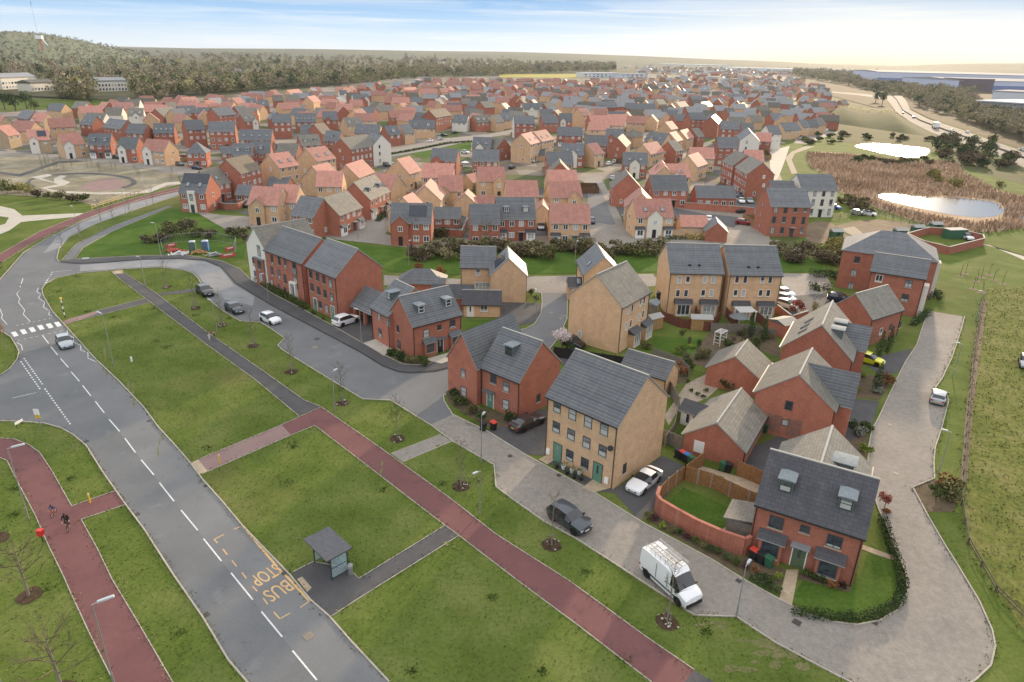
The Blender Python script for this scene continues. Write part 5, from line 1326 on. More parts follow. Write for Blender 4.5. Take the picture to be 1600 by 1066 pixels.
def wheel_meshes(r):
    if r in _wh: return _wh[r]
    t = MB(); prof = [(r*.62, -.1), (r*.93, -.11), (r, -.07), (r, .07), (r*.93, .11), (r*.62, .1)]; t.lathe(prof, 18); rm = MB(); rm.lathe([(r*.60, -.085), (r*.63, -.098), (r*.63, .09), (r*.6, .085)], 16)
    for k in range(5):
        a = k*2*math.pi/5; c, s_ = math.cos(a), math.sin(a); n = .05
        for zz_ in (-.112, .098): rm.raw([(c*.06-s_*n, s_*.06+c*n, zz_), (c*.06+s_*n, s_*.06-c*n, zz_), (c*r*.62+s_*n*.7, s_*r*.62-c*n*.7, zz_), (c*r*.62-s_*n*.7, s_*r*.62+c*n*.7, zz_)], [(0, 1, 2, 3)])
    _wh[r] = (smooth(t.mesh('tyre', TYRE), 50), rm.mesh('rim', RIM)); return _wh[r]
def make_car(kind, name='parked_car'):
    body, gl, wb, W = car_parts(kind); root = thing(name, 'car', 'car')
    r = .39 if kind == 'van' else .36 if kind == 'suv' else .33
    P = PROF[kind]; x0, x1 = P[0][0], P[-1][0]
    bo = body; 
    for x in wb:
        for s_ in (-1, 1):
            n = 14; c = [(x+(r+.07)*math.cos(math.pi*k/n), s_*(W+.004), r+(r+.07)*math.sin(math.pi*k/n)) for k in range(n+1)]; bo.poly(c if s_ < 0 else c[::-1], 1)
    b0 = link('body', smooth(body.mesh('body', [PA['white'], GRL]), 38), root)
    for nm in ('windscreen', 'rear_window'):
        if gl[nm].f: link(nm, smooth(gl[nm].mesh(nm, CGL), 60), root)
    for g_ in gl['side_window']: link('side_window', smooth(g_.mesh('side_window', CGL), 60), root)
    ty, rm = wheel_meshes(r)
    for x in wb:
        for s_ in (-1, 1):
            wq = link('wheel', None, root, (x, s_*(W-.09), r)); wq.rotation_euler = (R(90), 0, 0)
            link('tyre', ty, wq); link('rim', rm, wq)
    zb = P[1][2]
    for s_ in (-1, 1):
        h = MB(); h.box(x0-.20, -.16, zb-.13, x0-.02, .16, zb+.0); link('headlight', h.mesh('headlight', HLT), root, (0, s_*(P[1][4]-.22), 0), 0)
        zt = P[-1][2]; t = MB(); t.box(x1-.015, -.15, -.09, x1+.16, .15, .09); link('tail_light', t.mesh('tail_light', TLT), root, (0, s_*(P[-1][4]-.12), zt+(.02 if kind != 'van' else -.5)))
        mr = MB(); mr.box(-.08, -.10, -.07, .08, .10, .07); link('wing_mirror', mr.mesh('mirror', GRL if kind == 'van' else PA['black']), root, (P[4][0]-.18, s_*(W+.09), P[4][2]+.10))
    g_ = MB(); g_.box(x0-.06, -P[0][4]*.72, P[0][1]+.02, x0+.012, P[0][4]*.72, P[0][1]+.17); link('grille', g_.mesh('grille', GRL), root)
    p_ = MB(); p_.box(x0-.02, -.26, -.055, x0+.03, .26, .055); link('number_plate', p_.mesh('plate', PLW), root, (0, 0, P[0][2]-.07))
    p_ = MB(); p_.box(x1-.03, -.26, -.055, x1+.02, .26, .055); link('number_plate', p_.mesh('plate', PLY), root, (0, 0, P[-1][2]-.10))
    if kind == 'van':
        rk = MB()
        for y in (-.72, .72): rk.tube((1.0, y, 2.78), (-2.4, y, 2.78), .025, .025, 6); rk.tube((1.0, y, 2.90), (-2.4, y, 2.90), .02, .02, 6)
        for k in range(7):
            x = .95-k*.55; rk.tube((x, -.72, 2.72), (x, .72, 2.72), .025, .025, 6)
            for y in (-.72, .72): rk.tube((x, y, 2.42), (x, y, 2.92), .02, .02, 6)
        link('roof_rack', rk.mesh('rack', M['metal']), root)
        ld = MB()
        for y in (-.35, .05): ld.box(-2.3, y-.04, 2.76, .9, y+.04, 2.84)
        for k in range(10): ld.box(-2.2+k*.32, -.35, 2.78, -2.14+k*.32, .05, 2.82)
        o = link('ladder', ld.mesh('ladder', M['metal']), root)
        bd = MB(); bd.box(-1.2, .2, 2.76, .4, .62, 2.80); link('roof_board', bd.mesh('board', M['trim']), root)
        for s_ in (-1, 1):
            st = MB(); st.box(-2.3, s_*1.0-.02, .62, 1.6, s_*1.0+.02, .74); st.box(.55, s_*1.0-.012, .8, .58, s_*1.0+.012, 2.2); st.box(-.75, s_*1.0-.012, .8, -.72, s_*1.0+.012, 2.2); st.box(.3, s_*1.0-.03, 1.25, .48, s_*1.0+.03, 1.29); link('side_trim', st.mesh('trim', GRL), root)
        bb = MB(); bb.box(x0-.08, -.8, .3, x0+.06, .8, .62); link('bumper', bb.mesh('bumper', GRL), root)
    return root
protos = {}
def put_car(kind, col, px, nose, label, cat='car', name='parked_car', group='vehicles on the estate'):
    if kind not in protos: protos[kind] = root = make_car(kind, name); first = True
    else: root = dup(protos[kind], (0, 0, 0), 0); first = False; root.name = name
    a, b = G(*px), G(*nose); d = b-a; root.location = (a.x, a.y, .03); root.rotation_euler = (0, 0, math.atan2(d.y, d.x))
    root['label'] = label; root['category'] = cat; root['group'] = group
    for ch in root.children:
        if ch.name.startswith('body'):
            ch.material_slots[0].link = 'OBJECT'; ch.material_slots[0].material = PA[col]
    return root
put_car('hatch', 'silver', (102, 540), (112, 555), 'silver hatchback driving away from the zebra crossing', name='moving_car')
put_car('suv', 'black', (321, 460), (333, 468), 'black car topmost of the three parked along the kerb bay')
put_car('hatch', 'grey', (367, 487), (381, 494), 'dark grey car second of the three parked along the kerb bay')
put_car('hatch', 'white', (423, 503), (439, 510), 'white hatchback lowest of the three parked along the kerb bay')
put_car('suv', 'white', (541, 506), (562, 499), 'white car parked on the drive beside the open carport')
put_car('saloon', 'brown', (824, 666), (848, 655), 'dark bronze saloon on the drive between the cross-gabled and sage-door homes')
put_car('coupe', 'white', (1006, 758), (988, 773), 'white coupe on the tarmac drive beside the blank buff gable')
put_car('suv', 'grey', (889, 819), (913, 835), 'dark grey car parked on block paving beside a bare sapling')
put_car('van', 'white', (1046, 917), (1075, 943), 'white high-roof van with loaded roof rack on the paved road', 'van', 'delivery_van')
put_car('hatch', 'silver', (1465, 626), (1469, 610), 'silver hatchback parked in the lay-by beside the meadow')
put_car('hatch', 'yellow', (1357, 567), (1378, 573), 'bright yellow hatchback on the drive below the dormer house')
put_car('suv', 'navy', (1312, 472), (1332, 475), 'dark blue car in the court below the hipped apartment block')
# farther cars: one mesh each, a few pixels across
def far_car_mesh(col, van=False):
    body, gl, wb, W = car_parts('van' if van else 'hatch')
    for t in [gl['windscreen'], gl['rear_window']]+gl['side_window']: body.raw(t.v, t.f, 1)
    for x in wb:
        for s_ in (-1, 1): body.tube((x, s_*(W-.18), .33), (x, s_*(W+.02), .33), .33, .33, 10, 2)
    return smooth(body.mesh('car', [PA[col], CGL, TYRE]), 38)
_fc = {}
CARS = """570 337 583 334 navy|dark blue car on the drive beside the mossy-roofed twin-bay house
845 358 847 366 silver|silver car standing under the narrow carport of the front row
924 349 923 357 navy|dark blue car beside the red-roofed house at the lane corner
740 360 742 370 silver|silver car outside the slate-roofed link of the front row
759 359 761 369 white|white car outside the slate-roofed link of the front row
387 323 377 327 black|black car by the curved brick garden wall
276 250 284 250 white|white car beside the pyramid-roofed corner house
281 259 288 261 green|dark green car on the lane at the bare park edge
308 265 316 266 navy|dark blue car farther along the lane at the bare park edge
184 248 192 249 green|grey-green car on the lane outside the white gables
1160 333 1148 333 black|black car below the long slate annexe wall
1107 345 1109 340 white|white car beside the small red-roofed garage
1161 351 1170 352 red|red car in the tarmac court beside the reed-side block
1167 306 1171 312 blue|bright blue car below the tall grey-roofed pair
1154 308 1158 314 navy|navy car beside the bright blue car
1158 317 1162 322 white|white car in front of the navy car
1171 317 1175 322 silver|silver car in front of the bright blue car
727 240 735 241 white|white car beside the green verge slope
673 222 681 220 white|white car on the avenue below the white gable end
688 219 695 217 silver|silver car on the avenue ahead of a white one
694 213 702 214 black|black car outside the white avenue house
710 209 716 208 navy|dark car beside the white avenue house door
822 252 829 254 white|white car in the court beside the small slate carport
829 254 836 255 silver|silver car in the court beside the small slate carport
952 258 958 256 white|white car in the small lay-by of the central lane
961 255 967 253 silver|silver car behind the one in the central lay-by
957 281 958 275 silver|pale car parked on the verge of the long lane
1340 336 1347 337 silver|silver car beside the gravel path near the pond fence
1357 337 1364 338 white|white car beside the gravel path near the pond fence
1303 327 1308 328 blue|blue car behind the white reed-side block
1225 463 1235 466 white|white car uppermost in the court beside the town houses
1227 472 1238 475 silver|silver car middle in the court beside the town houses
1229 481 1240 484 white|white car lowest in the court beside the town houses
1510 374 1517 377 white|white car inside the walled compound
1268 211 1273 208 white|white car beside the end terrace before the embankment
1278 208 1283 205 silver|silver car next along before the embankment
1292 205 1299 203 white|white car at the far end of the row before the embankment
1252 218 1257 217 silver|small silver car on the verge before the embankment
1236 183 1243 183 white|white vehicle upper one in the brick yard
1231 188 1237 188 silver|silver vehicle lower one in the brick yard
895 541 905 545 black|black car behind the blossom tree
800 264 806 262 black|black car below the white end gable
604 260 610 262 black|black car at the foot of the tall white end house
617 260 622 258 white|white car beside the tall white end house
1602 572 1606 590 silver|silver car at the meadow edge of the frame
1427 185 1420 178 grey|dark car on the motorway rounding the bend
1411 178 1407 172 black|black car farthest along the motorway bend
1487 206 1493 208 silver|silver car on the motorway behind the lorry
1489 212 1482 209 white|white car on the near motorway lanes
1511 208 1504 205 white|white car on the far motorway lanes
1537 230 1530 227 white|white car passing the tall conifer by the motorway
1596 236 1590 234 silver|silver car at the frame edge of the motorway"""
for ln in CARS.splitlines():
    q, lab = ln.split('|'); x, y, nx, ny, col = q.split(); x, y, nx, ny = map(float, (x, y, nx, ny))
    if col not in _fc: _fc[col] = far_car_mesh(col)
    a, b = G(x, y), G(nx, ny); o = link('parked_car', _fc[col], None, (a.x, a.y, .15 if x > 1380 and y < 240 else .07), math.atan2(b.y-a.y, b.x-a.x)); tag(o, lab, 'car', 'vehicles on the estate')
a, b = G(1461, 201), G(1455, 198); t = thing('lorry', 'white box lorry on the motorway bend', 'lorry', (a.x, a.y, .15), math.atan2(b.y-a.y, b.x-a.x))
m_ = MB(); m_.box(-6.5, -1.25, 1.1, 4, 1.25, 4.1); link('trailer', m_.mesh('trailer', PA['white']), t); m_ = MB(); m_.box(4.2, -1.2, .6, 6.4, 1.2, 3.4); m_.box(6.41, -1.05, 1.9, 6.44, 1.05, 2.9); m_.m[-6:] = [1]*6; link('cab', m_.mesh('cab', [PA['silver'], CGL]), t)
for x in (-5.3, -4.2, -3.1, 2.6, 5.2):
    for y in (-1.15, 1.15): m_ = MB(); m_.tube((x, y-.15, .5), (x, y+.15, .5), .5, .5, 12); link('wheel', m_.mesh('wheel', TYRE), t)
# ------------------------------------------------------------------ street furniture
def lamp(px, top=None, h=5.2, yaw=0.0, label='', head=.6, arm=.35):
    g = G(*px); t = thing('street_lamp', label, 'street lamp', (g.x, g.y, 0), yaw, 'street lamps')
    p = MB(); p.tube((0, 0, 0), (0, 0, 1.3), .075, .075, 8); p.tube((0, 0, 1.3), (0, 0, h), .05, .038, 8); link('pole', p.mesh('pole', M['metal']), t)
    p = MB(); p.tube((0, 0, h-.03), (arm, 0, h+.05), .03, .03, 6); link('arm', p.mesh('arm', M['metal']), t)
    p = MB(); w_ = .13; p.raw([(arm-.1, -w_*.7, h), (arm+head, -w_, h+.04), (arm+head, w_, h+.04), (arm-.1, w_*.7, h), (arm-.05, -w_*.6, h+.12), (arm+head-.05, -w_*.8, h+.13), (arm+head-.05, w_*.8, h+.13), (arm-.05, w_*.6, h+.12)], [(3,2,1,0),(4,5,6,7),(0,1,5,4),(1,2,6,5),(2,3,7,6),(3,0,4,7)])
    link('lamp_head', p.mesh('lamp_head', M['lamphead']), t); return t
for px, h, yaw, lab, hd in (((750, 803), 4.7, -2.4, 'street lamp on the grass between the red cycle path and paved road', .5), ((752, 722), 5.5, 1.2, 'street lamp beside the round shrub and red-lidded bin', .5),
    ((1150, 965), 5.0, .9, 'street lamp at the kerb corner near the white van', .5), ((45, 812), 7.4, .6, 'tall street lamp over the red cycle path near the red post bin', .9), ((180, 1075), 7.2, .6, 'tall street lamp over the lower red cycle path', .9),
    ((524, 643), 5.2, 1.0, 'street lamp on the grass strip beside the stone-ringed sapling', .5), ((178, 572), 7.4, 2.6, 'tall street lamp on the open lawn beside the main road', .9), ((340, 521), 5.2, 2.8, 'street lamp next to the walkers on the dark footpath', .5),
    ((227, 446), 5.2, 2.8, 'street lamp on the small triangular lawn', .5), ((252, 402), 7.0, 3.0, 'street lamp beside the fenced works compound', .6), ((565, 536), 5.2, 2.8, 'street lamp on the pavement by the open carport drive', .5),
    ((639, 415), 5.0, 1.0, 'street lamp on the hedge-side green strip', .5), ((838, 500), 5.0, 2.0, 'street lamp at the courtyard road bend', .5), ((898, 415), 5.0, 1.0, 'street lamp on the green strip beside the narrow-ridged house', .5),
    ((1466, 740), 5.0, 2.6, 'street lamp in front of the orange shrubs', .5), ((1488, 590), 5.0, 2.6, 'street lamp on the verge behind the lay-by', .5), ((1525, 500), 5.0, 2.6, 'street lamp at the head of the meadow track', .5), ((125, 372), 7.0, 2.6, 'street lamp at the curved main road verge', .6), ((160, 362), 7.0, 2.6, 'street lamp second along the curved main road verge', .6), ((230, 325), 7.0, 2.6, 'street lamp farther up the main road verge', .6), ((198, 340), 7.0, -.5, 'street lamp between the curved footpath and main road', .6), ((0, 1066), 7.2, .6, 'street lamp pole at the lower corner lawn', .9), ((420, 470), 4.8, 3.6, 'street lamp in front of the white-ended apartment block', .5), ((560, 372), 5.0, 1, 'street lamp on the lane by the twin-bay house', .5), ((700, 545), 4.8, 2.2, 'street lamp behind the cross-gabled house', .5)):
    lamp(px, h=h, yaw=yaw, label=lab, head=hd)
# bus shelter
g = G(490, 905); ang = math.atan2((G(520, 908)-G(489, 878)).y, (G(520, 908)-G(489, 878)).x)
c0 = G(519, 907); c1 = G(547, 893); c2 = G(490, 879)
ux = (c1-c0); Lx = 3.6
e1 = (G(519, 907)-G(492, 880)); ang = math.atan2(e1.y, e1.x)
org = G(492, 880); t = thing('bus_shelter', 'dark-framed glazed bus shelter with flat grey roof beside the bus bay', 'bus shelter', (org.x, org.y, 0.02), ang)
Ls, Ds, Hs = e1.length, 1.5, 2.35
SHF = plain('shelter_frame', (.03, .055, .065, 1), .4); SHG = NT('shelter_glass'); SHG.b.inputs['Base Color'].default_value = (.55, .68, .70, 1); SHG.b.inputs['Roughness'].default_value = .05; SHG.b.inputs['Alpha'].default_value = .25; SHG = SHG.mat
for (x, y) in ((0, 0), (Ls, 0), (0, Ds), (Ls, Ds), (Ls*.5, Ds)):
    p = MB(); p.box(x-.04, y-.04, 0, x+.04, y+.04, Hs); link('post', p.mesh('post', SHF), t)
p = MB(); p.raw([(-.45, -.55, Hs+.02), (Ls+.45, -.55, Hs+.02), (Ls+.45, Ds+.3, Hs+.10), (-.45, Ds+.3, Hs+.10), (-.45, -.55, Hs+.14), (Ls+.45, -.55, Hs+.14), (Ls+.45, Ds+.3, Hs+.20), (-.45, Ds+.3, Hs+.20)], [(3,2,1,0),(4,5,6,7),(0,1,5,4),(1,2,6,5),(2,3,7,6),(3,0,4,7)]); link('roof', p.mesh('roof', plain('shelter_roof', (.07, .075, .088, 1), .6, .3, var=.2)), t)
for (x0, y0, x1, y1) in ((.05, Ds, Ls*.48, Ds), (Ls*.52, Ds, Ls-.05, Ds), (0, .05, 0, Ds-.05), (Ls, .05, Ls, Ds-.05)):
    p = MB(); p.bar((x0, y0, 0), (x1, y1, 0), .012, 1.9, 0, .2); link('glass_panel', p.mesh('glass', SHG), t)
    p = MB(); p.bar((x0, y0, 0), (x1, y1, 0), .05, .06, 0, .14); p.bar((x0, y0, 0), (x1, y1, 0), .05, .06, 0, 2.1); p.bar((x0, y0, 0), (x1, y1, 0), .05, .05, 0, 1.1); link('rail', p.mesh('rail', SHF), t)
p = MB(); p.box(.4, Ds-.42, .5, Ls-.4, Ds-.12, .56); p.box(.6, Ds-.3, 0, .66, Ds-.24, .5); p.box(Ls-.66, Ds-.3, 0, Ls-.6, Ds-.24, .5); link('bench', p.mesh('bench', plain('shelter_bench', (.05, .16, .2, 1), .5)), t)
g = G(548, 897); t = thing('litter_bin', 'small grey litter bin at the bus shelter corner', 'litter bin', (g.x, g.y, 0)); p = MB(); p.lathe([(.2, 0), (.22, .75), (.2, .8)], 12); link('bin_body', p.mesh('bin', M['metal']), t); p = MB(); p.lathe([(.23, .8), (.23, .95), (.1, 1.05)], 12); link('bin_hood', p.mesh('hood', M['trim']), t)
# posts, bins, signs
def post(px, h, r, mat, name, label, cat, cap=None, capm=None):
    g = G(*px); t = thing(name, label, cat, (g.x, g.y, 0)); p = MB(); p.lathe([(r, 0), (r, h-.05), (r*.7, h)], 10); link('post', p.mesh('post', mat), t)
    if cap: cap(t, h)
    return t
YEL = plain('yellow_post', (.62, .40, .03, 1), .5); REDP = plain('red_plastic', (.55, .03, .03, 1), .5)
def band(t, h): p = MB(); p.lathe([(.085, h-.2), (.085, h-.1)], 10); link('reflector_band', p.mesh('band', PLW), t)
post((141, 786), 1.1, .08, YEL, 'bollard', 'yellow bollard on the left-hand red path beside the main road', 'bollard', band); post((344, 724), 1.1, .08, YEL, 'bollard', 'yellow bollard on the pink-grey path across the road', 'bollard', band)
g = G(67, 846); t = thing('dog_waste_bin', 'red post-mounted waste bin at the edge of the red cycle path', 'bin', (g.x, g.y, 0)); p = MB(); p.tube((0, 0, 0), (0, 0, 1.0), .04, .04, 6); link('post', p.mesh('post', M['black']), t)
p = MB(); p.box(-.22, -.18, .65, .22, .18, 1.15); p.box(-.24, -.2, 1.15, .24, .2, 1.22); link('bin_body', p.mesh('bin', REDP), t)
g = G(102, 497); t = thing('belisha_beacon', 'black and white striped beacon pole with amber globe at the zebra crossing', 'crossing beacon', (g.x, g.y, 0))
for k in range(6): p = MB(); p.tube((0, 0, k*.5), (0, 0, k*.5+.5), .07, .07, 8); link('pole_band', p.mesh('band', M['black'] if k % 2 == 0 else M['paintwhite']), t)
p = MB(); p.lathe([(.05, 3.0), (.16, 3.08), (.2, 3.2), (.16, 3.34), (.03, 3.42)], 12); link('globe', smooth(p.mesh('globe', plain('amber_globe', (.75, .45, .08, 1), .3)), 60), t)
g = G(14, 520); 
def plate(px, px2, label, z=.35, h=.3):
    a, b = G(*px), G(*px2); t = thing('street_sign', label, 'street sign', (a.x, a.y, 0), math.atan2((b-a).y, (b-a).x)); L_ = (b-a).length
    p = MB(); p.box(0, -.02, z, L_, .02, z+h); link('plate', p.mesh('plate', M['paintwhite']), t)
    for x in (.15, L_-.15): p = MB(); p.box(x-.03, .022, 0, x+.03, .08, z+h-.03); link('post', p.mesh('post', M['black']), t)
plate((25, 669), (37, 662), 'low white street sign seen on edge at the junction grass'); plate((129, 408), (140, 407), 'low white street sign by the curved footpath lawn')
g = G(65, 672); t = thing('road_sign', 'thin road sign pole with white and yellow plates at the junction', 'road sign', (g.x, g.y, 0)); p = MB(); p.tube((0, 0, 0), (0, 0, 2.6), .04, .04, 6); link('pole', p.mesh('pole', M['metal']), t)
p = MB(); p.box(-.3, -.06, 1.95, .3, -.04, 2.65); link('white_plate', p.mesh('plate', M['paintwhite']), t); p = MB(); p.box(-.25, -.06, 1.5, .25, -.04, 1.9); link('yellow_plate', p.mesh('plate', YEL), t)
post((206, 565), .7, .12, M['paintwhite'], 'marker_post', 'short white marker post alone on the wide lawn', 'post')
def wheelie(px, lid, label, yaw=0.6, body='black'):
    g = G(*px); t = thing('wheelie_bin', label, 'wheelie bin', (g.x, g.y, 0), yaw, 'wheelie bins'); p = MB()
    p.raw([(-.22, -.25, .08), (.22, -.25, .08), (.22, .25, .08), (-.22, .25, .08), (-.29, -.33, 1.0), (.29, -.33, 1.0), (.29, .33, 1.0), (-.29, .33, 1.0)], [(3,2,1,0),(4,5,6,7),(0,1,5,4),(1,2,6,5),(2,3,7,6),(3,0,4,7)]); link('bin_body', p.mesh('bin', BINM[body]), t)
    p = MB(); p.raw([(-.31, -.36, 1.005), (.31, -.36, 1.005), (.31, .38, 1.005), (-.31, .38, 1.005), (-.27, -.3, 1.1), (.27, -.3, 1.1), (.27, .36, 1.13), (-.27, .36, 1.13)], [(3,2,1,0),(4,5,6,7),(0,1,5,4),(1,2,6,5),(2,3,7,6),(3,0,4,7)]); link('lid', p.mesh('lid', BINM[lid]), t)
    for x in (-.24, .24): p = MB(); p.tube((x-.03, .27, .1), (x+.03, .27, .1), .1, .1, 10); link('wheel', p.mesh('wheel', TYRE), t)
BINM = {'black': M['black'], 'red': plain('red_lid', (.52, .05, .03, 1), .5), 'blue': plain('blue_lid', (.03, .15, .45, 1), .5), 'green': plain('green_bin', (.03, .11, .06, 1), .5)}
for px, lid, lab, bd in (((771, 672), 'red', 'red-lidded bin on the drive between the round shrubs', 'black'), ((755, 673), 'black', 'all-black bin behind the street lamp and round shrub', 'black'), ((1059, 716), 'black', 'black bin at the fence end of the drive row', 'black'), ((1066, 719), 'red', 'red-lidded bin second along the fence end row', 'black'), ((1073, 723), 'blue', 'blue-lidded bin third along the fence end row', 'black'), ((1079, 727), 'green', 'green bin at the fence end of the drive row', 'green'),
    ((1129, 736), 'green', 'green bin against the garage with the white panel', 'green'), ((1137, 738), 'black', 'black bin against the garage with the white panel', 'black'), ((1177, 874), 'red', 'red-lidded bin at the corner of the curved brick wall', 'black'), ((1188, 880), 'black', 'black bin before the olive-door house', 'black'), ((1200, 886), 'green', 'green bin before the olive-door house', 'green'), ((1203, 672), 'red', 'red-lidded bin beside the trellis gable', 'black'), ((1196, 676), 'green', 'green bin beside the trellis gable', 'green')): wheelie(px, lid, lab, .7, bd)
# planters outside the sage doors
for i, px in enumerate([(870, 732), (880, 733), (886, 741), (893, 739), (897, 748), (905, 742), (908, 751)]):
    g = G(*px); t = thing('plant_pot', 'small potted plant on the slate strip between the two sage doors', 'plant pot', (g.x, g.y, .03), 0, 'pots between the sage doors'); p = MB(); p.lathe([(.16, 0), (.24, .4), (.22, .42)], 10); link('pot', p.mesh('pot', M['paintwhite'] if i % 2 else M['black']), t)
    vs = nrg.normal(0, .16, (50, 3)); vs[:, 2] = abs(vs[:, 2])+.42; q = nrg.normal(0, .06, (50, 3, 3)); V = (vs[:, None, :]+q).reshape(-1, 3); link('foliage', npmesh('foliage', V, np.arange(150).reshape(-1, 3), plain('pot_leaf', (.05, .10, .03, 1), .7)), t)
# walls and fences: posts and boards
def run(px, h, thick, mat, name, label, cat, capm=None, posts=None, postm=None, z0=0.0, group=None, pw=.12):
    P = [G(x, y) for x, y in px]; o = P[0]; t = thing(name, label, cat, (o.x, o.y, z0), 0, group); b = MB()
    Q = [p-o for p in P]
    for a, c in zip(Q, Q[1:]): b.bar(a, c, thick, h)
    link('panel' if posts else 'brickwork', b.mesh('panel', mat), t)
    if capm:
        c_ = MB()
        for a, c in zip(Q, Q[1:]): c_.bar(a, c, thick+.07, .07, 0, h+.002)
        link('coping', c_.mesh('coping', capm), t)
    if posts:
        for a, c in zip(Q, Q[1:]):
            n = max(1, int(round((c-a).length/posts)))
            for i in range(n+1 if (a, c) == (Q[-2], Q[-1]) else n):
                p = a.lerp(c, i/n); q = MB(); q.box(-pw/2, -pw/2, 0, pw/2, pw/2, h+.12); link('fence_post', q.mesh('post', postm or mat), t, p)
    return t
cw = [(1092, 735), (1060, 747), (1038, 765), (1028, 785), (1024, 798), (1030, 806), (1050, 818), (1085, 838), (1125, 856), (1160, 868), (1169, 864)]
run(cw[3:], 1.8, .25, M['red'], 'brick_wall', 'tall curving red-brick garden wall with rounded corner by the paved road', 'garden wall', plain('brick_coping', (.36, .13, .09, 1), .85, var=.15))
run([(1028, 785), (1042, 770), (1068, 750)], 1.7, .06, M['wood'], 'timber_fence', 'orange timber fence joining the curved wall towards the bins', 'fence', None, 1.8, M['trim'])
run([(1068, 750), (1110, 762), (1168, 790), (1182, 795)], 1.7, .06, M['wood'], 'timber_fence', 'orange timber fence with pale posts dividing the two small lawns', 'fence', None, 1.8, M['trim'])
run([(1068, 750), (1098, 728)], 1.7, .06, M['wood'], 'timber_fence', 'short timber fence behind the row of bins', 'fence', None, 1.8, M['wood'])
run([(1150, 742), (1192, 760), (1200, 770)], 1.7, .06, M['wood'], 'timber_fence', 'timber fence between the white-panel garage and charcoal-roofed house', 'fence', None, 1.8, M['wood'])
run([(1033, 690), (1070, 705)], 1.6, .06, M['woodgrey'], 'timber_fence', 'weathered grey fence below the summer house', 'fence', None, 1.8, M['woodgrey'])
run([(1043, 608), (1060, 640), (1052, 680), (1038, 700)], 1.6, .06, M['woodgrey'], 'timber_fence', 'weathered fence behind the sage-door homes garden', 'fence', None, 1.8, M['woodgrey'])
BRF = plain('red_stained_fence', (.13, .045, .028, 1), .8, var=.2)
run([(1032, 500), (1062, 512), (1108, 518), (1125, 500)], 1.6, .06, BRF, 'timber_fence', 'red-stained fence around the first town-house lawn', 'fence', None, 1.8, BRF)
run([(1082, 482), (1092, 510)], 1.6, .06, BRF, 'timber_fence', 'red-stained fence parting the first two patios', 'fence', None, 1.8, BRF)
run([(1130, 490), (1150, 515)], 1.6, .06, BRF, 'timber_fence', 'red-stained fence between the town-house pairs', 'fence', None, 1.8, BRF)
run([(1170, 490), (1196, 515)], 1.6, .06, BRF, 'timber_fence', 'red-stained fence parting the last two patios', 'fence', None, 1.8, BRF)
run([(1212, 490), (1235, 508), (1260, 500)], 1.6, .2, M['red'], 'brick_wall', 'low brick wall beside the red-leaved tree', 'garden wall', M['trim'])
run([(1110, 520), (1165, 522), (1210, 530)], 1.6, .06, M['woodgrey'], 'timber_fence', 'weathered fence along the end of the town-house gardens', 'fence', None, 1.8, M['woodgrey'])
run([(1020, 560), (1060, 575), (1075, 590)], 1.6, .06, M['woodgrey'], 'timber_fence', 'weathered fence behind the buff garage garden', 'fence', None, 1.8, M['woodgrey'])
run([(865, 558), (980, 575)], 1.6, .06, M['black'], 'timber_fence', 'black fence behind the sage-door homes', 'fence', None, 1.8, M['black'])
run([(338, 324), (352, 328), (372, 328), (386, 322)], 1.6, .25, M['red'], 'brick_wall', 'curved red-brick wall beside the corner house with white panel', 'garden wall', M['trim'])
run([(672, 368), (700, 370), (722, 372), (730, 352)], 1.8, .25, M['red'], 'brick_wall', 'red-brick wall with rounded corner beside the clipped hedge', 'garden wall', M['trim'])
run([(1045, 371), (1100, 372), (1105, 362)], 1.8, .25, M['buff'], 'brick_wall', 'buff-brick garden wall below the small red-roofed garage', 'garden wall', M['trim'])
run([(1068, 326), (1130, 331), (1178, 335)], 1.8, .25, M['red'], 'brick_wall', 'long red-brick wall below the slate annexe', 'garden wall', M['trim'])
run([(442, 345), (470, 350), (478, 330)], 1.6, .2, M['red'], 'brick_wall', 'short red-brick wall beside the mossy twin-bay house', 'garden wall', M['trim'])
run([(1415, 376), (1450, 366), (1498, 370), (1533, 378), (1535, 384), (1480, 398), (1440, 388), (1415, 376)], 1.8, .25, M['red'], 'brick_wall', 'red-brick compound wall between the soil plots and meadow', 'compound wall', M['trim'])
g = G(1490, 372); t = thing('plant_cabin', 'green cabin inside the brick compound', 'cabin', (g.x, g.y, 0), .2); p = MB(); p.box(-2.5, -1.2, 0, 2.5, 1.2, 2.2); link('cabin_body', p.mesh('cabin', BINM['green']), t); p = MB(); p.box(-2.6, -1.3, 2.2, 2.6, 1.3, 2.35); link('roof', p.mesh('roof', M['trim']), t)
for px, lab in (((1404, 371), 'green garden cabin nearest the apartment block roof'), ((1432, 366), 'green garden cabin in the middle of the soil plots'), ((1460, 361), 'green garden cabin nearest the pond'), ((1305, 373), 'green garden cabin at the gravel path')):
    g = G(*px); t = thing('garden_cabin', lab, 'shed', (g.x, g.y, 0), .1, 'green cabins on the soil plots'); p = MB(); p.box(-1.3, -1, 0, 1.3, 1, 2.0); link('wall', p.mesh('wall', BINM['green']), t); p = MB(); p.raw([(-1.5, -1.2, 1.9), (1.5, -1.2, 1.9), (1.5, 1.2, 1.9), (-1.5, 1.2, 1.9), (-1.5, 0, 2.5), (1.5, 0, 2.5)], [(0, 1, 5, 4), (2, 3, 4, 5), (1, 2, 5), (3, 0, 4), (3, 2, 1, 0)]); link('roof', p.mesh('roof', M['trim']), t)
    p = MB(); p.box(-.4, -1.03, .05, .4, -1.0, 1.8); link('door', p.mesh('door', M['black']), t)
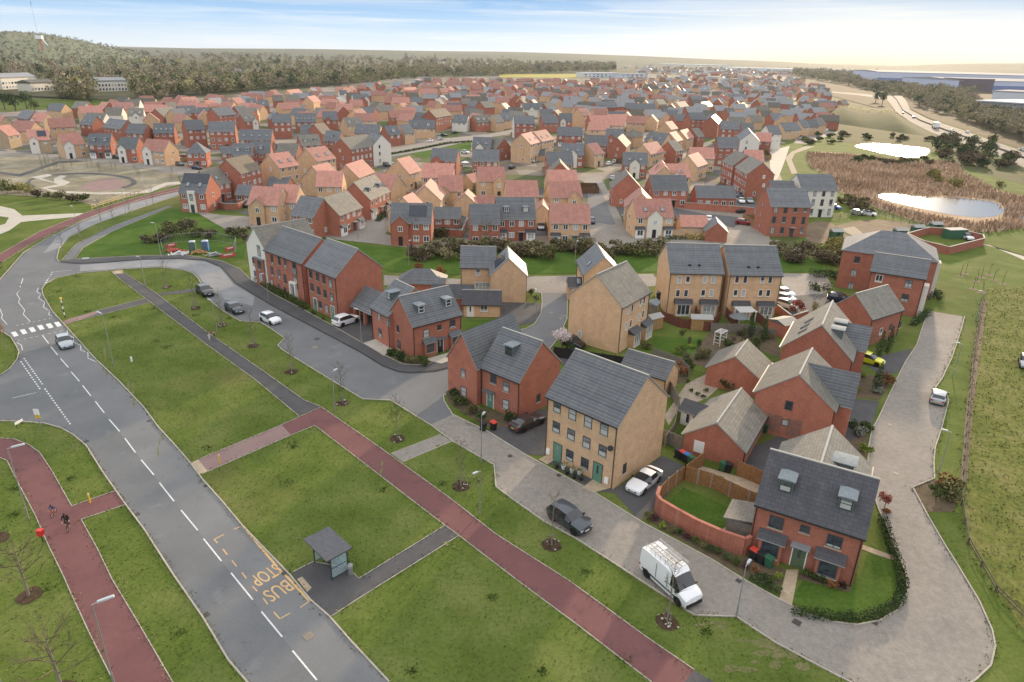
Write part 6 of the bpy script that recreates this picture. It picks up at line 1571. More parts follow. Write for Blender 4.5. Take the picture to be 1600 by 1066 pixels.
def railfence(px, h, label, mat, sp=2.0, name='post_and_rail_fence', group=None):
    P = [G(x, y) for x, y in px]; o = P[0]; t = thing(name, label, 'fence', (o.x, o.y, 0), 0, group); b = MB()
    for a, c in zip(P, P[1:]):
        for z in (h*.4, h*.85): b.bar(a-o, c-o, .05, .1, 0, z)
    link('rails', b.mesh('rails', mat), t)
    for a, c in zip(P, P[1:]):
        n = max(1, int((c-a).length/sp))
        for i in range(n): q = MB(); q.box(-.06, -.06, 0, .06, .06, h); link('fence_post', q.mesh('post', mat), t, a.lerp(c, i/n)-o)
railfence([(1534, 468), (1519, 560), (1508, 700), (1502, 790), (1512, 850), (1555, 925), (1640, 1010)], .7, 'low timber fence along the worn track at the meadow edge', plain('dark_weathered_rail', (.10, .085, .062, 1), .9), 3.0)
railfence([(1300, 342), (1372, 336), (1420, 350), (1455, 358)], 1.1, 'post and rail fence between the soil plots and pond', M['woodgrey'], 2.5)
railfence([(1375, 334), (1395, 330), (1430, 336), (1432, 342)], 1.1, 'timber viewing deck rail at the pond edge', M['woodgrey'], 1.5)
railfence([(144, 328), (170, 319), (197, 309)], 1.2, 'yellow timber guard rail along the red cycle path by the park', plain('yellow_timber', (.50, .38, .12, 1), .7), 2.0)
railfence([(198, 309), (224, 304)], 1.2, 'ochre timber guard rail continuing towards the park entrance', plain('ochre_timber', (.30, .22, .08, 1), .7), 1.2)
REDB = plain('faded_red_plastic', (.40, .075, .06, 1), .7, var=.2)
# fenced works compound
cp = [(256, 402), (253, 388), (268, 380), (300, 377), (340, 377), (370, 384), (367, 398)]
P = [G(*q) for q in cp]
t = thing('mesh_fence', 'temporary steel mesh fencing round the works compound', 'fence', (P[0].x, P[0].y, 0)); 
for a, c in zip(P, P[1:]):
    b = MB(); a_, c_ = a-P[0], c-P[0]; L_ = (c-a).length
    for z in (.1, 1.9): b.tube(a_+Vector((0, 0, z)), c_+Vector((0, 0, z)), .025, .025, 5)
    n = int(L_/.5)
    for i in range(n+1): q = a_.lerp(c_, i/n); b.tube(q+Vector((0, 0, .05)), q+Vector((0, 0, 1.95)), .018 if i % 4 else .03, .018 if i % 4 else .03, 4, 0, False)
    link('fence_panel', b.mesh('fence_panel', M['metal']), t)
for px, col, lab in (((302, 393), BINM['green'], 'green portable toilet in the works compound'), ((322, 392), BINM['blue'], 'blue portable toilet in the works compound')):
    g = G(*px); t = thing('portable_toilet', lab, 'portable toilet', (g.x, g.y, 0), .2); p = MB(); p.box(-.6, -.6, 0, .6, .6, 2.1); link('cabin_body', p.mesh('cabin', col), t); p = MB(); p.lathe([(.85, 2.1), (.7, 2.25), (.1, 2.35)], 4); o = link('roof', p.mesh('roof', M['lamphead']), t, (0, 0, .002), R(45)); p = MB(); p.box(-.4, -.64, .1, .4, -.602, 1.95); link('door', p.mesh('door', M['leadside']), t)
for px, px2, lab in (((345, 404), (368, 400), 'red plastic barrier lying outside the works compound'), ((352, 393), (367, 390), 'red plastic barrier inside the works compound corner'), ((260, 388), (276, 385), 'red plastic barrier stacked at the lamp end of the compound')):
    a, b_ = G(*px), G(*px2); t = thing('plastic_barrier', lab, 'barrier', (a.x, a.y, 0), math.atan2((b_-a).y, (b_-a).x), 'red barriers'); L_ = (b_-a).length; p = MB(); p.box(0, -.25, 0, L_, .25, .3); p.box(0, -.1, .3, L_, .1, .8); link('barrier_body', p.mesh('barrier', REDB), t); p = MB(); p.box(L_*.2, -.11, .45, L_*.8, -.102, .68); link('white_band', p.mesh('band', PLW), t)
TARP = plain('white_sheeting', (.6, .6, .6, 1), .6)
for (px, lab, mt, sx) in (((270, 394), 'heap of red and white barriers and sheeting beside the lamp', REDB, 1.5), ((281, 398), 'pile of white sheeting in the works compound', TARP, 1.2), ((335, 400), 'pile of grey steel and rubble in the works compound', M['metal'], 1.4), ((312, 396), 'heap of sandy boards in the works compound', M['shedwood'], 1.2)):
    g = G(*px); b = MB()
    for k in range(22):
        x, y = rnd.gauss(0, sx*.6), rnd.gauss(0, sx*.4); a = rnd.uniform(0, 3); d = Vector((math.cos(a), math.sin(a), rnd.uniform(-.3, .3)))*rnd.uniform(.3, .8); c = Vector((x, y, rnd.uniform(.1, .7)*math.exp(-(x*x+y*y)/sx**2)+.08)); b.tube(c-d, c+d, rnd.uniform(.06, .2), rnd.uniform(.06, .2), 5)
    tag(link('debris_pile', b.mesh('debris', mt), None, (g.x, g.y, 0)), lab, 'debris pile')
# garden pieces
def shed(px, yaw, lab, wall, roof, sx=1.2, sy=.9, h=1.9):
    g = G(*px); t = thing('garden_shed', lab, 'shed', (g.x, g.y, 0), yaw); p = MB(); p.box(-sx, -sy, 0, sx, sy, h); link('wall', p.mesh('wall', wall), t)
    p = MB(); p.raw([(-sx-.15, -sy-.15, h), (sx+.15, -sy-.15, h), (sx+.15, sy+.15, h), (-sx-.15, sy+.15, h), (-sx-.15, 0, h+.5), (sx+.15, 0, h+.5)], [(0, 1, 5, 4), (2, 3, 4, 5), (1, 2, 5), (3, 0, 4), (3, 2, 1, 0)]); link('roof', p.mesh('roof', roof), t); p = MB(); p.box(-.35, -sy-.03, .03, .35, -sy, h-.2); link('door', p.mesh('door', M['shedwood']), t)
shed((1020, 512), .6, 'small orange timber shed below the big buff gable house', M['shedwood'], M['trim']); shed((1093, 513), 0, 'pale timber shed against the red-stained fence', M['shedwood'], M['trim'], 1.6, 1.0)
shed((1222, 522), .5, 'brick store with slate roof behind the dormer house', M['red'], M['leadside'], 1.6, 1.6, 2.2); shed((1034, 473), 1.2, 'black shed against the first town-house wall', M['black'], M['black'], 1, .9, 1.8)
shed((1019, 490), 1.0, 'weathered low shed beside the path of slabs', M['woodgrey'], M['lead'], 1.1, .9)
g = G(1162, 504); t = thing('pergola', 'white-topped pergola over the patio of the second town houses', 'pergola', (g.x, g.y, 0), .1)
for x in (-1.3, 1.3):
    for y in (-1, 1): p = MB(); p.box(x-.06, y-.06, 0, x+.06, y+.06, 2.2); link('post', p.mesh('post', M['paintwhite']), t)
p = MB()
for k in range(7): p.box(-1.5, -1.2+k*.4-.04, 2.2, 1.5, -1.2+k*.4+.04, 2.32)
link('rafters', p.mesh('rafters', M['paintwhite']), t)
for px, lab, col in (((1152, 513), 'folded grey parasol beside the pergola', M['leadside']), ((693, 268), 'open white parasol in the enclosed middle garden', M['paintwhite']), ((727, 262), 'open white parasol behind the red middle house', M['paintwhite'])):
    g = G(*px); t = thing('parasol', lab, 'parasol', (g.x, g.y, 0)); p = MB(); p.tube((0, 0, 0), (0, 0, 2.3), .03, .03, 6); link('pole', p.mesh('pole', M['metal']), t); p = MB(); p.lathe([(1.6, 1.95), (.8, 2.25), (.05, 2.5)], 8); link('canopy', p.mesh('canopy', col), t)
g = G(1124, 538); t = thing('garden_arch', 'white lattice garden arch among the shrubs', 'garden arch', (g.x, g.y, 0), .8)
p = MB()
for y in (-.5, .5):
    for x in (-.9, .9): p.tube((x, y, 0), (x, y, 2.1), .05, .05, 5)
    p.tube((-1.0, y, 2.1), (1.0, y, 2.1), .05, .05, 5)
for k in range(6): p.tube((-.9+k*.36, -.6, 2.15), (-.9+k*.36, .6, 2.15), .04, .04, 5)
for z in (.5, 1, 1.5): 
    for x in (-.9, .9): p.tube((x, -.5, z), (x, .5, z), .03, .03, 5)
link('lattice', p.mesh('lattice', M['paintwhite']), t)
# ------------------------------------------------------------------ people and bicycles
SKIN = plain('skin', (.42, .24, .17, 1), .6); HAIR = plain('dark_hair', (.03, .02, .015, 1), .7); BLK = plain('black_cloth', (.014, .014, .018, 1), .8); NAVY = plain('navy_cloth', (.03, .05, .12, 1), .8); CREAMC = plain('pale_cloth', (.55, .52, .48, 1), .8); ORNG = plain('orange_cloth', (.55, .16, .04, 1), .8); DBL = plain('denim', (.05, .08, .14, 1), .8)
def skinned(name, chains, mat, sub=1):
    me = bpy.data.meshes.new(name); vs, es, rr, idx = [], [], [], {}
    for ch in chains:
        last = None
        for p, r_ in ch:
            k = tuple(round(c, 3) for c in p)
            if k not in idx: idx[k] = len(vs); vs.append(p); rr.append(r_)
            i = idx[k]
            if last is not None and last != i: es.append((last, i))
            last = i
    me.from_pydata(vs, es, []); o = bpy.data.objects.new(name, me); COL.objects.link(o); md = o.modifiers.new('s', 'SKIN'); md.use_smooth_shade = True
    for v, r_ in zip(me.skin_vertices[0].data, rr): v.radius = (r_, r_); v.use_root = False
    me.skin_vertices[0].data[0].use_root = True
    if sub: o.modifiers.new('u', 'SUBSURF').levels = sub
    o.modifiers[-1].render_levels = sub if sub else 0
    dg = bpy.context.evaluated_depsgraph_get(); out = bpy.data.meshes.new_from_object(o.evaluated_get(dg)); bpy.data.objects.remove(o); bpy.data.meshes.remove(me); out.materials.clear(); out.materials.append(mat); return out
def person(px, yaw, label, pose, h=1.75, top=BLK, legs=BLK, hair=HAIR, group=None):
    """+x is forward"""
    g = G(*px); t = thing('person', label, 'person', (g.x, g.y, .03), yaw, group); s = h/1.75
    V = lambda *a: tuple(c*s for c in a)
    J = pose
    pel, chest, neck, head = V(*J['pelvis']), V(*J['chest']), V(*J['neck']), V(*J['head'])
    body = [[(pel, .12*s), (chest, .14*s), (neck, .055*s), (V(*[(a+b)/2 for a, b in zip(J['neck'], J['head'])]), .07*s), (head, .098*s), (V(J['head'][0]+.01, J['head'][1], J['head'][2]+.1), .07*s)]]
    jk = [[(V(J['pelvis'][0], 0, J['pelvis'][2]+.04), .14*s), (chest, .165*s), (V(J['neck'][0], 0, J['neck'][2]-.03), .075*s)]]; tr = [[(pel, .135*s)]]
    for sd in (-1, 1):
        sh = V(J['chest'][0]+(J['neck'][0]-J['chest'][0])*.6, sd*.18, J['chest'][2]+(J['neck'][2]-J['chest'][2])*.55); A = J['arm'][0 if sd < 0 else 1]; el, wr = V(*A[0]), V(*A[1])
        body.append([(chest, .14*s), (sh, .06*s), (el, .042*s), (wr, .030*s)])
        d = (Vector(wr)-Vector(el)).normalized(); sdv = Vector((-d.y, d.x, 0)).normalized() if abs(d.z) < .99 else Vector((0, 1, 0)); palm = Vector(wr)+d*.07*s
        body[-1].append((tuple(palm), .034*s))
        for k, (off, ln) in enumerate(((-.03, .06), (-.01, .075), (.01, .07), (.03, .055))):
            a = palm+sdv*off*s+d*.02*s; body.append([(tuple(palm), .034*s), (tuple(a), .011*s), (tuple(a+d*ln*.6*s), .009*s), (tuple(a+d*ln*s+Vector((0, 0, -.012))), .007*s)])
        th = palm-sdv*.04*s; body.append([(tuple(palm), .034*s), (tuple(th), .011*s), (tuple(th+d*.04*s-sdv*.01), .008*s)])
        jk.append([(chest, .165*s), (sh, .075*s), (el, .055*s), (tuple(Vector(wr)-d*.03), .042*s)])
        Lg = J['leg'][0 if sd < 0 else 1]; hp = V(J['pelvis'][0], sd*.10, J['pelvis'][2]-.05); kn, an, toe = V(*Lg[0]), V(*Lg[1]), V(*Lg[2])
        body.append([(pel, .12*s), (hp, .085*s), (kn, .055*s), (an, .038*s), (toe, .035*s)]); tr.append([(pel, .135*s), (hp, .10*s), (kn, .068*s), (tuple(Vector(an)+(Vector(kn)-Vector(an)).normalized()*.05), .05*s)])
    link('body', skinned('body', body, SKIN), t); link('jacket', skinned('jacket', jk, top), t); link('trousers', skinned('trousers', tr, legs), t)
    hm_ = MB(); hv = Vector(head); fac = []
    pr = [(.0, .118), (.06, .105), (.095, .06), (.105, .0), (.09, -.06)]
    hm_.lathe([(max(.003, r_)*s, z*s) for r_, z in reversed(pr)], 12); o = link('hair', smooth(hm_.mesh('hair', hair), 60), t, hv+Vector((-.025*s, 0, .015*s)))
    return t
WALK = dict(pelvis=(0, 0, .95), chest=(.02, 0, 1.25), neck=(.03, 0, 1.47), head=(.05, 0, 1.62), arm=[((-.12, -.25, 1.15), (.0, -.27, .92)), ((.12, .25, 1.15), (.28, .24, .98))], leg=[((.18, -.1, .52), (.30, -.1, .09), (.46, -.1, .05)), ((-.06, .1, .50), (-.32, .1, .14), (-.2, .1, .06))])
RIDE = dict(pelvis=(-.22, 0, 1.0), chest=(.08, 0, 1.32), neck=(.22, 0, 1.50), head=(.30, 0, 1.64), arm=[((.28, -.27, 1.18), (.50, -.25, 1.08)), ((.28, .27, 1.18), (.50, .25, 1.08))], leg=[((.16, -.12, .86), (.0, -.13, .46), (.14, -.13, .42)), ((.10, .12, .62), (-.08, .13, .22), (.07, .13, .18))])
def cycle(px, yaw, label, col, s=1.0):
    g = G(*px); t = thing('bicycle', label, 'bicycle', (g.x, g.y, .03), yaw); r = .34*s
    for x in (.55*s, -.5*s):
        p = MB(); n = 22
        for k in range(n):
            a, b_ = 2*math.pi*k/n, 2*math.pi*(k+1)/n; p.tube((x+r*math.cos(a), 0, r+r*math.sin(a)), (x+r*math.cos(b_), 0, r+r*math.sin(b_)), .022, .022, 6, 0, False)
        w_ = link('wheel', p.mesh('tyre', TYRE), t); p = MB()
        for k in range(10): a = 2*math.pi*k/10; p.tube((x, 0, r), (x+r*.96*math.cos(a), 0, r+r*.96*math.sin(a)), .004, .004, 4, 0, False)
        link('spokes', p.mesh('spokes', M['metal']), w_)
    p = MB(); A, B_, C_, D_, E_ = [(q[0]*s, 0, q[1]*s) for q in ((-.5, .34), (-.05, .32), (-.2, .80), (.38, .84), (.55, .34))]
    for a, b_ in ((A, B_), (A, C_), (B_, C_), (B_, D_), (C_, D_), (D_, E_), (D_, (D_[0]-.02, 0, D_[2]+.14*s)), (C_, (C_[0]-.03, 0, C_[2]+.13*s))): p.tube(a, b_, .02, .02, 6)
    link('frame', p.mesh('frame', col), t)
    p = MB(); p.tube((.36*s, -.28*s, 1.0*s), (.36*s, .28*s, 1.0*s), .016, .016, 6); p.tube((.36*s, -.28*s, 1.0*s), (.5*s, -.27*s, 1.0*s), .018, .018, 6); p.tube((.36*s, .28*s, 1.0*s), (.5*s, .27*s, 1.0*s), .018, .018, 6); link('handlebar', p.mesh('bar', M['black']), t)
    p = MB(); p.raw([(-.36*s, -.07*s, .94*s), (-.08*s, -.02*s, .95*s), (-.08*s, .02*s, .95*s), (-.36*s, .07*s, .94*s), (-.36*s, -.07*s, .99*s), (-.08*s, -.02*s, .98*s), (-.08*s, .02*s, .98*s), (-.36*s, .07*s, .99*s)], [(3,2,1,0),(4,5,6,7),(0,1,5,4),(1,2,6,5),(2,3,7,6),(3,0,4,7)]); link('saddle', p.mesh('saddle', M['black']), t)
    p = MB(); p.tube((-.05*s, -.15*s, .32*s), (-.05*s, .15*s, .32*s), .015, .015, 6); p.tube((-.05*s, -.13*s, .32*s), (.09*s, -.13*s, .40*s), .012, .012, 5); p.tube((-.05*s, .13*s, .32*s), (.0, .13*s, .17*s), .012, .012, 5); link('crank', p.mesh('crank', M['metal']), t)
def dirpx(a, b): a, b = G(*a), G(*b); return math.atan2(b.y-a.y, b.x-a.x)
yw = dirpx((107, 820), (106, 835)); cycle((107, 826), yw, 'black bicycle ridden by the adult on the red cycle path', M['black']); person((107, 826), yw, 'adult in black hunched over handlebars, riding a black bicycle', RIDE, 1.78)
yw = dirpx((86, 800), (78, 812)); cycle((85, 805), yw, 'small red bicycle ridden by the child ahead of the adult cyclist', REDP, .72); person((85, 805), yw, 'child in blue top riding a small red bicycle', RIDE, 1.26, NAVY, DBL)
yw = dirpx((329, 530), (345, 545)); person((328, 532), yw, 'walker in navy top and pale trousers on the dark footpath', WALK, 1.7, NAVY, CREAMC); person((335, 528), yw, 'child in orange coat walking beside the adult on the dark footpath', WALK, 1.15, ORNG, DBL)
for px, lab in (((1383, 327), 'distant walker in dark clothes at the pond rail, one of two'), ((1391, 328), 'distant walker in black at the pond rail beside another')): person(px, .5, lab, WALK, 1.75, BLK, BLK, HAIR, 'walkers at the pond')
# ------------------------------------------------------------------ plants
def leafmat(name, lo, hi, sc_=.8, var=(.8, 1.2), rough=.8):
    t = NT(name); g = t.n('ShaderNodeNewGeometry'); nz = t.noise(sc_, 4, .7, (g, 'Position')); rp = t.ramp(nz, 'Fac', [(.3, lo), (.7, hi)])
    ri = t.n('ShaderNodeHueSaturation'); mr = t.n('ShaderNodeMapRange'); mr.inputs['To Min'].default_value = .6; mr.inputs['To Max'].default_value = 1.4; t.l(g, 'Random Per Island', mr, 'Value'); t.l(mr, 'Result', ri, 'Value'); t.l(rp, 'Color', ri, 'Color')
    return t.done(vmul(t, (ri, 'Color'), *var), rough, .2)
LM = {'scrub': leafmat('scrub_twig', (.12, .105, .052), (.20, .18, .095)), 'dark': leafmat('evergreen_leaf', (.028, .052, .015), (.058, .090, .028)), 'mid': leafmat('green_leaf', (.040, .065, .016), (.080, .105, .028)), 'olive': leafmat('olive_twig_leaf', (.085, .085, .032), (.145, .14, .055)),
      'twig': leafmat('bare_twig', (.085, .066, .042), (.15, .12, .075)), 'pale': leafmat('willow_leaf', (.16, .15, .045), (.24, .21, .07)), 'blossom': leafmat('pink_blossom', (.55, .46, .46), (.75, .66, .66)), 'orange': leafmat('copper_leaf', (.16, .065, .025), (.27, .12, .045)),
      'redleaf': leafmat('red_leaf', (.24, .07, .05), (.38, .13, .09)), 'lime': leafmat('lime_leaf', (.12, .17, .02), (.22, .26, .04)), 'reed': leafmat('dry_reed', (.30, .20, .125), (.66, .49, .35), .035), 'bark': plain('bark', (.10, .08, .06, 1), .9, .1, var=.2), 'palebark': plain('pale_bark', (.22, .19, .15, 1), .9, .1, var=.2),
      'gold': leafmat('golden_grass', (.30, .24, .09), (.42, .34, .14)), 'grey': leafmat('grey_leaf', (.12, .14, .11), (.2, .22, .18)), 'purple': leafmat('purple_leaf', (.05, .02, .025), (.10, .04, .04))}
def cloud(n, rx, ry, rz, size, lobes=7, thin=1.0, z0=0.0, up=0.0, solid=False):
    """leaf-sized quads in clumps through an uneven volume"""
    if solid:
        p = nrg.uniform(-1, 1, (n, 3)); c = p*np.array([rx, ry, rz]); c[:, :2] += nrg.normal(0, .05, (n, 2))
    else:
        lc = nrg.normal(0, 1, (lobes, 3)); lc /= np.linalg.norm(lc, axis=1)[:, None]; lc *= nrg.uniform(.25, .68, (lobes, 1)); lr = nrg.uniform(.30, .52, lobes)
        k = nrg.integers(0, lobes, n); d = nrg.normal(0, 1, (n, 3)); d /= np.linalg.norm(d, axis=1)[:, None]; d *= nrg.uniform(.35, 1, (n, 1))**.6
        c = (lc[k]+d*lr[k][:, None])*np.array([rx, ry, rz])
    a = nrg.normal(0, 1, (n, 3)); a[:, 2] += up; a /= np.linalg.norm(a, axis=1)[:, None]; b = np.cross(a, nrg.normal(0, 1, (n, 3))); b /= np.linalg.norm(b, axis=1)[:, None]
    s = size*nrg.uniform(.6, 1.3, (n, 1)); a = a*s*.5; b = b*s*.5*thin
    c = c+np.array([0, 0, z0+rz]); V = np.stack([c-a-b*.6, c+a*.1-b, c+a, c-a*.2+b], 1).reshape(-1, 3); return V
def qmesh(name, V, mat): return npmesh(name, V, np.arange(len(V)).reshape(-1, 4), mat)
def shrub(px, r, h, mat, label, name='shrub', cat='shrub', n=None, size=None, group=None, sx=1.0, proto=None):
    g = G(*px); s = size or max(.10, r*.22); V = cloud(n or int(260+160*r), r*sx, r, h/2, s, 8, .7, 0.02)
    o = link(name, qmesh('foliage', V, LM[mat]), None, (g.x, g.y, 0), rnd.uniform(0, 6.28) if sx == 1 else 0); tag(o, label, cat, group)
    st = MB()
    for k in range(3): a = k*2.1; st.tube((0, 0, 0), (math.cos(a)*r*.35, math.sin(a)*r*.35, h*.55), .03, .012, 5)
    link('stem', st.mesh('stems', LM['bark']), o); return o
def hedge(px, w, h, mat, label, dens=70, size=.22, group=None):
    P = [G(*q) for q in px]; o = P[0]; Vs = []
    for a, b in zip(P, P[1:]):
        d = b-a; L = d.length; n = int(dens*L*max(.6, h)); V = cloud(n, L/2+.1, w/2, h/2, size, solid=True, thin=.8); ang = math.atan2(d.y, d.x); c, s = math.cos(ang), math.sin(ang); m = (a+b)/2-o
        X = V[:, 0]*c-V[:, 1]*s+m.x; Y = V[:, 0]*s+V[:, 1]*c+m.y; Vs.append(np.stack([X, Y, V[:, 2]], 1))
    ob = link('hedge', qmesh('hedge', np.concatenate(Vs), LM[mat]), None, (o.x, o.y, 0)); tag(ob, label, 'hedge', group)
    st = MB()
    for a, b in zip(P, P[1:]):
        n = max(1, int((b-a).length/1.2))
        for i in range(n): q = a.lerp(b, (i+.5)/n)-o; st.tube(q, q+Vector((.1, 0, h*.6)), .03, .015, 5)
    link('stem', st.mesh('stems', LM['bark']), ob); return ob
def branches(mb, p, d, L, r, depth, spread=.6, up=.25, kids=3):
    q = p+d*L; mb.tube(p, q, r, r*.6, 5 if depth > 1 else 3, 0, False)
    if depth == 0: return
    for k in range(kids if depth > 1 else kids+1):
        t = rnd.uniform(.35, 1.0) if depth > 0 else 1; s = p+d*L*t; n = Vector((rnd.gauss(0, 1), rnd.gauss(0, 1), rnd.gauss(0, .5))).normalized(); e = (d+n*spread+Vector((0, 0, up))).normalized()
        branches(mb, s, e, L*rnd.uniform(.5, .72), r*.5, depth-1, spread, up, kids)
saps = []
for k in range(4):
    tr = MB(); tr.tube((0, 0, 0), (0.03, 0, 2.2), .07, .05, 7); tr.tube((.03, 0, 2.2), (0, .05, 5.2), .05, .012, 6); cr = MB()
    for i in range(15):
        z = 1.7+i*.24; a = i*2.4; d = Vector((math.cos(a)*.7, math.sin(a)*.7, .75)).normalized(); branches(cr, Vector((0, 0, z)), d, rnd.uniform(.55, 1.1)*(1.15-i*.035), .02, 2, .55, .25, 3)
    saps.append((tr.mesh('trunk', LM['palebark']), cr.mesh('crown', LM['twig'])))
stakes = MB(); stakes.tube((.35, 0, 0), (.35, 0, 1.2), .04, .04, 6); stakes.tube((-.35, 0, 0), (-.35, 0, 1.2), .04, .04, 6); stakes.box(-.38, -.02, .95, .38, .02, 1.05); stakes = stakes.mesh('stake', M['woodgrey'])
SAP = [((720, 760), 'bare sapling in a pale stone ring, above the red cycle path'), ((621, 686), 'bare sapling in a stone ring below the side road'), ((862, 852), 'bare sapling in a mulch bed beside the dark grey car'), ((1042, 972), 'bare sapling in a dark mulch bed beside the white van'), ((456, 581), 'bare sapling by the kerb corner below the parked white hatchback'), ((535, 630), 'bare sapling ringed with white stones beside a street lamp'), ((396, 541), 'bare sapling on the strip between dark footpath and white hatchback'), ((347, 508), 'bare sapling ringed with white stones beside the parked dark car'), ((305, 482), 'bare sapling below the topmost parked black car'), ((260, 449), 'bare sapling on the small triangular lawn at the side road')]
for i, (px, lab) in enumerate(SAP):
    g = G(*px); t = thing('sapling', lab, 'tree', (g.x, g.y, 0), i*1.7, 'street saplings'); a, c = saps[i % 4]; link('trunk', a, t); link('crown', c, t)
    link('stake', stakes, t)
    b = MB(); pts = [(g.x+math.cos(k*.42)*rnd.uniform(.75, .98), g.y+math.sin(k*.42)*rnd.uniform(.75, .98), .03) for k in range(15)]; b.poly(pts); struct('mulch_bed', b.mesh('mulch', MULCH))
    b = MB()
    for k in range(26): a_ = rnd.uniform(0, 6.28); r_ = rnd.uniform(.2, .95); x, y = g.x+math.cos(a_)*r_, g.y+math.sin(a_)*r_; s = rnd.uniform(.05, .13); b.lathe([(s*.6, 0), (s, s*.5), (s*.4, s)], 6, 0 if rnd.random() < (.6 if i in (5, 7, 3) else .25) else 1, (x, y, .03))
    struct('bed_stones', b.mesh('stones', [PALE, MULCH]), 'stuff')
def baretree(px, h, lab, name='bare_tree', twig='twig', spread=.7):
    g = G(*px); t = thing(name, lab, 'tree', (g.x, g.y, 0)); tr = MB(); tr.tube((0, 0, 0), (.05, 0, h*.35), h*.02, h*.014, 8); tr.tube((.05, 0, h*.35), (0, 0, h*.9), h*.014, h*.003, 6); link('trunk', tr.mesh('trunk', LM['palebark']), t)
    cr = MB()
    for i in range(16): a = i*2.4; z = h*(.28+.038*i); branches(cr, Vector((0, 0, z)), Vector((math.cos(a), math.sin(a), .55)).normalized(), h*.26*(1.25-i*.04), h*.006, 3, .6, .2, 3)
    link('crown', cr.mesh('crown', LM[twig]), t); return t
for px, h, lab in (((45, 931), 5.4, 'spreading bare tree in a brown mulch circle by the red path'), ((98, 1082), 6.0, 'spreading bare tree at the lower corner of the lawn')):
    baretree(px, h, lab, twig='twig'); g = G(*px); b = MB(); b.poly([(g.x+math.cos(k*.45)*rnd.uniform(.8, 1.1), g.y+math.sin(k*.45)*rnd.uniform(.8, 1.1), .03) for k in range(14)]); struct('mulch_bed', b.mesh('mulch', MULCH))
g = G(-4, 842); b = MB(); b.poly([(g.x+math.cos(k*.45)*.9, g.y+math.sin(k*.45)*.9, .03) for k in range(14)]); struct('mulch_bed', b.mesh('mulch', MULCH))
g = G(9, 547); t = thing('sapling', 'small copper-leaved tree beside the zebra crossing', 'tree', (g.x, g.y, 0)); link('trunk', saps[1][0], t); link('crown', qmesh('crown', cloud(260, 1.1, 1.1, 1.4, .22, 8, .6, 2.2), LM['orange']), t)
baretree((1362, 545), 2.5, 'tiny bare shrub on the drive beside the mossy-roofed house')
for i, (x, y) in enumerate(((645, 382), (760, 386), (725, 384))): baretree((x, y), 6.5, ('bare spreading tree at the lane edge above the hedge scrub', 'bare tree in the hedge scrub above the solar-panel house', 'bare tree at the hedge scrub below the brick garden wall')[i])
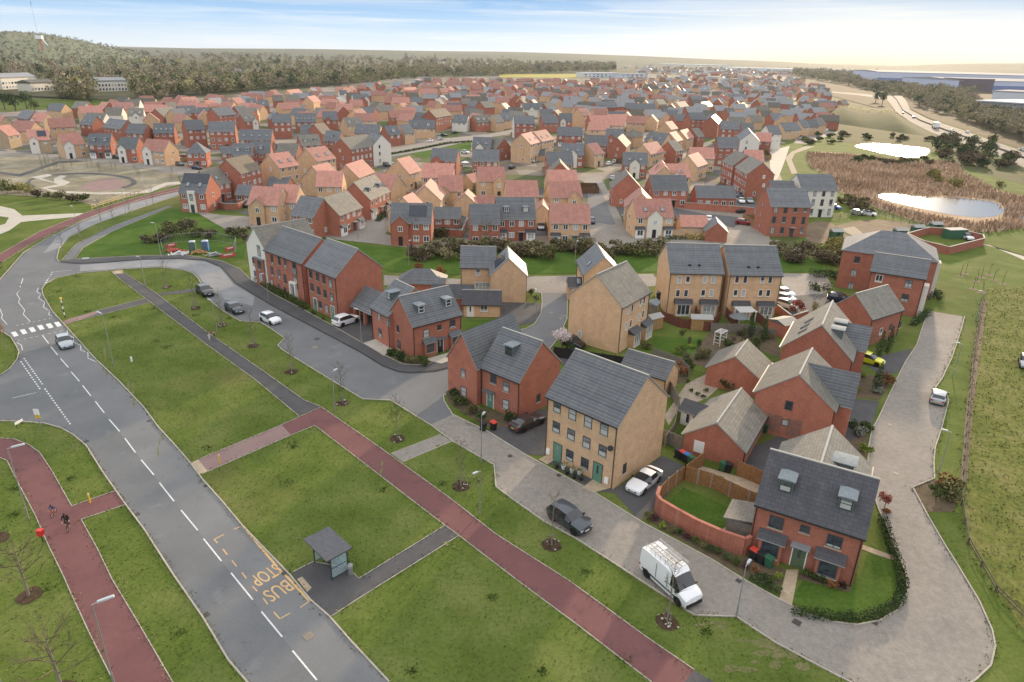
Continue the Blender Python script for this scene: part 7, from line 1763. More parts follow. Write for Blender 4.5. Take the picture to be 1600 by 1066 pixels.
# shrubs round the near houses
for px, r, h, m, lab in (((708, 622), 1.0, 1.4, 'dark', 'dark shrub at the blank wing corner of the cross-gabled house'), ((720, 634), 1.1, 1.5, 'mid', 'green shrub second along the cross-gabled house kerb'), ((737, 647), 1.0, 1.3, 'olive', 'olive shrub beside the sage door step'), ((753, 660), .95, 1.7, 'dark', 'big round shrub beside the lamp and bins'), ((795, 658), .95, 1.7, 'dark', 'big round shrub beside the dark bronze saloon'),
    ((612, 555), .9, 1.4, 'dark', 'dark shrub at the corner house gable'), ((626, 562), 1.2, 1.5, 'dark', 'dark green shrub in the corner house front row'), ((642, 569), 1.2, 1.3, 'olive', 'yellowish shrub in the corner house front row'), ((660, 571), 1.2, 1.3, 'mid', 'green shrub at the end of the corner house front row'),
    ((490, 492), .6, .8, 'dark', 'small dark shrub below the terrace block door'), ((505, 500), .5, .7, 'olive', 'small olive shrub below the terrace block'), ((530, 512), .5, .7, 'olive', 'small shrub beside the terrace block end door'),
    ((1475, 770), 1.4, 2.4, 'orange', 'orange-brown shrub at the lay-by end bed'), ((1488, 782), 1.5, 2.6, 'olive', 'big olive shrub at the lay-by end bed'), ((1462, 778), 1.0, 1.6, 'mid', 'green shrub at the tip of the lay-by bed'),
    ((1355, 672), 1.1, 1.2, 'mid', 'leafy shrub beside the paved road and trellis house'), ((1343, 680), 1.0, 1.0, 'grey', 'grey-leaved shrub in the side garden of the trellis house'), ((1350, 708), 1.0, 1.3, 'lime', 'spiky pale shrub beside the pale-roofed dormer'), ((1330, 668), .9, 1.0, 'dark', 'dark shrub at the trellis house corner'),
    ((1383, 602), 1.2, 2.0, 'orange', 'rounded copper shrub in the roadside bed by the garden path'), ((1372, 615), .9, 1.1, 'grey', 'grey shrub at the foot of the copper shrub'), ((1340, 612), .6, .7, 'lime', 'lime shrub beside the garden path end'), ((1350, 590), .6, .7, 'lime', 'lime shrub along the garden path middle'),
    ((1063, 588), 1.0, 2.6, 'orange', 'orange conifer beside the buff garage'), ((1075, 578), 1.1, 2.0, 'mid', 'green shrub behind the orange conifer'), ((1128, 604), 1.5, 1.8, 'dark', 'dark shrub against the pale double garage gable'), ((1140, 610), 1.2, 1.5, 'dark', 'second dark shrub against the pale double garage gable'), ((1098, 560), 1.2, 1.6, 'olive', 'olive shrub at the garden arch'), ((1140, 545), 1.2, 1.4, 'mid', 'leafy shrub right behind the garden arch'), ((1180, 540), 1.0, 1.5, 'mid', 'leafy shrub near the brick store'), ((1195, 530), 1.0, 1.2, 'olive', 'olive shrub beside the brick store'),
    ((1228, 672), .7, 1.1, 'lime', 'lime-green shrub below the trellis'), ((1245, 680), .8, 1.0, 'mid', 'green shrub below the trellis'), ((1243, 492), 1.5, 3.0, 'redleaf', 'red-leaved tree-like shrub in the parking court corner'), ((1272, 490), .9, 2.2, 'pale', 'slim yellow-green shrub beside the red-leaved one'), ((1340, 478), 1.1, 1.4, 'mid', 'rounded shrub at the dark blue car nose'),
    ((890, 556), 1.3, 1.7, 'dark', 'dark evergreen beneath the blossom tree'), ((655, 428), 1.3, 2.6, 'orange', 'rust-coloured shrub left of the hipped garage'), ((690, 432), 1.4, 2.8, 'orange', 'rust-coloured shrub at the far side of the hipped garage'), ((668, 447), 1.0, 1.4, 'pale', 'yellowish shrub in front of the hipped garage'), ((1385, 800), .55, .3, 'orange', 'low copper plant at the side wall'),
    ((830, 462), .9, 1.5, 'mid', 'green shrub beside the solar-panel house wall'), ((838, 470), .8, 1.2, 'mid', 'green shrub nearer the courtyard kerb'), ((1010, 545), 1.0, 1.1, 'olive', 'olive shrub at the glazed bays garden')): shrub(px, r, h, m, lab)
for (x, y) in ((1238, 905), (1252, 915), (1270, 925), (1290, 925)): pass
for i, (px, m, r) in enumerate((((1012, 812), 'olive', .6), ((1022, 815), 'purple', .6), ((1034, 826), 'lime', .55), ((1048, 832), 'olive', .6), ((1062, 836), 'dark', .6), ((1073, 842), 'purple', .55), ((1085, 850), 'mid', .6), ((1098, 856), 'olive', .6), ((1110, 862), 'dark', .6), ((1122, 866), 'mid', .55), ((1136, 874), 'dark', .6), ((1150, 884), 'mid', .6), ((1165, 888), 'purple', .5), ((1178, 895), 'orange', .5), ((1190, 905), 'dark', .6), ((1203, 912), 'mid', .6), ((1215, 905), 'lime', .45), ((1258, 900), 'mid', .5), ((1270, 906), 'mid', .5), ((1284, 912), 'dark', .5), ((1300, 918), 'orange', .6), ((1318, 920), 'purple', .5))): shrub(px, r, .75, m, ['low bedding shrub in the planted strip before the curved brick wall', 'low bedding shrub under the windows of the olive-door house'][px[0] > 1230], group=['wall border shrubs', 'window border shrubs'][px[0] > 1230], n=240, size=.13)
for px, lab in (((1386, 552), 'slim dark cypress beside the mossy-roofed house'), ((1368, 612), 'slim dark cypress at the garden path road end'), ((1372, 560), 'slim dark cypress next to the yellow car'), ((1172, 528), 'slim cypress among the town-house gardens'), ((1192, 535), 'slim cypress near the brick store gable')):
    g = G(*px); o = link('cypress', None, None, (g.x, g.y, 0)); tag(o, lab, 'tree'); tr = MB(); tr.tube((0, 0, 0), (0, 0, 2), .08, .05, 6); link('trunk', tr.mesh('trunk', LM['bark']), o)
    V = cloud(900, .55, .55, 2.1, .22, 1, .6, .15, 1.5, solid=True); k = 1-np.abs(V[:, 2]-1.6)/3.4; V[:, :2] *= k[:, None]; link('crown', qmesh('crown', V, LM['dark']), o)
g = G(878, 552); t = thing('blossom_tree', 'pale pink blossom tree at the end of the courtyard road', 'tree', (g.x, g.y, 0)); tr = MB(); tr.tube((0, 0, 0), (0, 0, 1.6), .1, .07, 7); branches(tr, Vector((0, 0, 1.4)), Vector((.3, 0, 1)).normalized(), 1.2, .05, 2); branches(tr, Vector((0, 0, 1.4)), Vector((-.5, .3, .8)).normalized(), 1.2, .05, 2); link('trunk', tr.mesh('trunk', LM['bark']), t); link('crown', qmesh('crown', cloud(2200, 1.9, 1.9, 1.4, .17, 16, .8, 1.2), LM['blossom']), t)
g = G(1380, 800); t = thing('young_tree', 'small copper-leaved tree beside the charcoal-roofed house', 'tree', (g.x, g.y, 0)); tr = MB(); tr.tube((0, 0, 0), (0, 0, 1.5), .05, .03, 6); link('trunk', tr.mesh('trunk', LM['bark']), t); link('crown', qmesh('crown', cloud(500, .8, .8, .75, .16, 9, .8, .9), LM['redleaf']), t)
hedge([(397, 437), (420, 452), (450, 468), (478, 484)], 1.0, 1.1, 'mid', 'clipped hedge along the apartment block frontage', 190, .2)
hedge([(1238, 958), (1275, 965), (1330, 970), (1375, 962), (1402, 945), (1410, 920), (1405, 890), (1395, 865), (1385, 835), (1378, 812)], .8, .7, 'dark', 'low curving hedge round the corner-plot lawn', 300, .14)
hedge([(1218, 928), (1195, 918), (1172, 905)], .7, .6, 'dark', 'low hedge strip beside the olive-door house bins', 300, .14)
hedge([(1440, 470), (1462, 462), (1470, 470)], 1.2, 1.3, 'dark', 'clipped hedge beside the white stair bays', 80, .25); hedge([(1425, 510), (1450, 492)], 1.0, 1.3, 'dark', 'clipped hedge along the block end by the paved road', 80, .25)
hedge([(1268, 432), (1300, 432), (1312, 440)], 2.0, 1.4, 'dark', 'low evergreen hedge at the parking court end', 60, .3); hedge([(1268, 448), (1275, 455), (1300, 452)], 1.4, 1.1, 'dark', 'clipped hedge around the small court lawn', 60, .28)
hedge([(672, 369), (700, 371)], 1.6, 2.2, 'dark', 'tall clipped dark hedge against the brick garden wall', 60, .35)
hedge([(496, 362), (520, 365), (548, 358)], 1.2, .9, 'dark', 'low hedge below the mossy twin-bay house', 60, .3); hedge([(553, 350), (570, 345)], 1.2, .9, 'dark', 'low hedge beside the twin-bay house drive', 60, .3)
hedge([(1040, 374), (1070, 375)], 1.0, 1.0, 'dark', 'dark clipped hedge below the buff garden wall', 60, .3)
hedge([(1070, 374), (1110, 376)], 1.2, 1.4, 'gold', 'golden grasses along the buff garden wall', 60, .4)
hedge([(606, 243), (640, 237), (700, 225), (737, 222)], 1.0, .9, 'dark', 'dark low hedge along the avenue verge', 30, .5)
hedge([(1222, 213), (1252, 217), (1262, 222)], 3.0, 1.8, 'olive', 'olive hedge below the end terraces', 25, .6)
hedge([(590, 347), (605, 335)], 1.4, 1.0, 'dark', 'low hedge at the lane corner by the gabled buff house', 40, .35)
for i, (x, y, m) in enumerate(((1080, 612, 'dark'), (1090, 618, 'dark'), (1098, 622, 'dark'), (1075, 598, 'mid'), (1103, 612, 'dark'))): shrub((x, y), .45, .5, m, 'small clipped ball shrub on the gravel garden', 'shrub', 'shrub', 160, .13, 'gravel garden shrubs')
for k in range(30):
    x = rnd.uniform(1045, 1200); y = rnd.uniform(520, 572)
    if 1110 < x and y > 560 or (x-1105)**2+(y-530)**2 < 300: continue
    shrub((x, y), rnd.uniform(.5, 1.1), rnd.uniform(.6, 1.6), rnd.choice(('mid', 'olive', 'dark', 'twig', 'lime')), 'mixed border shrub in the gardens below the town houses', 'shrub', 'shrub', 200, .18, 'town house garden shrubs')
# scrub along the middle hedge line
sx = [(x, 396+rnd.uniform(-5, 13)) for x in range(648, 930, 8)]+[(x, 396+rnd.uniform(-5, 11)) for x in range(938, 1045, 12)]+[(x, 404+rnd.uniform(-8, 14)) for x in range(1215, 1316, 8)]
for x, y in sx: shrub((x, y), rnd.uniform(2.0, 3.2), rnd.uniform(2.4, 3.8), rnd.choice(('olive', 'scrub', 'scrub', 'scrub', 'twig', 'twig')), 'tangled shrub in the long scrub line between the lane and the near homes', 'scrub_bush', 'bush', 420, .55, 'scrub line bushes')
for x, y, r in ((262, 372, 3.0), (275, 368, 3.4), (290, 366, 3.2), (252, 378, 2.2), (240, 380, 1.6), (228, 379, 1.5), (305, 372, 2.4), (330, 372, 1.8), (362, 370, 2.2), (378, 372, 2.4), (388, 378, 2.0)): shrub((x, y), r, r*1.15, rnd.choice(('twig', 'olive', 'twig')), 'leafless brown shrub in the thicket above the works compound', 'scrub_bush', 'bush', 420, .5, 'works thicket')
for x, y, r, m in ((30, 302, 3.2, 'pale'), (42, 306, 3.6, 'pale'), (5, 296, 3.5, 'olive'), (12, 303, 3.0, 'olive'), (60, 309, 2.2, 'twig'), (80, 312, 2.2, 'olive'), (95, 313, 2.4, 'olive'), (112, 318, 2.2, 'twig'), (128, 316, 2.2, 'mid'), (-10, 300, 3.0, 'mid')): shrub((x, y), r, r*1.2, m, 'rounded shrub on the low edge of the bare park', 'scrub_bush', 'bush', 400, .5, 'park edge bushes')
for k in range(34):
    t = rnd.random(); x = 1270+t*200+rnd.uniform(-20, 20); y = (246+(x-1270)*.06+rnd.uniform(-3, 5)) if k % 2 and x > 1310 else (217+rnd.uniform(-5, 12) if x < 1315 else 215+(x-1315)*.04+rnd.uniform(-4, 2)); shrub((x, y), rnd.uniform(2.0, 3.4), rnd.uniform(1.8, 3.2), rnd.choice(('olive', 'twig', 'dark', 'mid')), 'brown-green bush round the upper pond', 'scrub_bush', 'bush', 260, .8, 'upper pond bushes')
for k in range(44):
    x = rnd.uniform(1462, 1580); y = rnd.uniform(222, 262) if x < 1560 else rnd.uniform(245, 265); shrub((x, y-(0 if x > 1490 else 6)), rnd.uniform(3, 5), rnd.uniform(4, 6.5), rnd.choice(('twig', 'twig', 'olive', 'dark')), 'leafless bush in the thicket beside the motorway bank', 'scrub_bush', 'bush', 260, .9, 'motorway thicket')
for x, y, m in ((1455, 283, 'pale'), (1465, 288, 'pale'), (1492, 297, 'pale')): shrub((x, y), 3.2, 5.5, m, 'yellow-green willow bush in the reed bed', 'willow_bush', 'bush', 500, .6, 'reed bed willows')
for k in range(14):
    x = rnd.uniform(1305, 1360); y = 312+(x-1305)*.32+rnd.uniform(-8, 8); shrub((x, y), rnd.uniform(1.5, 2.6), rnd.uniform(2, 3), rnd.choice(('olive', 'twig', 'pale')), 'low scrub bush on the bank beside the white reed-side block', 'scrub_bush', 'bush', 260, .5, 'bank scrub')
for i, (x, y) in enumerate(((1300, 396), (1290, 404), (1312, 392))): shrub((x, y), 2.8, 4.2, 'pale', 'yellow-twigged bush at the scrub line end by the apartment block', 'willow_bush', 'bush', 500, .5, 'yellow twigged bushes')
for i in range(9):
    px = [(1500, 432), (1508, 428), (1526, 440), (1533, 434), (1545, 430), (1552, 438), (1566, 444), (1520, 452), (1534, 458)][i]; g = G(*px); o = thing('young_tree', 'staked whip in a ring of bare soil in the meadow orchard', 'tree', (g.x, g.y, 0), i, 'meadow orchard whips'); tr = MB(); tr.tube((0, 0, 0), (0, 0, 1.9), .05, .03, 6); link('trunk', tr.mesh('trunk', LM['bark']), o); cr = MB(); branches(cr, Vector((0, 0, 1.3)), Vector((.2, .1, 1)).normalized(), .9, .03, 2, .6); link('crown', cr.mesh('crown', LM['bark']), o)
    b = MB(); b.poly([(g.x+math.cos(k*.6)*.8, g.y+math.sin(k*.6)*.8, .025) for k in range(10)]); struct('mulch_bed', b.mesh('mulch', SOIL))
# verge trees along the curved road
for i, (x, y) in enumerate(((128, 378), (100, 398), (178, 352), (158, 345), (205, 344), (240, 322))):
    g = G(x, y); t = thing('sapling', 'slim bare street tree on the curved main road verge', 'tree', (g.x, g.y, 0), i, 'curved verge saplings'); a, c = saps[i % 4]; link('trunk', a, t); link('crown', c, t)
# park whips and soil mounds
for k in range(26):
    x = rnd.uniform(60, 270); y = 250+(x-60)*.10+rnd.uniform(0, 22); 
    if 45 < x < 215 and y > 270: continue
    g = G(x, y); t = thing('sapling', 'newly planted whip in the bare park', 'tree', (g.x, g.y, 0), k, 'bare park whips'); a, c = saps[k % 4]; o = link('trunk', a, t); o.scale = (1, 1, .6); o = link('crown', c, t); o.scale = (.7, .7, .6)
# reeds and rough grass (uncountable)
def inpoly(P, poly):
    x, y = P[:, 0], P[:, 1]; ins = np.zeros(len(P), bool); n = len(poly)
    for i in range(n):
        x0, y0 = poly[i]; x1, y1 = poly[i-1]; c = ((y0 > y) != (y1 > y)); d = (y1-y0) if y1 != y0 else 1e-9; ins ^= c & (x < (x1-x0)*(y-y0)/d+x0)
    return ins
def wpoly(px): return [(G(*q).x, G(*q).y) for q in px]
def scatter(px, n, holes=()):
    W = wpoly(px); A = np.array(W); lo, hi = A.min(0), A.max(0); P = nrg.uniform(lo, hi, (n*3, 2)); ok = inpoly(P, W)
    for h in holes: ok &= ~inpoly(P, wpoly(h))
    return P[ok][:n]
POND1 = [(1367, 306), (1387, 302), (1437, 307), (1500, 309), (1557, 315), (1567, 325), (1565, 337), (1532, 341), (1487, 336), (1425, 323), (1387, 313)]
def blades(P, h0, h1, w, lean=.25, nper=1):
    P = np.repeat(P, nper, 0)+nrg.normal(0, w*1.5, (len(P)*nper, 2)); n = len(P); a = nrg.uniform(0, 6.28, n); h = nrg.uniform(h0, h1, n); dx, dy = np.cos(a)*w/2, np.sin(a)*w/2; lx, ly = nrg.normal(0, lean, n)*h, nrg.normal(0, lean, n)*h; Z = np.zeros(n)
    return np.stack([np.stack([P[:, 0]-dx, P[:, 1]-dy, Z], 1), np.stack([P[:, 0]+dx, P[:, 1]+dy, Z], 1), np.stack([P[:, 0]+lx+dx*.4, P[:, 1]+ly+dy*.4, h], 1), np.stack([P[:, 0]+lx-dx*.4, P[:, 1]+ly-dy*.4, h], 1)], 1).reshape(-1, 3)
RB = [(1262, 240), (1325, 243), (1425, 254), (1492, 254), (1505, 272), (1562, 303), (1640, 312), (1640, 352), (1525, 366), (1450, 352), (1375, 328), (1345, 315), (1310, 298), (1298, 274), (1268, 262)]
PHOLE = [(1362, 306), (1387, 299), (1437, 305), (1500, 307), (1560, 313), (1572, 326), (1572, 346), (1532, 351), (1487, 346), (1425, 333), (1380, 321)]
V = blades(scatter(RB, 15000, (PHOLE,)), .7, 1.5, .5, .25); struct('reeds', qmesh('reeds', V, LM['reed']), 'stuff')
MEAD = [(1535, 452), (1640, 447), (1900, 470), (1900, 1100), (1620, 1025), (1558, 940), (1505, 858), (1490, 800), (1505, 640), (1525, 500)]
V = blades(scatter(MEAD, 6000), .04, .16, .20, .7, 2); struct('meadow_grass', qmesh('grass', V, leafmat('meadow_grass_blade', (.12, .140, .032), (.19, .185, .065), .15)), 'stuff')
NG = [(-120, 1150), (-60, 420), (60, 400), (380, 400), (705, 560), (1060, 860), (1300, 1040), (1480, 1120), (1400, 1200)]
allroads = [[(670, 1130)]+ROADR+list(reversed(ROADJ))+list(reversed(ROADC2))+list(reversed(ROADC))+list(reversed(ROADN))+list(reversed(ROADT))+list(reversed(ROADL2))+list(reversed(ROADL1)), SHN+SHE+SHS, [(440, 664)]+RP1+[(1065, 1072)]+RP2, LP1+[(180, 767), (195, 789)]+LP2+LP3, [(310, 718), (440, 664), (455, 680), (325, 737)], DP+DP2, BP, ROADN+list(reversed(PVO)), [(611, 709), (689, 679), (706, 690), (630, 722)], [(150, 486), (229, 466), (238, 472), (115, 503)], [(297, 724), (310, 718), (325, 737), (311, 742)]]
P = scatter(NG, 30000, allroads); V = blades(P, .05, .13, .10, .6, 1); struct('lawn_grass', qmesh('grass', V, leafmat('lawn_grass_blade', (.080, .120, .020), (.150, .162, .044), .16)), 'stuff')
# darker tussocks, as in the lawns of the photograph
T = scatter(NG, 85, allroads); Tn = np.repeat(T, 60, 0)+nrg.normal(0, 1, (len(T)*60, 2))*np.repeat(nrg.uniform(.10, .5, (len(T), 1)), 60, 0); V = blades(Tn, .05, .15, .10, .6, 1); struct('lawn_tussocks', qmesh('tussocks', V, leafmat('tussock_blade', (.045, .085, .012), (.085, .125, .022), .5)), 'stuff')

E_ = []
for l_ in (ROADR, ROADL1, ROADL2, RP1, RP2, LP1, LP2, LP3, UP1, UP2, DP, DP2, CV1, CV2, BP[:5], BP[5:8], SHS, SHE, [(440, 664), (502, 636)], [(310, 718), (440, 664)], [(325, 737), (455, 680)], [(112, 791), (180, 767)], [(195, 789), (127, 812)]):
    for a, b in zip(l_, l_[1:]):
        a, b = G(*a), G(*b); n = int((b-a).length*9)
        if a.y > 150 or n < 1: continue
        tt = nrg.random(n)[:, None]; E_.append(np.array([[a.x, a.y]])*(1-tt)+np.array([[b.x, b.y]])*tt+nrg.normal(0, .13, (n, 2)))
V = blades(np.concatenate(E_), .05, .16, .12, .6, 1); struct('edge_grass', qmesh('edge_grass', V, leafmat('edge_grass_blade', (.075, .10, .02), (.17, .165, .06), .4)), 'stuff')
# ------------------------------------------------------------------ far woods, hills and big buildings
def tri_tree(kind, n, h, w):
    if kind == 'conifer':
        V = cloud(n, w*.5, w*.5, h*.5, h*.13, 1, .7, 0, 0, solid=True); V[:, :2] *= (1.05-V[:, 2]/h)[:, None].clip(.05); return V
    return cloud(n, w*.5, w*.5, h*.42, h*.13, 9, .65, h*.16, .4)
KM = ['twig', 'olive', 'mid', 'dark', 'pale']
def far_wood(name, spots, mats, label=None):
    """spots: (x, y, z, h, kind index)"""
    proto = {}
    for ki in range(5):
        proto[ki] = [tri_tree('round', 95, 1.0, 1.0) for _ in range(3)]
    proto[5] = [tri_tree('conifer', 80, 1.0, .55) for _ in range(2)]
    Vs, Ms = [], []
    for (x, y, z, h, ki) in spots:
        V = proto[ki][rnd.randrange(len(proto[ki]))]; a = rnd.uniform(0, 6.28); c, s = math.cos(a), math.sin(a); k = h*rnd.uniform(.85, 1.15)
        Vs.append(np.stack([(V[:, 0]*c-V[:, 1]*s)*k+x, (V[:, 0]*s+V[:, 1]*c)*k+y, V[:, 2]*h+z], 1)); Ms += [3 if ki == 5 else ki]*(len(V)//4)
    V = np.concatenate(Vs); return struct(name, npmesh(name, V, np.arange(len(V)).reshape(-1, 4), mats, Ms), 'stuff')
WM = [leafmat('wood_'+k, lo, hi, .05, (1, 1)) for k, lo, hi in (('twig', (.19, .155, .10), (.30, .25, .165)), ('olive', (.155, .15, .07), (.25, .235, .115)), ('mid', (.095, .12, .045), (.16, .18, .072)), ('dark', (.026, .042, .020), (.05, .07, .03)), ('pale', (.26, .25, .10), (.36, .33, .14)))]
def GZ(px, py, dist):
    d = ray(px, py); d = d/math.hypot(d[0], d[1])*dist; return Vector((d[0], d[1], CAMH+d[2]))
def edge(x): return np.interp(x, [-200, 0, 60, 180, 300, 400, 470, 560, 640, 800, 910, 1000], [152, 148, 150, 156, 146, 138, 132, 128, 117, 112, 107, 105])
spots = []
for k in range(4300):
    x = rnd.uniform(-150, 960); u = rnd.random(); e = edge(x)+6; top = 76+x*.0235+4.5; y = e-(e-top)*(u if k % 3 else u*.3)
    if -10 < x < 95 and 132 < y < 162: continue
    if 144 < x < 214 and 136 < y < 168: continue
    if any(((x-cx)/rx)**2+((y-cy)/ry)**2 < 1 for cx, cy, rx, ry in ((335, 128, 26, 4), (395, 118, 22, 3.2), (560, 108, 38, 3), (720, 109, 50, 3.5), (240, 118, 24, 3), (110, 112, 26, 3), (620, 96, 40, 2.2), (480, 100, 30, 2.2), (300, 100, 30, 2.2), (850, 101, 40, 3))): continue
    p = G(x, y); D = math.hypot(p.x, p.y); h = rnd.choice((7, 9, 10, 12, 13, 16, 19))*rnd.uniform(.9, 1.1)*(1+max(0, D-1200)/2600)
    spots.append((p.x, p.y, -.3, min(h, 30), rnd.choices(range(6), (30, 26, 14, 9, 3, 5))[0]))
for k in range(140): x = rnd.uniform(560, 960); y = rnd.uniform(86.5+(x-560)*.012, 93+(x-560)*.012); p = G(x, y); spots.append((p.x, p.y, 0, rnd.uniform(22, 38), rnd.choice((3, 5, 2))))
far_wood('woodland', spots, WM)
sheet('woodland_floor', [(-400, 150), (0, 149), (60, 151), (180, 157), (300, 147), (400, 139), (470, 133), (560, 129), (640, 118), (800, 112), (1000, 106), (1000, 97), (600, 87), (300, 80), (0, 74), (-400, 66)], ground_mat('woodland_floor', [(.3, (.055, .060, .024)), (.5, (.085, .078, .04)), (.7, (.12, .115, .05))], .01, .08, .3, .95), .4)
SCR = ground_mat('scrub_ground', [(.3, (.042, .034, .018)), (.5, (.07, .055, .03)), (.7, (.085, .078, .036))], .03, .4, .3, .95)
sheet('scrub_ground', [(1400, 140), (1420, 158), (1424, 171), (1452, 185), (1502, 201), (1552, 219), (1602, 236), (1800, 285), (1900, 200), (1640, 150), (1500, 140)], SCR, .1)
sheet('scrub_ground', [(1262, 140), (1245, 122), (1330, 118), (1345, 135), (1384, 152), (1398, 176), (1360, 166), (1318, 155)], SCR, .1)
sheet('bank_turf', [(1285, 200), (1300, 158), (1390, 172), (1450, 206), (1550, 242), (1600, 263), (1640, 300), (1500, 262), (1460, 236), (1310, 222)], ground_mat('bank_turf', [(.3, (.036, .044, .013)), (.7, (.072, .076, .026))], .05, 1, .3, .95), .015)
spots = []
for k in range(2600):
    x = rnd.uniform(1240, 1680); lo = np.interp(x, [1240, 1300, 1390, 1410, 1440, 1500, 1550, 1600, 1680], [121, 132, 150, 150, 172, 190, 206, 224, 258]); hi = np.interp(x, [1240, 1340, 1345, 1400, 1520, 1530, 1680], [112, 118, 132, 136, 138, 168, 185]); y = rnd.uniform(hi, lo-2); p = G(x, y); D = math.hypot(p.x, p.y)
    spots.append((p.x, p.y, 0, rnd.uniform(5, 10)*(1+max(0, D-700)/1600), rnd.choices(range(6), (40, 30, 8, 10, 4, 3))[0]))
for k in range(330):
    x = rnd.uniform(1000, 1680); y = rnd.uniform(97+(x-1000)*.017, 112+(x-1000)*.017); p = G(x, y)
    if 1345 < x and y > 113: continue
    spots.append((p.x, p.y, 0, rnd.uniform(9, 20), rnd.choices(range(6), (40, 30, 10, 10, 4, 3))[0]))
far_wood('roadside_woods', spots, WM)
# trees that stand out, one by one
def bigtree(px, h, w, mat, label, name='tree', conifer=False, group=None):
    g = G(*px); t = thing(name, label, 'tree', (g.x, g.y, 0), rnd.uniform(0, 6), group); tr = MB(); tr.tube((0, 0, 0), (0, 0, h*.5), h*.03, h*.015, 7); branches(tr, Vector((0, 0, h*.3)), Vector((.3, .1, 1)).normalized(), h*.3, h*.012, 2); link('trunk', tr.mesh('trunk', LM['bark']), t)
    if conifer: V = cloud(520, w*.5, w*.5, h*.48, h*.09, 1, .7, h*.04, 0, solid=True); V[:, :2] *= (1.05-V[:, 2]/h)[:, None].clip(.05)
    else: V = cloud(560, w*.5, w*.5, h*.42, h*.075, 10, .65, h*.16, .3)
    link('crown', qmesh('crown', V, LM[mat]), t)
for px, h, w, m, c, lab in (((8, 172), 12, 11, 'dark', 0, 'broad dark evergreen at the frame edge above the low cluster'), ((25, 174), 13, 12, 'dark', 0, 'broad dark evergreen second from the frame edge'), ((42, 170), 12, 11, 'dark', 0, 'broad dark evergreen beside the small green field'), ((-8, 170), 12, 11, 'dark', 0, 'dark evergreen cut by the frame edge'), ((55, 176), 8, 8, 'dark', 0, 'smaller dark evergreen above the slate low house'), ((82, 180), 7, 8, 'mid', 0, 'round green tree behind the white-gabled low house'), ((92, 178), 6, 7, 'olive', 0, 'olive tree behind the long terracotta house'),
    ((85, 128), 14, 11, 'pale', 0, 'pale yellow-green tree in front of the white manor wing'), ((22, 96), 26, 26, 'dark', 0, 'dark spreading cedar on the skyline below the hill'), ((277, 112), 17, 19, 'dark', 0, 'wide dark cedar in the middle of the woods'), ((365, 112), 15, 9, 'dark', 1, 'pointed dark conifer in the woods above the upper row'), ((433, 106), 24, 20, 'dark', 0, 'dark round evergreen at the skyline woods'), ((497, 100), 30, 26, 'dark', 1, 'pointed dark conifer at the skyline woods'), ((475, 128), 17, 14, 'pale', 0, 'yellow-green tree in the tall belt behind the estate'), ((635, 100), 42, 30, 'dark', 1, 'tall dark conifer at the start of the skyline plantation'), ((680, 98), 38, 26, 'dark', 1, 'dark conifer inside the skyline plantation'), ((785, 97), 40, 30, 'dark', 1, 'dark conifer at the end of the skyline plantation'), ((645, 122), 9, 6, 'pale', 0, 'bright yellow tree at the edge of the red upper rows'),
    ((1545, 246), 11, 7.5, 'dark', 1, 'dark conifer with ragged outline beside the motorway'), ((1368, 160), 15, 13, 'dark', 0, 'dark evergreen clump at the motorway bend'), ((1378, 164), 14, 12, 'dark', 0, 'second dark evergreen clump at the motorway bend'), ((1435, 166), 14, 14, 'dark', 0, 'dark brown tree across the motorway from the bend'), ((265, 165), 7, 9, 'grey', 0, 'pale feathery tree behind the terracotta row'), ((214, 152), 15, 12, 'olive', 0, 'tall bare tree behind the skylit terracotta house'), ((440, 131), 18, 12, 'olive', 0, 'tall slim bare tree in the belt behind the estate'), ((400, 128), 18, 13, 'twig', 0, 'tall bare tree in the belt near the dark conifer'), ((527, 124), 17, 13, 'twig', 0, 'tall bare tree before the red upper rows'), ((1560, 300), 4, 4, 'olive', 0, 'small bush at the reed bed corner')):
    bigtree(px, h, w, m, lab, 'conifer' if c else 'tree', c)
# hills
def hill(name, crest, dist, front, back, mat, rough=6):
    n = 10; vs, fs = [], []; cols = []
    xs = np.linspace(crest[0][0], crest[-1][0], 70)
    for x in xs:
        y = np.interp(x, [c[0] for c in crest], [c[1] for c in crest]); top = GZ(x, y, dist); d = Vector((top.x, top.y, 0)).normalized()
        col = []
        for i in range(n+1):
            t = i/n; D = dist-front*(1-t); z = max(-.5, top.z*(math.sin(t*math.pi/2)**1.6)+rnd.uniform(-1, 1)*rough*t*(1-t)*2); col.append(d*D+Vector((0, 0, z)))
        col.append(d*(dist+back)+Vector((0, 0, -5))); cols.append(col)
    m = n+2
    for c in cols: vs += [tuple(p) for p in c]
    for i in range(len(cols)-1):
        for j in range(m-1): fs.append((i*m+j, (i+1)*m+j, (i+1)*m+j+1, i*m+j+1))
    me = bpy.data.meshes.new(name); me.from_pydata(vs, [], fs); me.materials.append(mat); smooth(me, 80); struct(name, me); return cols
HM = ground_mat('wooded_hill', [(.3, (.11, .125, .07)), (.5, (.14, .15, .085)), (.7, (.17, .17, .10))], .012, .06, .35, .95)  # haze over the hill is mixed into these lightened colours
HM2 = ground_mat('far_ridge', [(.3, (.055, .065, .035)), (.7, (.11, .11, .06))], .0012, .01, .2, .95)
cols = hill('hills', [(-260, 64), (-120, 55), (0, 50), (25, 50), (60, 53), (110, 60), (150, 69), (180, 76), (215, 80)], 2900, 1200, 900, HM)
spots = []
for k in range(2600):
    c = cols[rnd.randrange(len(cols))]; j = rnd.randrange(1, 10); t = rnd.random(); p = c[j].lerp(c[j+1], t); p = p+Vector((rnd.uniform(-30, 30), rnd.uniform(-30, 30), 0)); spots.append((p.x, p.y, p.z-3, rnd.uniform(5, 9), rnd.choices(range(6), (30, 26, 20, 12, 1, 6))[0]))
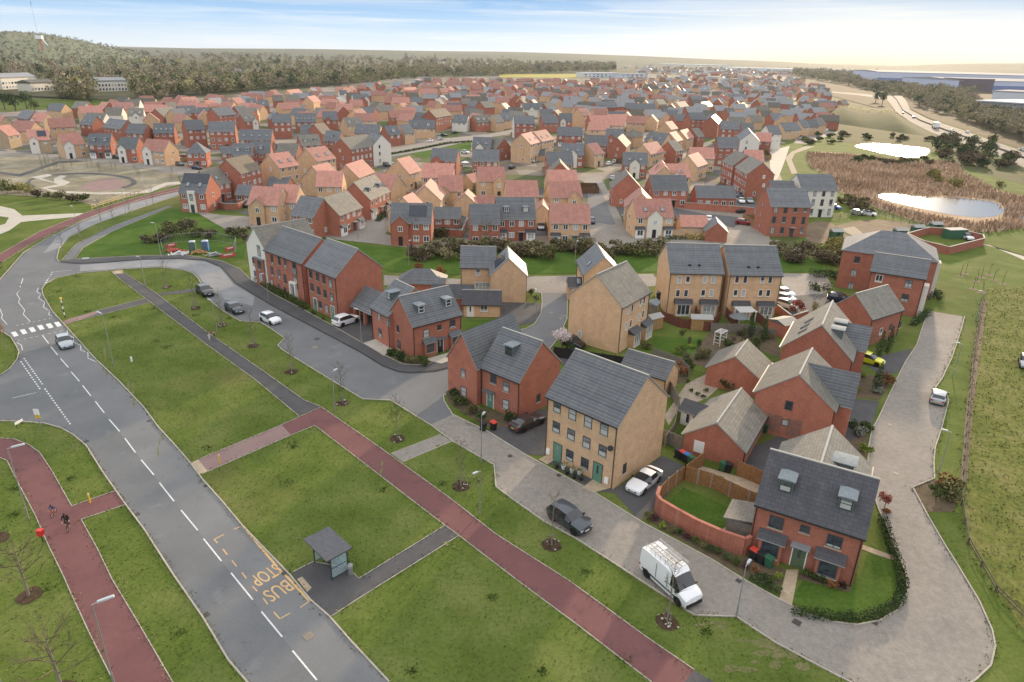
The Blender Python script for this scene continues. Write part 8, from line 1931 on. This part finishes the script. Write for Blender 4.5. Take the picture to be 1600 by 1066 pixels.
HWM = [leafmat('hill_wood_'+k, lo, hi, .02, (1, 1)) for k, lo, hi in (('tan', (.15, .15, .09), (.19, .18, .11)), ('olive', (.125, .14, .08), (.17, .18, .105)), ('green', (.10, .125, .07), (.14, .16, .09)), ('dark', (.07, .095, .055), (.09, .115, .07)), ('pale', (.17, .18, .10), (.21, .21, .12)))]  # lightened and low in contrast, distance haze put into the leaf colours
far_wood('hill_woodland', spots, HWM)
hill('hills', [(-800, 70), (-300, 74), (180, 75), (480, 76.5), (650, 79.5), (800, 81), (1000, 87.5), (1100, 92), (1200, 95.5), (1300, 101), (1400, 103.5), (1450, 101), (1520, 99), (1600, 99), (1750, 97), (2300, 108)], 6200, 2600, 1500, HM2, 3)
spots = []
for k in range(260):
    x = rnd.uniform(1100, 1720); y = np.interp(x, [1100, 1300, 1400, 1500, 1720], [98, 106.5, 110, 108, 110])+rnd.uniform(-1.5, 3); p = G(x, y); spots.append((p.x, p.y, 0, rnd.uniform(14, 26), rnd.choices(range(6), (40, 30, 10, 10, 4, 3))[0]))
far_wood('skyline_woods', spots, WM)
# mast and crane on the hill
p = GZ(58, 50, 2800); t = thing('radio_mast', 'thin tall radio mast on the wooded hill', 'mast', (p.x, p.y, p.z-8)); b = MB(); b.tube((0, 0, 0), (0, 0, 92), .45, .3, 5); link('lattice', b.mesh('mast', plain('mast_steel', (.22, .22, .24, 1), .6)), t); b = MB(); b.tube((0, 0, 84), (0, 0, 95), .8, .8, 6); link('aerial', b.mesh('aerial', M['leadside']), t)
p = G(70, 96); t = thing('crane', 'red and white tower crane cab above the woods', 'crane', (p.x, p.y, 0)); b = MB(); b.tube((0, 0, 0), (0, 0, 52), 3, 2.2, 6); link('tower', b.mesh('tower', plain('crane_red', (.5, .14, .08, 1), .6)), t); b = MB(); b.box(-9, -4, 50, 7, 4, 58); link('cab', b.mesh('cab', M['paintwhite']), t); b = MB(); b.tube((6, 0, 50), (16, 0, 36), 1.5, 1.0, 5); link('jib', b.mesh('jib', M['paintwhite']), t)
# big buildings
def bigbox(name, label, cat, px1, px2, depth, h, wall, roof, band=None, wins=0, winm='pane', over=.4, ridge=0.0):
    a, b_ = G(*px1), G(*px2); d = b_-a; ang = math.atan2(d.y, d.x); L = d.length; t = thing(name, label, cat, (a.x, a.y, 0), ang); b = MB(); b.box(0, 0, 0, L, depth, h); link('wall', b.mesh('wall', wall), t)
    b = MB(); o = over; r = ridge; b.raw([(-o, -o, h), (L+o, -o, h), (L+o, depth+o, h), (-o, depth+o, h), (-o, -o, h+.9), (L+o, -o, h+.9), (L+o, depth+o, h+.9), (-o, depth+o, h+.9), (-o, depth/2, h+.9+r), (L+o, depth/2, h+.9+r)], [(3,2,1,0), (0,1,5,4), (2,3,7,6), (1,2,6,9,5), (3,0,4,8,7), (4,5,9,8), (6,7,8,9)]); link('roof', b.mesh('roof', roof), t)
    if band: b = MB(); b.box(-.05, -.25, h*band[0], L+.05, -.02, h*band[1]); link('cladding_band', b.mesh('band', band[2]), t)
    for k in range(wins):
        for fl in range(max(1, int(h//4))):
            b = MB(); w_ = L/wins*.5; b.box(-w_/2, -.12, 0, w_/2, -.01, 1.9); link('window', b.mesh('window', M[winm]), t, (L*(k+.5)/wins, 0, 1.2+fl*3.6))
    return t
WH = plain('pale_cladding', (.55, .57, .60, 1), .9, .05, var=.05); BLU_ = plain('blue_cladding', (.13, .17, .36, 1), .5, var=.1); LAV = plain('lavender_cladding', (.46, .50, .64, 1), .6, var=.1); GRC = plain('grey_roof_sheet', (.26, .27, .28, 1), .9, .05, var=.15); DKC = plain('dark_cladding', (.09, .07, .09, 1), .5)
bigbox('warehouse', 'vast pale warehouse with blue lower band beyond the motorway', 'warehouse', (1370, 128), (1640, 136), 300, 22, LAV, GRC, (.05, .45, BLU_), ridge=3)
bigbox('warehouse', 'dark-fronted warehouse block standing before the vast pale one', 'warehouse', (1470, 141), (1495, 143), 60, 20, DKC, GRC)
bigbox('warehouse', 'long blue-sided warehouse before the vast pale one, cut by the frame edge', 'warehouse', (1495, 143), (1680, 147), 160, 17, LAV, GRC, (.1, .6, BLU_), ridge=3)
bigbox('warehouse', 'small dark shed end of the vast pale warehouse', 'warehouse', (1349, 125), (1368, 127), 120, 14, DKC, WH)
bigbox('retail_building', 'white flat-roofed glazed building beside the motorway junction', 'commercial building', (1530, 176), (1680, 187), 70, 10, plain('plum_cladding', (.10, .06, .07, 1), .5), WH, (.5, 1.0, WH), 10, over=4)
bigbox('retail_building', 'white upper hall behind the glazed motorway building', 'commercial building', (1545, 168), (1680, 176), 60, 16, WH, GRC)
bigbox('warehouse', 'very long white distribution shed on the far plain', 'warehouse', (1040, 104.5), (1145, 107), 220, 14, WH, WH); bigbox('warehouse', 'second long white shed on the far plain, nearer the sun', 'warehouse', (1150, 111), (1330, 115), 200, 12, WH, WH)
bigbox('school', 'white flat-roofed school block with the tall end hall', 'school', (912, 121.5), (968, 122), 30, 9, WH, WH, None, 9); bigbox('school', 'lower white school wing joined beside the hall block', 'school', (970, 122.5), (1012, 122), 26, 8, WH, plain('school_roof', (.24, .25, .27, 1), .6), None, 6)
bigbox('manor', 'long white manor house with grey roof at the woods edge', 'manor', (5, 141), (60, 138), 16, 10, M['white'], M['slate'], None, 12, ridge=3); bigbox('manor', 'lower white manor wing behind bare trees', 'manor', (50, 144), (88, 142), 14, 7, M['white'], M['conc'], None, 8, ridge=2)
bigbox('manor', 'symmetrical white villa with a centre gable in the woods', 'villa', (155, 144), (200, 143), 13, 9, M['white'], M['slate'], None, 9, ridge=2.5); bigbox('house', 'small white house below the skyline crane', 'house', (48, 92), (60, 91.5), 14, 12, M['white'], M['slate'], ridge=5)
for i, (x, y, lab) in enumerate(((680, 101, 'white cottage among the skyline trees, first of three'), (760, 104, 'white cottage among the skyline trees before the plantation end'), (812, 106, 'pale farmhouse beside the skyline slope'), (852, 95, 'tiny white building alone on the skyline'), (370, 122, 'grey-gabled cottage deep in the woods'), (160, 92, 'pale cottage under the hill woods'))): bigbox('cottage', lab, 'cottage', (x, y), (x+9, y), 9, 7, M['white'], M['slate'], ridge=5)
# embankment with its tree guards
g = G(1365, 204); b = MB(); n, m_ = 30, 12; A, B_ = G(1283, 190), G(1452, 214); A2, B2 = G(1290, 168), G(1400, 180); vs = []
for i in range(n+1):
    t = i/n; f0 = A.lerp(B_, t); k0 = A2.lerp(B2, t)
    for j in range(m_+1): s = j/m_; p = f0.lerp(k0, s); vs.append((p.x, p.y, .02+6.5*math.sin(math.pi*s)**.8*min(1, 4*t, 5*(1-t))*(.85+.15*math.sin(9*t))))
fs = [(i*(m_+1)+j, (i+1)*(m_+1)+j, (i+1)*(m_+1)+j+1, i*(m_+1)+j+1) for i in range(n) for j in range(m_)]; me = bpy.data.meshes.new('embankment'); me.from_pydata(vs, [], fs); me.materials.append(ground_mat('embankment_turf', [(.3, (.026, .036, .010)), (.7, (.055, .064, .02))], .08, 1, .3, .95)); struct('embankment', smooth(me, 80))
gm = MB(); gm.tube((0, 0, 0), (0, 0, 1.5), .22, .22, 6); gm = gm.mesh('guard', plain('tree_guard_tube', (.80, .62, .30, 1), .6))
for k in range(150):
    t = rnd.uniform(.18, .95); s = rnd.uniform(.52, .95); i, j = int(t*n), int(s*m_); p = vs[i*(m_+1)+j]; q = vs[i*(m_+1)+min(m_, j+1)]; x, y, z = (p[0]+q[0])/2+rnd.uniform(-4, 4), (p[1]+q[1])/2+rnd.uniform(-3, 3), (p[2]+q[2])/2
    tag(link('tree_guard', gm, None, (x, y, z)), 'straw-coloured tree guard tube planted on the embankment by the motorway', 'tree guard', 'embankment tree guards')
# motorway barrier and gantry lights
bm = MB(); P = [G(*q) for q in [((a[0]+b_[0])/2, (a[1]+b_[1])/2) for a, b_ in zip(ML, MR)]]
for a, b_ in zip(P, P[1:]): bm.bar(a, b_, .4, .8, 0, .12)
o = link('crash_barrier', bm.mesh('barrier', plain('dull_barrier', (.13, .125, .115, 1), .9, .1))); tag(o, 'grey central crash barrier along the motorway', 'crash barrier')
# timber fences behind the estate houses
FW = [plain('estate_fence_'+k, c, .85, .2, var=.2) for k, c in (('tan', (.24, .15, .08, 1)), ('grey', (.19, .17, .145, 1)), ('brown', (.13, .075, .045, 1)))]
nf = 0
for (x, y, a, L, D) in list(footprints[:len(recs)]):
    if math.hypot(x, y) > 430 or L < 7.5 or nf > 120: continue
    c, s_ = math.cos(a), math.sin(a); W = lambda u, v: (x+c*u-s_*v, y+s_*u+c*v)
    dep = rnd.uniform(5.5, 8.5); m = W(L/2, D+dep*.7); bad = False
    for q in footprints:
        if q[0] == x and q[1] == y: continue
        qx = (m[0]-q[0])*math.cos(q[2])+(m[1]-q[1])*math.sin(q[2]); qy = -(m[0]-q[0])*math.sin(q[2])+(m[1]-q[1])*math.cos(q[2])
        if -2.5 < qx < q[3]+2.5 and -2.5 < qy < q[4]+2.5: bad = True; break
    if bad: continue
    nf += 1; mt = rnd.choice(FW); t = thing('timber_fence', 'close-boarded garden fence behind one of the estate houses', 'fence', (x, y, .05), a, 'estate garden fences')
    Q = [Vector((.1, D, 0)), Vector((.1, D+dep, 0)), Vector((L-.1, D+dep, 0)), Vector((L-.1, D, 0))]
    b = MB()
    for p, q in zip(Q, Q[1:]): b.bar(p, q, .06, 1.75)
    link('fence_panel', b.mesh('panel', mt), t)
    lw = [Vector((x, y, 0))+Matrix.Rotation(a, 3, 'Z') @ q for q in Q]; sheet('garden_lawn', [(p.x, p.y) for p in lw], rnd.choice((LUSH, LUSH, GRASS, SLAB)), .11, 'structure', True)
    if rnd.random() < .6: 
        p = W(rnd.uniform(1.5, L-1.5), D+dep-1.6); r = rnd.uniform(.7, 1.5); o = link('shrub', qmesh('foliage', cloud(260, r, r, r*.8, .3, 7, .7), LM[rnd.choice(('mid', 'olive', 'dark', 'twig', 'pale'))]), None, (p[0], p[1], .1)); tag(o, 'garden shrub inside a fenced plot of the estate', 'shrub', 'estate garden shrubs')
# air
hz = MB(); hz.box(-8000, -600, -1.5, 8000, 8300, 205); me = hz.mesh('haze', []); hm_ = bpy.data.materials.new('haze_air'); hm_.use_nodes = True; ht = hm_.node_tree
ht.nodes.remove(ht.nodes['Principled BSDF']); pv = ht.nodes.new('ShaderNodeVolumePrincipled'); pv.inputs['Color'].default_value = (.82, .90, 1, 1); pv.inputs['Density'].default_value = HAZE; pv.inputs['Anisotropy'].default_value = .3; ht.links.new(pv.outputs['Volume'], ht.nodes['Material Output'].inputs['Volume'])
me.materials.append(hm_); o = link('haze', me); o['kind'] = 'stuff'
